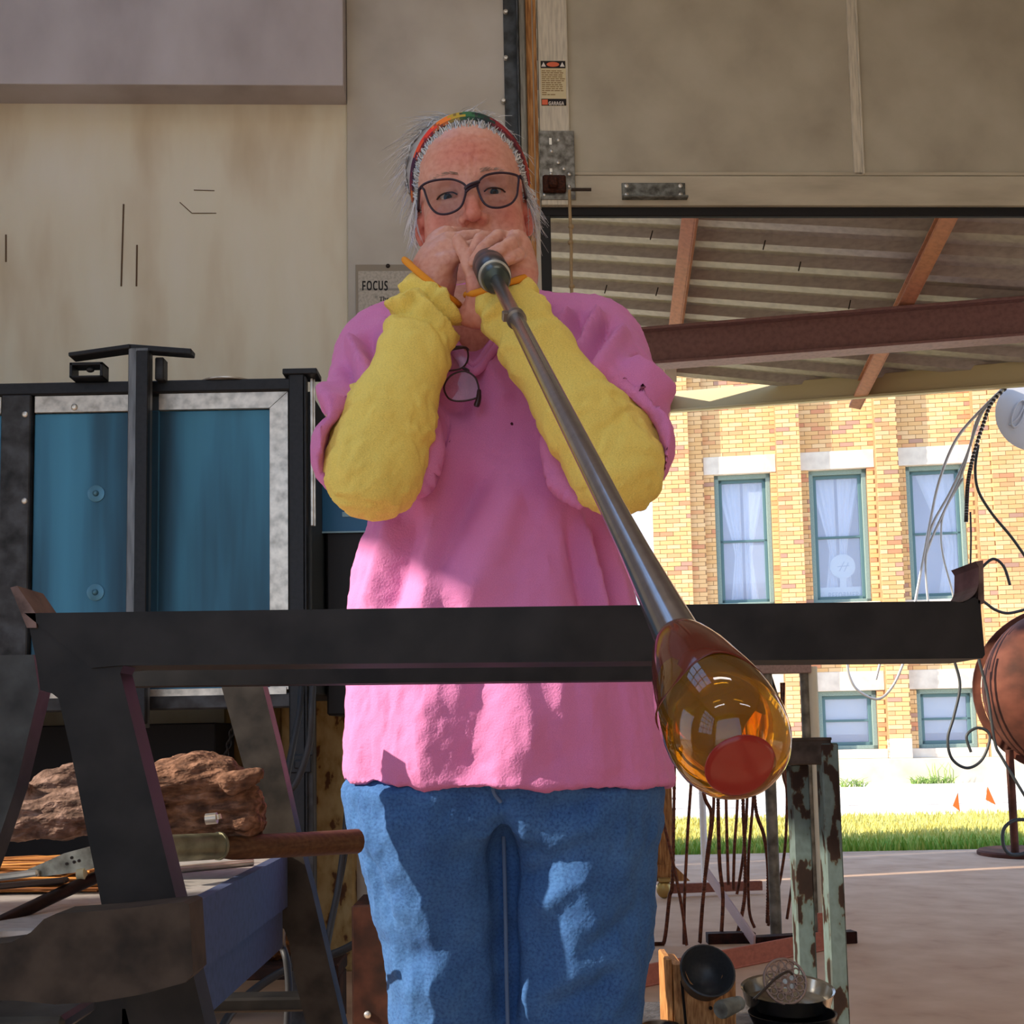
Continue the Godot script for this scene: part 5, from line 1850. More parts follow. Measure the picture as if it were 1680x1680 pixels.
func sculpture() -> void:
	var D := 7.15
	var s := thing("garden_sculpture", "tall sculpture of bent steel rods with a rusty dish and a cloudy glass disc", "sculpture", on_floor(1690, 1402))
	var rust := mat("sculpture_rust", hx(168, 152, 158), 0.75, 0.0, TX.rust, Vector3.ONE * 0.5)
	var pale := mat("rod_pale", hx(206, 206, 208), 0.4, 0.6)
	var dark := mat("rod_dark", hx(72, 74, 74), 0.5, 0.5)
	var b := mb()
	var fp := s.position
	b.lathe([Vector2(0.0, 0.03), Vector2(0.30, 0.03), Vector2(0.31, 0.02), Vector2(0.31, 0.0), Vector2(0.0, 0.0)].map(func(q): return q), Transform3D(Basis.from_scale(Vector3(1, 1, 1)), fp), 48)
	obj("base_plate", b, rust, s)
	b = mb()
	var p0 := at(1656, 1230, D)
	b.tube([Vector3(p0.x, 0.02, p0.z), p0], 0.024, 14)
	obj("post", b, rust, s)
	b = mb()
	var dc := at(1748, 1130, D)
	var db := Basis(Vector3.UP, deg_to_rad(-14)) * Basis(Vector3.BACK, deg_to_rad(38)) * Basis(Vector3.RIGHT, deg_to_rad(78))
	b.lathe([Vector2(0.485, -0.006), Vector2(0.53, -0.012), Vector2(0.535, 0.0), Vector2(0.53, 0.012), Vector2(0.485, 0.012)], Transform3D(db, dc), 56)
	obj("flange", b, rust, s)
	b = mb()
	b.ball(at(1742, 1130, D), Vector3(0.475, 0.49, 0.34), 24)
	obj("dome", b, rust, s)
	# cloudy glass disc with a raised loop
	var gd := mat("cloudy_glass", hx(214, 214, 218), 0.25)
	gd.backlight_enabled = true
	gd.backlight = Color(0.6, 0.6, 0.62)
	b = mb()
	var gc := at(1694, 680, D)
	b.lathe([Vector2(0.0, 0.02), Vector2(0.2, 0.016), Vector2(0.235, 0.0), Vector2(0.2, -0.014), Vector2(0.0, -0.016)].map(func(q): return Vector2(q.x, -q.y)), Transform3D(Basis(Vector3.RIGHT, PI / 2), gc), 40)
	var disc := obj("glass_disc", b, gd, s)
	b = mb()
	var lp := []
	for i in 20:
		var a := TAU * i / 20
		lp.append(gc + Vector3(-0.10 + 0.035 * cos(a) + 0.03 * sin(a), 0.0 + 0.085 * sin(a), 0.024))
	b.tube(lp, 0.007, 6, true)
	b.tube(curve([gc + Vector3(-0.16, -0.07, 0.022), gc + Vector3(-0.1, -0.02, 0.026), gc + Vector3(-0.05, 0.07, 0.024)], 5), 0.006, 6)
	obj("glass_loop", b, gd, disc)
	var lines := [
		[[[1667, 617], [1620, 662], [1580, 705], [1559, 740], [1540, 792], [1527, 850], [1502, 985], [1488, 1060]], pale, 0.009],
		[[[1640, 645], [1605, 685], [1588, 742], [1560, 805], [1530, 860], [1520, 905], [1519, 942], [1523, 990], [1530, 1040]], pale, 0.008],
		[[[1630, 655], [1610, 680], [1592, 730], [1577, 780], [1552, 832], [1530, 880], [1519, 910]], pale, 0.008],
		[[[1580, 785], [1550, 837], [1544, 875], [1548, 915], [1565, 983], [1572, 1060], [1574, 1082]], pale, 0.007],
		[[[1605, 730], [1600, 768], [1605, 805], [1627, 842], [1660, 882], [1690, 925]], dark, 0.009],
		[[[1592, 840], [1593, 880], [1592, 930], [1590, 1000]], dark, 0.006],
		[[[1606, 940], [1612, 930], [1630, 917], [1647, 930], [1657, 960]], dark, 0.009],
		[[[1600, 976], [1618, 990], [1634, 1001], [1655, 1006], [1685, 999]], dark, 0.009],
		[[[1389, 1062], [1390, 1082], [1393, 1107], [1407, 1132], [1440, 1147], [1465, 1125], [1484, 1082], [1488, 1060]], pale, 0.008],
		[[[1448, 1064], [1445, 1082], [1437, 1115]], pale, 0.008],
		[[[1560, 1062], [1566, 1085], [1575, 1125], [1565, 1175], [1555, 1212], [1562, 1245], [1587, 1260], [1612, 1245], [1624, 1207], [1605, 1194], [1586, 1207], [1593, 1234]], dark, 0.009],
		[[[1603, 1060], [1606, 1082], [1620, 1137], [1632, 1217], [1645, 1245], [1685, 1312]], dark, 0.009],
		[[[1690, 1345], [1664, 1346], [1647, 1360], [1646, 1385], [1655, 1400], [1672, 1402], [1690, 1396]], dark, 0.011],
	]
	for l in lines:
		b = mb()
		b.tube(curve(sight(l[0], D - 0.12), 7), l[2], 8)
		obj("rod", b, l[1], s)
	# ribbed bar, rusty at its foot
	b = mb()
	var rb := curve(sight([[1677, 615], [1630, 657], [1610, 705], [1595, 755], [1588, 792], [1586, 825], [1585, 857]], D - 0.15), 8)
	b.tube(rb, 0.008, 8)
	obj("ribbed_bar", b, pale, s)
	var bb := mb()
	for i in rb.size() - 1:
		var dv: Vector3 = (rb[i + 1] - rb[i]).normalized()
		bb.tube([rb[i] - dv * 0.007, rb[i] + dv * 0.007], 0.0125, 7)
	obj("rib", bb, mat("rib_dark", hx(60, 52, 50), 0.6), s)

# ---------------------------------------------------------------- the glassblower
const PD := 1.61           # how far she stands
var HEAD := Transform3D()

func hp(x: float, y: float, z: float) -> Vector3:
	return HEAD * Vector3(x, y, z)

func torso_rows(grow: float) -> Array:
	# [row, centre column, half width in columns, half depth, centre depth]
	var rows := []
	for r in [[490, 785, 108, 0.084, 1.63], [510, 796, 180, 0.100, 1.63], [535, 798, 205, 0.112, 1.62], [580, 801, 220, 0.124, 1.62], [650, 804, 222, 0.138, 1.61], [750, 806, 212, 0.146, 1.61], [850, 808, 204, 0.150, 1.60], [940, 806, 226, 0.156, 1.60], [1000, 811, 238, 0.160, 1.60], [1120, 821, 251, 0.163, 1.60], [1220, 829, 262, 0.160, 1.60], [1275, 833, 268, 0.158, 1.60], [1330, 835, 270, 0.157, 1.60]]:
		var p := at(r[1], r[0], PD)
		rows.append([p.y, p.x, r[2] * PD / F + grow, r[3] + grow, -r[4]])
	return rows

func leg_rows(left: bool, grow: float) -> Array:
	var rows := []
	var src := [[1290, 709, 137, 0.135], [1340, 711, 132, 0.130], [1400, 716, 127, 0.118], [1480, 724, 114, 0.108], [1540, 734, 99, 0.102], [1680, 735, 95, 0.096], [1900, 740, 88, 0.090], [2110, 745, 84, 0.090]]
	if not left:
		src = [[1290, 944, 140, 0.135], [1340, 943, 136, 0.130], [1420, 942, 133, 0.118], [1550, 941, 124, 0.106], [1680, 939, 113, 0.098], [1900, 940, 92, 0.090], [2110, 940, 86, 0.090]]
	for r in src:
		var p := at(r[1], r[0], PD)
		rows.append([p.y, p.x, r[2] * PD / F + grow, r[3] + grow, -PD])
	return rows

# raised or sunken fold lines: [from, to, height, width], measured on the front of the body
class Folds:
	var a := PackedVector2Array()
	var b := PackedVector2Array()
	var h := PackedFloat32Array()
	var w := PackedFloat32Array()
	func value(p: Vector2) -> float:
		var o := 0.0
		for i in a.size():
			var ab := b[i] - a[i]
			var t := clampf((p - a[i]).dot(ab) / ab.length_squared(), 0.0, 1.0)
			var d := p.distance_to(a[i] + ab * t) / w[i]
			if d < 2.2:
				o += h[i] * exp(-d * d) * minf(1.0, minf(t, 1.0 - t) * 5.0 + 0.15)
		return o

func folds(list: Array, d: float) -> Folds:
	var f := Folds.new()
	for q in list:
		var p := at(q[0], q[1], d)
		var r := at(q[2], q[3], d)
		f.a.append(Vector2(p.x, p.y)); f.b.append(Vector2(r.x, r.y))
		f.h.append(q[4]); f.w.append(q[5])
	return f

func person() -> void:
	var feet := at(830, 1500, PD)
	var me := thing("person", "person in a pink shirt, yellow arm sleeves and jeans blowing into a long pipe", "person", Vector3(feet.x, 0, -PD))
	HEAD = Transform3D(Basis(Vector3.RIGHT, deg_to_rad(9.5)) * Basis(Vector3.BACK, deg_to_rad(5.0)), Vector3.ZERO)
	HEAD.origin = at(772, 314, 1.535) - HEAD.basis * Vector3(0, 0, 0.078)
	build_body(me)
	build_eyes(me)
	build_shirt(me)
	build_jeans(me)
	build_sleeves(me)
	build_hair(me)
	build_glasses(me)

func flesh(p: Vector3, _n: Vector3) -> Color:
	var q := HEAD.affine_inverse() * p
	var base := lin(hx(218, 168, 150))
	var red := lin(hx(214, 132, 116))
	var k := 0.0
	if q.y > -0.16:
		k = maxf(k, exp(-pow(Vector3(absf(q.x) - 0.046, q.y + 0.035, (q.z - 0.06) * 0.6).length() / 0.022, 2.0)))
		k = maxf(k, exp(-pow(Vector3(q.x, q.y + 0.035, q.z - 0.105).length() / 0.022, 2.0)) * 1.0)
		k = maxf(k, exp(-pow(Vector3(q.x * 0.7, q.y - 0.055, q.z - 0.08).length() / 0.03, 2.0)) * 0.75)
		if absf(q.x) > 0.068 and q.y < 0.02 and q.y > -0.06:
			k = maxf(k, 0.9)
		if Vector2(q.x, q.y + 0.078).length() < 0.018 and q.z > 0.05 and q.z < 0.1:
			k = 1.2
	else:
		k = 0.35
	k += 0.15 * wob.get_noise_3dv(p * 22.0)
	return base.lerp(red, clampf(k, 0.0, 1.2))

func build_body(me: Node3D) -> void:
	var b := mb()
	# trunk, limbs and feet
	var s := Soft.new()
	s.loft(torso_rows(-0.05).slice(0, -2), 0.012)
	s.loft(leg_rows(true, -0.038), 0.012)
	s.loft(leg_rows(false, -0.038), 0.012)
	for q in [[735, 0.0], [945, 0.0]]:
		var f := at(q[0], 2100, PD)
		s.ell(Vector3(f.x, 0.05, -PD + 0.05), Vector3(0.042, 0.035, 0.11), 0.03)
	arm_bones(s, 0.0)
	s.cap(hp(0, -0.10, -0.035), at(785, 520, 1.64), 0.054, 0.062, 0.03)
	s.ell(at(782, 575, 1.60), Vector3(0.12, 0.09, 0.10), 0.04)
	s.cap(at(715, 530, 1.63), at(860, 525, 1.63), 0.03, 0.03, 0.03)
	skin(b, s, Vector3(-0.34, -0.01, -1.86), Vector3(0.32, 1.50, -1.22), 0.013, null, flesh)
	# head
	s = Soft.new()
	head_bones(s)
	skin(b, s, HEAD.origin - Vector3(0.105, 0.20, 0.15), HEAD.origin + Vector3(0.105, 0.155, 0.145), 0.0031, head_detail, flesh)
	# hands
	s = Soft.new()
	hand_near_face(s)
	skin(b, s, at(655, 575, 1.52) - Vector3(0, 0.0, 0.02), at(830, 345, 1.33) + Vector3(0.01, 0.02, 0), 0.0027, hand_detail, flesh)
	s = Soft.new()
	hand_on_grip(s)
	skin(b, s, at(715, 590, 1.48), at(905, 350, 1.28) + Vector3(0, 0.01, 0), 0.0027, hand_detail, flesh)
	var m := vmat("skin", 0.42)
	m.uv1_triplanar = true
	m.uv1_scale = Vector3.ONE * 7.0
	m.albedo_texture = TX.skin
	obj("body", b, m, me)

func arm_bones(s: Soft, g: float) -> void:
	s.chain([at(642, 600, 1.62), at(612, 768, 1.37), at(708, 485, 1.405)], [0.050 + g, 0.034 + g, 0.027 + g], 0.015)
	s.chain([at(964, 588, 1.62), at(1008, 772, 1.35), at(832, 485, 1.375)], [0.050 + g, 0.034 + g, 0.027 + g], 0.015)

func head_detail(p: Vector3, n: Vector3) -> float:
	var q := HEAD.affine_inverse() * p
	var o := 0.0006 * wob.get_noise_3dv(p * 90.0)
	# frown and forehead lines
	if q.z > 0.05 and q.y > 0.012:
		for x in [-0.0075, 0.006]:
			var d: float = (q.x - x - (q.y - 0.02) * 0.12) / 0.0026
			o -= 0.0022 * exp(-d * d) * smoothstep(0.010, 0.02, q.y) * (1.0 - smoothstep(0.038, 0.052, q.y))
		for y in [0.045, 0.057, 0.070]:
			var d: float = (q.y - y - 0.003 * sin(q.x * 60.0)) / 0.0028
			o -= 0.0007 * exp(-d * d) * (1.0 - smoothstep(0.03, 0.05, absf(q.x)))
	# folds beside the nose and bags under the eyes
	if q.z > 0.03:
		var ax := absf(q.x)
		var d := (Vector2(ax, q.y) - Vector2(0.021 - (q.y + 0.045) * 0.35, q.y)).length() / 0.003
		o -= 0.0016 * exp(-d * d) * smoothstep(-0.085, -0.07, q.y) * (1.0 - smoothstep(-0.05, -0.036, q.y))
		var e := (q.y + 0.020 + 6.0 * pow(ax - 0.032, 2.0)) / 0.0028
		o -= 0.0014 * exp(-e * e) * (1.0 - smoothstep(0.016, 0.024, absf(ax - 0.034)))
		for k in 3:
			var cd := (q.y - (k - 1) * 0.006 - (ax - 0.05) * (k - 1) * 0.5) / 0.0016
			o -= 0.0007 * exp(-cd * cd) * smoothstep(0.047, 0.052, ax) * (1.0 - smoothstep(0.06, 0.066, ax))
	return o

func hand_detail(p: Vector3, _n: Vector3) -> float:
	return 0.0007 * wob.get_noise_3dv(p * 120.0) + 0.0009 * wob.get_noise_3dv(p * 45.0)

func head_bones(s: Soft) -> void:
	var R := HEAD.basis
	var E := func(x: float, y: float, z: float, r: Vector3, k := 0.015, o := 0) -> void:
		s.ell(hp(x, y, z), r, k, o, R)
	E.call(0, 0.038, -0.022, Vector3(0.0765, 0.086, 0.097))
	E.call(0, 0.030, 0.028, Vector3(0.062, 0.062, 0.052), 0.03)
	E.call(0, -0.028, 0.018, Vector3(0.067, 0.080, 0.066), 0.03)
	E.call(0, -0.075, 0.030, Vector3(0.058, 0.046, 0.052), 0.03)      # jaw
	E.call(0, -0.104, 0.052, Vector3(0.026, 0.018, 0.022), 0.025)     # chin
	for x in [-1.0, 1.0]:
		E.call(0.040 * x, -0.030, 0.055, Vector3(0.024, 0.022, 0.022), 0.025)   # cheekbone
		E.call(0.042 * x, -0.066, 0.045, Vector3(0.025, 0.030, 0.027), 0.025)   # blown-out cheek
		s.cap(hp(0.012 * x, 0.0165, 0.080), hp(0.046 * x, 0.018, 0.066), 0.0095, 0.0085, 0.014)   # brow
		E.call(0.0325 * x, -0.002, 0.088, Vector3(0.0200, 0.0140, 0.0150), 0.010, 1)   # eye socket
		E.call(0.0325 * x, -0.001, 0.0655, Vector3(0.0135, 0.0125, 0.0125), 0.003)      # lids over the ball
		s.cap(hp(0.0205 * x, -0.002, 0.0765), hp(0.0425 * x, -0.0025, 0.0735), 0.0033, 0.0029, 0.0012, 1)   # the slit between them
		s.cap(hp(0.018 * x, 0.0068, 0.0765), hp(0.047 * x, 0.0048, 0.069), 0.0040, 0.0048, 0.003)   # heavy upper lid
		s.cap(hp(0.020 * x, -0.0095, 0.0745), hp(0.044 * x, -0.0105, 0.069), 0.0035, 0.0035, 0.004) # lower lid
	# nose
	s.chain([hp(0, 0.014, 0.083), hp(0, -0.014, 0.0935), hp(0, -0.038, 0.1065)], [0.0085, 0.0082, 0.0108], 0.012)
	for x in [-1.0, 1.0]:
		E.call(0.0135 * x, -0.0415, 0.0935, Vector3(0.0082, 0.0078, 0.0105), 0.006)
		E.call(0.0078 * x, -0.0495, 0.0985, Vector3(0.0044, 0.0072, 0.0062), 0.002, 1)
	# lips pursed round the pipe
	E.call(0, -0.072, 0.084, Vector3(0.019, 0.0075, 0.011), 0.008)
	E.call(0, -0.085, 0.082, Vector3(0.017, 0.0075, 0.011), 0.008)
	E.call(0, -0.0785, 0.098, Vector3(0.0075, 0.0075, 0.012), 0.004, 1)
	# ears
	for x in [-1.0, 1.0]:
		var rot := Basis(Vector3.UP, 0.45 * x) * Basis(Vector3.RIGHT, -0.2)
		s.ell(hp(0.0765 * x, -0.012, -0.012), Vector3(0.0095, 0.031, 0.019), 0.006, 0, R * rot)
		s.ell(hp(0.0845 * x, -0.006, -0.006), Vector3(0.006, 0.020, 0.011), 0.005, 1, R * rot)
		E.call(0.0755 * x, -0.038, -0.006, Vector3(0.0075, 0.0095, 0.009), 0.006)
		E.call(0.0725 * x, -0.012, 0.004, Vector3(0.005, 0.008, 0.005), 0.005)
	s.cap(hp(0, -0.075, -0.03), hp(0, -0.19, -0.055), 0.054, 0.056, 0.03)

func hand_near_face(s: Soft) -> void:
	# wrist, palm and back of the hand, then four fingers over the mouthpiece and the thumb under it
	s.chain([at(704, 515, 1.405), at(713, 466, 1.405), at(716, 434, 1.41)], [0.024, 0.0215, 0.0215], 0.02)
	s.chain([at(714, 440, 1.42), at(732, 396, 1.435)], [0.021, 0.0170], 0.02)
	s.chain([at(706, 440, 1.43), at(718, 408, 1.44)], [0.0185, 0.0155], 0.02)
	s.chain([at(720, 440, 1.40), at(735, 410, 1.405)], [0.0175, 0.0150], 0.015)
	s.chain([at(732, 388, 1.44), at(752, 374, 1.435), at(778, 371, 1.44), at(800, 375, 1.455)], [0.011, 0.0088, 0.0080, 0.0072], 0.002)
	s.chain([at(736, 400, 1.42), at(760, 390, 1.405), at(784, 387, 1.41), at(808, 391, 1.43)], [0.011, 0.0088, 0.0080, 0.0072], 0.002)
	s.chain([at(733, 414, 1.405), at(756, 407, 1.385), at(776, 403, 1.39), at(792, 408, 1.41)], [0.0105, 0.0085, 0.0076, 0.0068], 0.002)
	s.chain([at(728, 426, 1.40), at(746, 423, 1.38), at(762, 420, 1.385), at(774, 424, 1.405)], [0.010, 0.0078, 0.0070, 0.0062], 0.002)
	s.chain([at(716, 456, 1.395), at(730, 434, 1.385), at(744, 416, 1.395), at(760, 402, 1.42)], [0.016, 0.0125, 0.0098, 0.0085], 0.006)
	for q in [[733, 389, 1.43], [736, 397, 1.41], [735, 408, 1.397]]:
		s.ell(at(q[0], q[1], q[2]), Vector3.ONE * 0.0125, 0.006)

func hand_on_grip(s: Soft) -> void:
	s.chain([at(830, 505, 1.372), at(836, 468, 1.38), at(838, 440, 1.385)], [0.0265, 0.027, 0.0265], 0.02)
	s.chain([at(842, 445, 1.385), at(836, 402, 1.395)], [0.0255, 0.020], 0.02)
	s.chain([at(822, 450, 1.40), at(816, 405, 1.405)], [0.022, 0.018], 0.02)
	s.chain([at(846, 450, 1.37), at(847, 405, 1.375)], [0.018, 0.0165], 0.015)
	# fingers come over the grip toward us, tips to the left
	s.chain([at(818, 388, 1.40), at(803, 385, 1.375), at(787, 394, 1.352), at(778, 411, 1.350)], [0.0110, 0.0090, 0.0080, 0.0072], 0.002)
	s.chain([at(834, 384, 1.385), at(816, 390, 1.352), at(794, 408, 1.332), at(777, 430, 1.336)], [0.0112, 0.0092, 0.0082, 0.0074], 0.002)
	s.chain([at(848, 393, 1.372), at(838, 400, 1.336), at(820, 410, 1.320), at(801, 420, 1.320)], [0.0110, 0.0088, 0.0080, 0.0072], 0.002)
	s.chain([at(856, 410, 1.370), at(850, 418, 1.342), at(838, 424, 1.328), at(826, 430, 1.326)], [0.0100, 0.0080, 0.0072, 0.0064], 0.002)
	# thumb up the left side of the pipe
	s.chain([at(790, 505, 1.385), at(784, 468, 1.368), at(772, 434, 1.362), at(752, 396, 1.366)], [0.0190, 0.0135, 0.0100, 0.0084], 0.006)
	s.chain([at(808, 512, 1.385), at(768, 520, 1.395)], [0.022, 0.0120], 0.02)
	for q in [[834, 386, 1.378], [846, 392, 1.366], [853, 404, 1.366]]:
		s.ell(at(q[0], q[1], q[2]), Vector3.ONE * 0.0125, 0.006)

func build_eyes(me: Node3D) -> void:
	for x in [-1.0, 1.0]:
		var b := mb()
		var c := hp(0.0325 * x, -0.001, 0.0645)
		var to := (EYE + Vector3(0.02, 0, 0) - c).normalized()
		var ax := Vector3.UP.cross(to).normalized()
		var xf := Transform3D(Basis(ax, to, ax.cross(to) * -1.0).orthonormalized(), c)
		xf.basis = Basis(ax, to, ax.cross(to))
		var r := 0.0122
		for ring in [[0.0, 0.20, hx(12, 12, 14)], [0.20, 0.50, hx(46, 62, 76)], [0.50, 1.5, hx(196, 180, 172)]]:
			b.col = lin(ring[2])
			var pr := []
			for i in 8:
				var a: float = lerpf(ring[0], ring[1], i / 7.0)
				pr.append(Vector2(r * sin(a), r * cos(a)))
			pr.reverse()
			b.lathe(pr, xf, 20, 60.0, true)
		obj("eye", b, vmat("eye_wet", 0.12), me)
		b = mb()
		b.tube(curve([hp(0.0185 * x, -0.0022, 0.0778), hp(0.025 * x, 0.0009, 0.0794), hp(0.034 * x, 0.0011, 0.0790), hp(0.0425 * x, -0.0008, 0.0758), hp(0.0475 * x, -0.0042, 0.0715)], 4), 0.0011, 5)
		obj("eyelash", b, mat("lash_dark", hx(58, 40, 34), 0.8), me)

func build_shirt(me: Node3D) -> void:
	var s := Soft.new()
	s.loft(torso_rows(0.0), 0.03)
	s.cap(at(668, 578, 1.62), at(925, 562, 1.62), 0.052, 0.056, 0.04)
	# sleeves, wide and open, hanging from the raised elbows
	var SL := at(634, 596, 1.60)
	var HL := at(611, 737, 1.38)
	var SR := at(970, 580, 1.60)
	var HR := at(1000, 728, 1.375)
	s.cap(SL, HL, 0.074, 0.073, 0.04)
	s.cap(SR, HR, 0.077, 0.079, 0.04)
	# cuts: hem, sleeve ends and their hollows, neck
	s.half(at(834, 1284, PD), Vector3(-0.035, -1, 0.0), 0.003)
	var dl := (HL - SL).normalized()
	var dr := (HR - SR).normalized()
	var nl := Vector3(0.46, 0.27, 0.84).normalized()
	var nr := Vector3(-0.50, 0.26, 0.83).normalized()
	var al := at(600, 828, 1.36)      # lowest lip of each sleeve
	var ar := at(1045, 822, 1.35)
	s.cap(al + nl * 0.25, al + nl * 0.25 + Vector3(0, 0.001, 0), 0.25, 0.25, 0.003, 1)
	s.cap(ar + nr * 0.25, ar + nr * 0.25 + Vector3(0, 0.001, 0), 0.25, 0.25, 0.003, 1)
	s.cap(SL.lerp(HL, 0.8), HL + dl * 0.05, 0.050, 0.059, 0.005, 1)
	s.cap(SR.lerp(HR, 0.8), HR + dr * 0.05, 0.050, 0.062, 0.005, 1)
	s.cap(at(783, 470, 1.62), at(783, 500, 1.62), 0.085, 0.062, 0.01, 1)
	s.chain([at(772, 500, 1.52), at(774, 560, 1.475)], [0.04, 0.026], 0.01)
	for i in 1:
		var last := s.op.size() - 1
		s.op[last] = 1
	s.cap(at(774, 555, 1.475), at(776, 597, 1.46), 0.026, 0.006, 0.006, 1)
	var f := folds([
		[800, 770, 705, 965, -0.010, 0.020], [850, 800, 770, 1010, 0.009, 0.022], [905, 760, 890, 1270, 0.007, 0.035],
		[760, 690, 690, 860, 0.008, 0.025], [945, 845, 1005, 1075, 0.007, 0.008], [925, 850, 975, 1090, -0.007, 0.010], [985, 860, 1040, 1060, 0.007, 0.009], [965, 850, 1020, 1090, -0.006, 0.008],
		[650, 840, 600, 1010, 0.007, 0.013], [690, 850, 640, 1020, -0.006, 0.014], [725, 850, 680, 1080, 0.006, 0.018],
		[880, 1060, 905, 1290, -0.006, 0.018], [960, 1110, 985, 1290, 0.005, 0.02], [700, 1130, 690, 1300, 0.004, 0.02], [795, 1060, 770, 1290, -0.006, 0.025],
		[600, 530, 640, 640, -0.009, 0.010], [578, 560, 622, 668, 0.009, 0.010], [566, 600, 610, 700, -0.008, 0.010], [622, 520, 664, 600, 0.008, 0.010], [548, 660, 575, 720, 0.007, 0.010], [535, 690, 560, 745, -0.006, 0.008],
		[935, 500, 915, 600, 0.009, 0.010], [960, 500, 928, 620, -0.010, 0.011], [985, 505, 935, 650, 0.010, 0.011], [1006, 520, 945, 670, -0.009, 0.010], [1022, 545, 955, 690, 0.009, 0.010], [1010, 640, 1085, 690, 0.008, 0.010], [1000, 665, 1080, 725, -0.008, 0.009], [1030, 610, 1075, 650, -0.006, 0.010],
		[900, 490, 880, 560, -0.006, 0.010], [800, 600, 830, 680, 0.006, 0.012], [770, 610, 755, 700, -0.006, 0.012], [815, 585, 880, 640, -0.006, 0.010], [700, 560, 735, 640, 0.006, 0.010],
	], 1.5)
	var hemy := at(834, 1268, PD).y
	var push := func(p: Vector3, n: Vector3) -> float:
		var o := 0.0
		if n.z > -0.2:
			o += f.value(Vector2(p.x, p.y)) * 2.1
		o += 0.009 * wob.get_noise_3d(p.x * 11.0, p.y * 3.0, p.z * 11.0) * smoothstep(1.35, 1.0, p.y)
		o += 0.0032 * wob.get_noise_3d(p.x * 26.0 + p.y * 14.0, p.y * 16.0 - p.x * 6.0, p.z * 26.0)
		o += 0.0015 * wob.get_noise_3d(p.x * 90.0, p.y * 60.0, p.z * 90.0)
		# stitched hem: a shallow groove with puckers
		var h := (p.y - hemy) / 0.0035
		if absf(h) < 3.0:
			o -= 0.0022 * exp(-h * h)
		if p.y < hemy:
			o += 0.0007 * sin(p.x * 190.0 + 4.0 * wob.get_noise_1d(p.x * 20.0))
		return o
	var b := mb()
	skin(b, s, Vector3(-0.36, 0.68, -1.86), Vector3(0.34, 1.50, -1.20), 0.0058, push)
	var m := mat("pink_cotton", hx(226, 136, 192), 0.85, 0, TX.speck, Vector3.ONE * 9.0, TX.bump, 0.05)
	m.rim_enabled = true
	m.rim = 0.25
	m.rim_tint = 0.6
	var sh := obj("shirt", b, m, me)
	# ribbed V collar
	b = mb()
	var cl := curve([at(728, 497, 1.585), at(732, 530, 1.535), at(748, 566, 1.492), at(776, 602, 1.462), at(806, 568, 1.485), at(828, 530, 1.53), at(848, 492, 1.59)], 6)
	b.tube(cl, 0.0065, 8)
	var cl2 := []
	for p in cl:
		cl2.append(p + (p - at(776, 480, 1.56)).normalized() * 0.011 + Vector3(0, 0, 0.0))
	b.tube(cl2, 0.006, 8)
	obj("collar", b, m, sh)
	b = mb()
	b.ball(at(839, 696, 1.468), Vector3(0.0028, 0.0028, 0.002), 6)
	obj("scorch_mark", b, mat("scorch", hx(70, 26, 40), 0.9), sh)

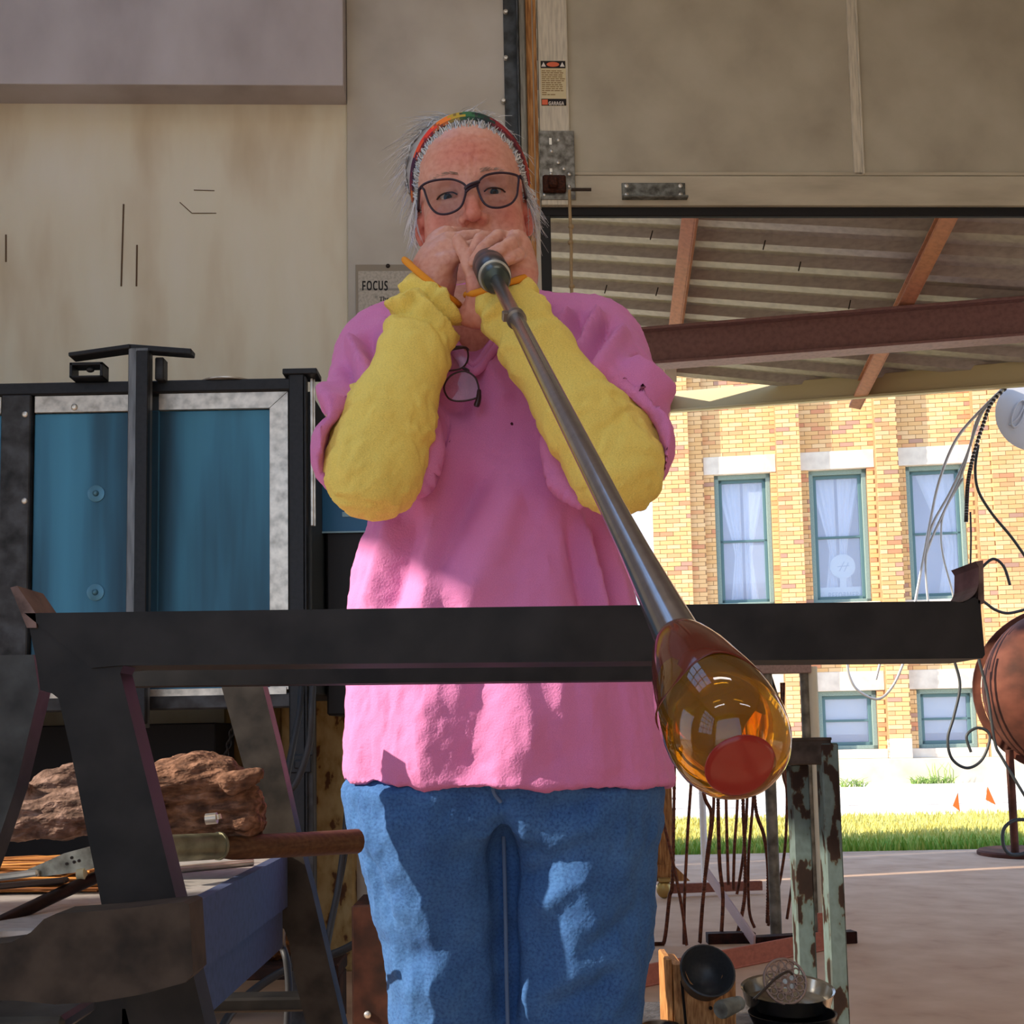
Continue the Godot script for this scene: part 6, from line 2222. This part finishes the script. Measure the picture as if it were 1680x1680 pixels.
func build_jeans(me: Node3D) -> void:
	var s := Soft.new()
	var rows := []
	for r in [[1230, 829, 246, 0.140], [1290, 828, 250, 0.142], [1330, 827, 248, 0.138], [1362, 827, 246, 0.128]]:
		var p := at(r[1], r[0], PD)
		rows.append([p.y, p.x, r[2] * PD / F, r[3], -PD])
	s.loft(rows, 0.02)
	s.loft(leg_rows(true, 0.0), 0.03)
	s.loft(leg_rows(false, 0.0), 0.03)
	var f := folds([
		[824, 1318, 832, 1700, -0.026, 0.013], [815, 1290, 824, 1325, -0.008, 0.008], [880, 1330, 985, 1310, -0.008, 0.012], [850, 1450, 960, 1370, -0.009, 0.012], [860, 1430, 985, 1345, 0.008, 0.014], [880, 1500, 950, 1440, 0.007, 0.014],
		[705, 1310, 710, 1680, 0.004, 0.010], [598, 1400, 645, 1530, -0.008, 0.008], [640, 1480, 700, 1500, 0.006, 0.016], [955, 1560, 1060, 1500, -0.007, 0.012], [880, 1640, 1040, 1560, 0.008, 0.018], [890, 1660, 1020, 1600, -0.007, 0.014],
		[650, 1580, 740, 1560, -0.005, 0.014], [660, 1630, 760, 1640, 0.006, 0.018], [960, 1400, 975, 1560, 0.006, 0.016], [1040, 1560, 1010, 1680, 0.006, 0.012],
	], 1.5)
	var push := func(p: Vector3, n: Vector3) -> float:
		var o := 0.0
		if n.z > -0.1:
			o += f.value(Vector2(p.x, p.y))
		o += 0.009 * wob.get_noise_3d(p.x * 14.0, p.y * 7.0, p.z * 14.0)
		o += 0.003 * wob.get_noise_3d(p.x * 40.0, p.y * 26.0, p.z * 40.0)
		return o
	var tint := func(p: Vector3, n: Vector3) -> Color:
		var k := 0.5 + 0.5 * wob.get_noise_3dv(p * 16.0)
		return lin(hx(56, 98, 152)).lerp(lin(hx(84, 132, 188)), k)
	var b := mb()
	skin(b, s, Vector3(-0.30, -0.0, -1.80), Vector3(0.30, 0.80, -1.40), 0.0075, push, tint)
	var m := vmat("denim", 0.9)
	m.uv1_triplanar = true
	m.uv1_scale = Vector3.ONE * 6.0
	m.albedo_texture = TX.denim
	m.heightmap_enabled = true
	m.heightmap_texture = TX.bump
	m.heightmap_scale = 0.06
	var j := obj("jeans", b, m, me)
	# seams: fly, inseams and outer seams
	b = mb()
	b.tube(curve(sight([[806, 1272, 1.466], [810, 1300, 1.466], [822, 1316, 1.47]], 0), 5), 0.0025, 6)
	b.tube(curve(sight([[826, 1372, 1.550], [829, 1480, 1.552], [831, 1600, 1.552], [834, 1720, 1.552]], 0), 5), 0.003, 6)
	obj("seam", b, mat("seam_blue", hx(92, 116, 150), 0.9), j)
	for q in [[735, 745], [940, 940]]:
		b = mb()
		var sh := Soft.new()
		var p := at(q[1], 2110, PD)
		sh.chain([Vector3(p.x, 0.05, -PD - 0.06), Vector3(p.x, 0.045, -PD + 0.05), Vector3(p.x + 0.005, 0.035, -PD + 0.14)], [0.048, 0.046, 0.036], 0.02)
		sh.half(Vector3(p.x, 0.004, 0), Vector3.DOWN)
		skin(b, sh, Vector3(p.x - 0.09, -0.01, -PD - 0.14), Vector3(p.x + 0.09, 0.13, -PD + 0.21), 0.009)
		obj("shoe", b, mat("shoe_black", hx(40, 40, 44), 0.6), me)

func _across(a: Vector3, b: Vector3, c: Vector3, toward: Vector3) -> Vector3:
	var n := (b - a).cross(c - a).normalized()
	return n if n.dot(toward) > 0.0 else -n

func build_sleeves(me: Node3D) -> void:
	var m := mat("yellow_knit", hx(252, 226, 116), 0.9, 0, TX.grain, Vector3(14, 30, 14), TX.knit, 0.06)
	m.rim_enabled = true
	m.rim = 0.3
	m.rim_tint = 0.7
	var trim := mat("orange_cuff", hx(246, 160, 44), 0.85, 0, TX.speck, Vector3.ONE * 12)
	for side in 2:
		var s := Soft.new()
		var S: Vector3
		var E: Vector3
		var W: Vector3
		if side == 0:
			S = at(628, 640, 1.52); E = at(614, 772, 1.375); W = at(703, 488, 1.405)
			s.chain([S, E], [0.042, 0.057], 0.02)
			s.cap(at(606, 700, 1.425), E, 0.056, 0.050, 0.02)
			s.chain([E, at(640, 690, 1.375), at(680, 580, 1.385), at(698, 512, 1.40), W], [0.050, 0.0525, 0.0405, 0.0365, 0.036], 0.02)
			s.half(at(716, 474, 1.362), _across(at(690, 456, 1.372), at(738, 496, 1.365), at(715, 474, 1.445), W - E), 0.003)
		else:
			S = at(990, 640, 1.50); E = at(1012, 770, 1.36); W = at(822, 482, 1.378)
			s.chain([S, E], [0.046, 0.054], 0.02)
			s.cap(at(1004, 694, 1.42), E, 0.058, 0.048, 0.02)
			s.chain([E, at(958, 690, 1.36), at(880, 572, 1.365), at(836, 505, 1.372), W], [0.0455, 0.049, 0.0405, 0.0355, 0.0345], 0.02)
			s.half(at(826, 468, 1.36), _across(at(783, 470, 1.36), at(868, 443, 1.36), at(825, 455, 1.41), W - E), 0.003)
		var ax := (W - E).normalized()
		var L := E.distance_to(W)
		var push := func(p: Vector3, n: Vector3) -> float:
			var t := (p - E).dot(ax) / L
			var wv := 2.2 * wob.get_noise_3dv(p * 14.0)
			var o := 0.0018 * sin(t * 46.0 + wv * 3.0 + p.x * 60.0) * smoothstep(0.45, 0.75, t)
			o += (0.0095 if side == 0 else 0.0025) * sin(t * 38.0 + p.x * 50.0 + wv * 2.0) * smoothstep(0.66, 0.86, t)
			o += 0.0016 * sin(t * 30.0 + wv * 4.0) * (1.0 - smoothstep(0.3, 0.6, t))
			o += 0.0022 * wob.get_noise_3dv(p * 20.0)
			return o * (1.0 - smoothstep(0.95, 1.02, t))
		var b := mb()
		skin(b, s, W.min(E).min(S) - Vector3.ONE * 0.085, W.max(E).max(S) + Vector3(0.085, 0.06, 0.085), 0.0042, push)
		var o := obj("arm_sleeve", b, m, me)
		b = mb()
		var pn: Vector3 = _across(at(690, 456, 1.372), at(738, 496, 1.365), at(715, 474, 1.445), W - E) if side == 0 else _across(at(783, 470, 1.36), at(868, 443, 1.36), at(825, 455, 1.41), W - E)
		var pp: Vector3 = at(716, 474, 1.362) if side == 0 else at(826, 468, 1.36)
		var top: Vector3 = W - (at(698, 512, 1.40) if side == 0 else at(836, 505, 1.372))
		top = top.normalized()
		var cc := W + top * ((pp - W).dot(pn) / top.dot(pn))
		var e1 := top.cross(Vector3.BACK).normalized()
		var e2 := top.cross(e1)
		var ring := []
		for i in 36:
			var dv := (e1 * cos(TAU * i / 36) + e2 * sin(TAU * i / 36)) * ((0.0390 if side == 0 else 0.0372) + 0.0006 * sin(i * 2.2))
			ring.append(cc + top * 0.002 + dv - top * (dv.dot(pn) / top.dot(pn)))
		b.tube(ring, 0.0042, 8, true)
		obj("cuff", b, trim, o)

func build_hair(me: Node3D) -> void:
	var beta := deg_to_rad(27.0)
	var C := Vector3(0, 0.038, -0.022)
	var mv := Vector3(0, -sin(beta), cos(beta))
	var wv := Vector3(0, cos(beta), sin(beta))
	var shell := func(s: float, phi: float, g: float) -> Vector3:
		var k := sqrt(maxf(0.0, 1.0 - pow(s / 0.115, 2.0)))
		return C + mv * s + (Vector3(1, 0, 0) * cos(phi) * (0.0765 + g) + wv * sin(phi) * (0.0895 + g)) * k
	var b := mb()
	var N := 26
	var M := 60
	var grid := []
	for i in N + 1:
		var row := []
		for j in M + 1:
			var s := lerpf(0.051, -0.1145, float(i) / N)
			var phi := lerpf(deg_to_rad(-38), deg_to_rad(218), float(j) / M)
			var edge := 0.004 * wob.get_noise_2d(phi * 14.0, 3.0)
			if i == 0: s += edge - 0.004 * (1.0 if j % 2 else 0.0)
			var g := 0.0015 + 0.007 * smoothstep(0.0, 0.25, float(i) / N) + 0.0022 * wob.get_noise_2d(phi * 40.0, i * 0.35)
			# fuller on her right, behind the band
			g += 0.016 * smoothstep(0.25, 0.6, float(i) / N) * smoothstep(deg_to_rad(95), deg_to_rad(150), phi) * smoothstep(deg_to_rad(215), deg_to_rad(165), phi)
			row.append(HEAD * (shell.call(s, phi, g) as Vector3))
		grid.append(row)
	b.col = lin(hx(158, 156, 154))
	for i in N:
		for j in M:
			var c: Vector3 = HEAD * C
			b.quadc(grid[i][j], grid[i + 1][j], grid[i + 1][j + 1], grid[i][j + 1], c)
	# strands: combed back from the hairline, then loose wisps round the outline
	var tones := [hx(206, 202, 196), hx(226, 224, 222), hx(176, 172, 168), hx(196, 202, 214)]
	for i in 420:
		var phi := deg_to_rad(rng.randf_range(-30, 210))
		var s0 := rng.randf_range(0.038, 0.057)
		var pts := []
		for k in 4:
			pts.append(HEAD * ((shell.call(s0 - 0.008 * k, phi + rng.randf_range(-0.03, 0.03), 0.0012 + 0.0022 * k + rng.randf_range(0.0, 0.0015))) as Vector3))
		b.col = lin(tones[rng.randi() % 4])
		b.tube(pts, [0.0003, 0.0009, 0.0009, 0.0006], 3)
	for i in 420:
		var phi := deg_to_rad(rng.randf_range(-30, 212))
		var s0 := rng.randf_range(-0.05, -0.004)
		var pts := []
		var dphi := rng.randf_range(-0.06, 0.12)
		var lift := rng.randf_range(0.008, 0.0105) + 0.015 * smoothstep(deg_to_rad(95), deg_to_rad(150), phi) * smoothstep(deg_to_rad(215), deg_to_rad(165), phi)
		for k in 4:
			pts.append(HEAD * ((shell.call(s0 - 0.013 * k, phi + dphi * k, lift * (0.75 + 0.09 * k)) as Vector3)))
		b.col = lin(tones[rng.randi() % 4]) * rng.randf_range(0.55, 1.0)
		b.tube(pts, [0.0006, 0.0014, 0.0014, 0.0006], 3)
	for i in 760:
		var phi := deg_to_rad(rng.randf_range(-32, 212))
		if i % 3 == 0: phi = deg_to_rad(rng.randf_range(105, 205))
		var s0 := rng.randf_range(-0.09, -0.022)
		var p0: Vector3 = shell.call(s0, phi, 0.006)
		var out := (p0 - C).normalized()
		var back := phi > deg_to_rad(95)
		var l := rng.randf_range(0.018, 0.058) * (1.5 if back else 0.7)
		var fall := Vector3(rng.randf_range(-0.5, 0.5) - (0.5 if back else 0.0), rng.randf_range(-1.0, 0.25), rng.randf_range(-0.6, 0.4))
		var along := (Vector3(1, 0, 0) * -sin(phi) + wv * cos(phi)) * (1.0 if back else -0.7)
		var p1 := p0 + (out * 0.45 + along * 0.7 - mv * 0.5 + fall * 0.3).normalized() * l * 0.5
		var p2 := p1 + (out * 0.15 + along * 0.9 + fall * 0.8).normalized() * l * 0.5
		b.col = lin(tones[rng.randi() % 4])
		b.tube(curve([HEAD * p0, HEAD * p1, HEAD * p2], 3), [0.0007, 0.0007, 0.0006, 0.0005, 0.0004, 0.0003, 0.0002], 3)
	# wisps round the ears and down the jaw
	for i in 150:
		var sd := 1.0 if i % 5 < 3 else -1.0
		var p0 := Vector3(0.079 * sd, rng.randf_range(-0.005, 0.03), rng.randf_range(-0.03, 0.01))
		var l := rng.randf_range(0.02, 0.075)
		var p1 := p0 + Vector3(sd * rng.randf_range(0.0, 0.014), -l * 0.5, rng.randf_range(-0.01, 0.012))
		var p2 := p1 + Vector3(sd * rng.randf_range(-0.014, 0.018), -l * 0.5, rng.randf_range(-0.01, 0.014))
		b.col = lin(tones[rng.randi() % 4])
		b.tube(curve([HEAD * p0, HEAD * p1, HEAD * p2], 3), [0.0007, 0.0007, 0.0006, 0.0006, 0.0005, 0.0003, 0.0002], 3)
	var hm := vmat("grey_hair", 0.55)
	hm.rim_enabled = true
	hm.rim = 0.5
	obj("hair", b, hm, me)
	# tie-dyed headband
	b = mb()
	var cols := [[0.0, hx(226, 170, 60)], [0.1, hx(180, 70, 50)], [0.22, hx(120, 40, 44)], [0.34, hx(150, 48, 50)], [0.42, hx(34, 60, 52)], [0.5, hx(56, 110, 70)], [0.56, hx(190, 160, 60)], [0.62, hx(240, 128, 50)], [0.70, hx(228, 62, 50)], [0.78, hx(226, 80, 44)], [0.84, hx(70, 36, 66)], [0.92, hx(110, 36, 60)], [0.97, hx(200, 110, 50)], [1.0, hx(90, 40, 60)]]
	var K := 72
	for j in K:
		for i in 6:
			var P := []
			for e in [[i, j], [i + 1, j], [i + 1, j + 1], [i, j + 1]]:
				var f := float(e[0]) / 6.0
				var phi := lerpf(deg_to_rad(-14), deg_to_rad(194), float(e[1]) / K)
				var tw := 1.0 - 0.35 * pow(absf(cos(phi)), 3.0)
				P.append(HEAD * (shell.call(0.014 + (0.5 - f) * 0.038 * tw, phi, 0.0078 + 0.0035 * sin(f * PI) + 0.0008 * sin(f * 18.0)) as Vector3))
			var u := (j + 0.5) / K + 0.02 * sin(i * 1.7)
			var c := Color()
			for q in cols.size() - 1:
				if u >= cols[q][0] - 0.05 and u <= cols[q + 1][0] + 0.05:
					c = lin(cols[q][1]).lerp(lin(cols[q + 1][1]), clampf((u - cols[q][0]) / (cols[q + 1][0] - cols[q][0]), 0, 1))
			if i == 0 or i == 5: c = c.lerp(lin(hx(40, 36, 50)), 0.55)
			if wob.get_noise_2d(j * 0.5, i * 0.9) > 0.22: c = c.lerp(lin(hx(60, 34, 52)), 0.6)
			b.col = c
			b.quadc(P[0], P[1], P[2], P[3], HEAD * C)
	obj("headband", b, vmat("headband_cloth", 0.9), me)
	# brows
	for x in [-1.0, 1.0]:
		b = mb()
		for i in 46:
			var t := rng.randf()
			var p := Vector3(lerpf(0.014, 0.048, t) * x, 0.0215 + 0.003 * sin(t * PI) + rng.randf_range(-0.002, 0.002), lerpf(0.0925, 0.0745, t))
			b.col = lin(hx(150, 120, 104).lerp(hx(196, 176, 160), rng.randf()))
			b.tube([HEAD * p, HEAD * (p + Vector3(0.005 * x, 0.0015, 0.0006))], [0.0005, 0.0002], 3)
		obj("brow", b, vmat("brow_hair", 0.7), me)

func build_glasses(me: Node3D) -> void:
	var g := Node3D.new()
	g.name = "eyeglasses"
	me.add_child(g, true)
	var fm := mat("glasses_frame", hx(48, 32, 44), 0.3, 0.1)
	var lens := mat("glasses_lens", hx(90, 76, 80), 0.03)
	lens.transparency = BaseMaterial3D.TRANSPARENCY_ALPHA
	lens.albedo_color = Color(0.06, 0.045, 0.045, 0.25)
	lens.metallic_specular = 0.25
	var LX := [[240, 272], [330, 218], [460, 190], [600, 182], [715, 212], [790, 262], [795, 330], [785, 400], [740, 520], [650, 590], [530, 623], [425, 602], [345, 515], [300, 400], [272, 315]]
	var RX := [[942, 250], [985, 180], [1060, 130], [1180, 105], [1300, 105], [1420, 130], [1458, 170], [1448, 300], [1430, 400], [1360, 490], [1230, 537], [1100, 530], [1015, 470], [958, 345]]
	var dl := 1.507
	var to := func(q: Array, dep: float) -> Vector3:
		return at(660.0 + q[0] / 7.636, 270.0 + q[1] / 7.636, dep)
	var b := mb()
	var rims := []
	for L in [LX, RX]:
		var pts := []
		for q in L:
			pts.append(to.call(q, dl + 0.010 * pow(absf(q[0] - 860.0) / 620.0, 2.0)))
		var ring := []
		var n := pts.size()
		for i in n:
			for k in 4:
				ring.append((pts[i] as Vector3).cubic_interpolate(pts[(i + 1) % n], pts[(i + n - 1) % n], pts[(i + 2) % n], k / 4.0))
		rims.append(ring)
		b.tube(ring, 0.0016, 8, true)
	b.tube(curve([to.call([790, 300], dl), to.call([850, 255], dl - 0.006), to.call([960, 215], dl)], 4), 0.0026, 8)
	b.tube(curve([to.call([800, 340], dl), to.call([860, 290], dl - 0.005), to.call([948, 255], dl)], 4), 0.0018, 8)
	var rim := obj("rim", b, fm, g)
	for r in rims:
		b = mb()
		var c := Vector3.ZERO
		for p in r: c += p
		c /= r.size()
		c += Vector3(0, -0.0005, 0.0014)
		for i in r.size():
			b.tric(r[i], r[(i + 1) % r.size()], c, c - Vector3(0, 0, 1))
		obj("lens", b, lens, g)
	for q in [[[245, 275], [150, 480], -1.0], [[1470, 145], [1575, 330], 1.0]]:
		b = mb()
		var p0: Vector3 = to.call(q[0], dl + 0.009)
		b.tube([p0, p0 + Vector3(0.004 * q[2], -0.001, -0.006), hp(0.0795 * q[2], 0.004, -0.01), hp(0.079 * q[2], -0.012, -0.035)], 0.0022, 8)
		obj("temple", b, fm, g)

func hanging_glasses() -> void:
	var fm := mat("reading_frame", hx(64, 44, 44), 0.3, 0.2)
	var g := thing("reading_glasses", "folded dark-rimmed reading glasses hanging from the shirt's V neck", "glasses", at(755, 655, 1.45))
	var lens := mat("reading_lens", hx(200, 190, 196), 0.03)
	lens.transparency = BaseMaterial3D.TRANSPARENCY_ALPHA
	lens.albedo_color = Color(0.8, 0.76, 0.8, 0.12)
	var U := [[719, 590], [728, 578], [747, 569], [763, 570], [768, 580], [766, 594], [755, 605], [733, 608], [722, 602]]
	var L := [[729, 632], [740, 616], [762, 609], [780, 620], [786, 643], [781, 653], [758, 658], [740, 656], [731, 646]]
	var b := mb()
	for q in [[U, 1.452], [L, 1.440]]:
		var pts := sight(q[0], q[1])
		var ring := []
		var n := pts.size()
		for i in n:
			for k in 4:
				ring.append((pts[i] as Vector3).cubic_interpolate(pts[(i + 1) % n], pts[(i + n - 1) % n], pts[(i + 2) % n], k / 4.0))
		b.tube(ring, 0.0012, 8, true)
		var c := Vector3.ZERO
		for p in ring: c += p
		c /= ring.size()
		var lb := mb()
		for i in ring.size():
			lb.tric(ring[i], ring[(i + 1) % ring.size()], c + Vector3(0, 0, 0.001), c - Vector3(0, 0, 1))
		obj("lens", lb, lens, g)
	b.tube(curve([at(760, 604, 1.448), at(768, 608, 1.442), at(766, 611, 1.442)], 4), 0.002, 8)
	obj("rim", b, fm, g)
	b = mb()
	b.tube(curve([at(722, 580, 1.453), at(730, 576, 1.446), at(760, 570, 1.448), at(768, 574, 1.455)], 4), 0.0018, 8)
	b.tube(curve([at(721, 582, 1.452), at(726, 560, 1.47), at(734, 542, 1.50)], 4), 0.0012, 8)
	obj("temple", b, fm, g)
	b = mb()
	b.tube(curve([at(786, 640, 1.440), at(785, 655, 1.438), at(781, 667, 1.438)], 4), [0.0026, 0.003, 0.003, 0.0035, 0.0035, 0.0038, 0.004, 0.004, 0.003], 8)
	obj("temple", b, fm, g)

# ---------------------------------------------------------------- the pipe and the hot glass
func blowpipe() -> void:
	var M := at(778, 388, 1.52)
	var T := at(1105, 1030, 0.53)
	var dirn := (T - M).normalized()
	var side := dirn.cross(Vector3.UP).normalized()
	var xf := Transform3D(Basis(side, dirn, side.cross(dirn)), M)      # y runs down the pipe
	var on := func(d: float) -> float:                                # distance along the pipe at which it is d from us
		return M.distance_to(T) * (1.52 - d) / (1.52 - 0.53)
	var L := M.distance_to(T)
	var p := thing("blowpipe", "long dark steel blowpipe with a black sleeve grip held at the mouth", "blowpipe", (M + T) * 0.5)
	var b := mb()
	b.lathe([Vector2(0.0, -0.004), Vector2(0.006, -0.004), Vector2(0.0074, 0.0), Vector2(0.0074, on.call(0.66)), Vector2(0.0082, on.call(0.60)), Vector2(0.0098, L - 0.02), Vector2(0.0108, L + 0.014), Vector2(0.0, L + 0.014)], xf, 32)
	var steel := mat("pipe_steel", hx(176, 172, 174), 0.18, 0.9, TX.grain, Vector3(3, 3, 3))
	obj("pipe", b, steel, p)
	var g0: float = on.call(1.40)
	var g1: float = on.call(1.272)
	b = mb()
	b.lathe([Vector2(0.0074, g0), Vector2(0.017, g0), Vector2(0.0195, g0 + 0.004), Vector2(0.0195, lerpf(g0, g1, 0.5)), Vector2(0.0190, lerpf(g0, g1, 0.52)), Vector2(0.0195, lerpf(g0, g1, 0.54)), Vector2(0.0195, lerpf(g0, g1, 0.68)), Vector2(0.0190, lerpf(g0, g1, 0.70)), Vector2(0.0195, lerpf(g0, g1, 0.72)), Vector2(0.0195, g1 - 0.003), Vector2(0.018, g1), Vector2(0.0074, g1)], xf, 36)
	obj("grip", b, mat("grip_black", hx(48, 48, 54), 0.3, 0.2), p)
	b = mb()
	b.lathe([Vector2(0.0074, g1), Vector2(0.0185, g1), Vector2(0.0185, g1 + 0.003), Vector2(0.0165, g1 + 0.004), Vector2(0.0074, g1 + 0.004)], xf, 36)
	obj("washer", b, mat("washer_pale", hx(176, 176, 166), 0.35, 0.6), p)
	b = mb()
	b.lathe([Vector2(0.0074, g1 + 0.004), Vector2(0.0162, g1 + 0.004), Vector2(0.0162, g1 + 0.022), Vector2(0.014, g1 + 0.027), Vector2(0.0095, g1 + 0.029), Vector2(0.0074, g1 + 0.03)], xf, 36)
	obj("nut", b, mat("nut_dark", hx(66, 72, 64), 0.3, 0.5), p)
	var c0: float = on.call(1.09)
	b = mb()
	b.lathe([Vector2(0.0074, c0), Vector2(0.0096, c0), Vector2(0.0098, c0 + 0.012), Vector2(0.0074, c0 + 0.013)], xf, 28)
	b.box(xf * Transform3D(Basis(), Vector3(0.0105, c0 + 0.006, 0.002)), Vector3(0.006, 0.011, 0.009), 0.001)
	obj("clamp", b, mat("clamp_steel", hx(120, 110, 100), 0.35, 0.8), p)
	# scale burnt on near the hot end
	# the bubble: clear amber outside, a red-brown core running up the pipe's end
	var gx := Transform3D(xf.basis * Basis.from_scale(Vector3(0.95, 0.88, 0.95)), M + dirn * (L + 0.012))
	var bub := thing("glass_bubble", "glowing amber glass bubble with a dark red end on the tip of the blowpipe", "glass bubble", T)
	var outer := [Vector2(0.0, 0.1205), Vector2(0.006, 0.1200), Vector2(0.012, 0.1182), Vector2(0.0172, 0.1142), Vector2(0.0214, 0.1080), Vector2(0.0242, 0.1000), Vector2(0.0256, 0.0900), Vector2(0.0258, 0.0800), Vector2(0.0252, 0.0690), Vector2(0.0238, 0.0580), Vector2(0.0221, 0.0480), Vector2(0.0207, 0.0390), Vector2(0.0190, 0.0290), Vector2(0.0168, 0.0190), Vector2(0.0146, 0.0100), Vector2(0.0124, 0.0030), Vector2(0.0112, 0.0)]
	b = mb()
	outer.reverse()
	b.lathe(outer + [Vector2(0.0, 0.1205)], gx, 56, 70.0, true)
	var amber := mat("amber_glass", hx(246, 176, 40), 0.02)
	amber.refraction_enabled = true
	amber.refraction_scale = 0.05
	amber.transparency = BaseMaterial3D.TRANSPARENCY_ALPHA
	amber.albedo_color = Color(0.93, 0.66, 0.12, 0.1)
	amber.metallic_specular = 0.6
	# hollow: the inner wall faces inward
	var inner := [Vector2(0.0, 0.1120), Vector2(0.0100, 0.1085), Vector2(0.0160, 0.1000), Vector2(0.0188, 0.0900), Vector2(0.0188, 0.0800), Vector2(0.0172, 0.0680), Vector2(0.0140, 0.0560), Vector2(0.0100, 0.0470), Vector2(0.0050, 0.0420), Vector2(0.0, 0.0410)]
	b.lathe(inner, gx, 44, 70.0, true)
	obj("glass_wall", b, amber, bub)
	var red := mat("red_core", hx(96, 34, 22), 0.1)
	b = mb()
	var shell := []
	for q in outer:
		if q.y <= 0.0695:
			shell.append(Vector2(q.x + 0.0003, q.y))
	shell = [Vector2(0.0, -0.001)] + shell
	shell.sort_custom(func(p, r): return p.y < r.y)
	var k0 := b.v.size()
	b.lathe(shell + [Vector2(0.0255, 0.0700), Vector2(0.0250, 0.0702)], gx, 56, 70.0, true)
	# the colour ends in a soft wavy line
	for i in b.v.size():
		var l := gx.affine_inverse() * b.v[i]
		if l.y > 0.03:
			b.v[i] += gx.basis.y * 0.004 * sin(atan2(l.z, l.x) * 3.0) * (l.y - 0.03) / 0.03
	obj("red_neck", b, red, bub)
	b = mb()
	b.lathe([Vector2(0.0142, 0.1172), Vector2(0.0140, 0.1179), Vector2(0.012, 0.1190), Vector2(0.006, 0.1206), Vector2(0.0, 0.1211)], Transform3D(gx.basis, gx.origin) * Transform3D(Basis(), Vector3(0.002, 0.0, 0.001)), 44, 60.0, true)
	obj("refracted_end", b, mat("red_refraction", hx(128, 34, 24), 0.2), bub)  # red disc paints the refracted view in the bubble end
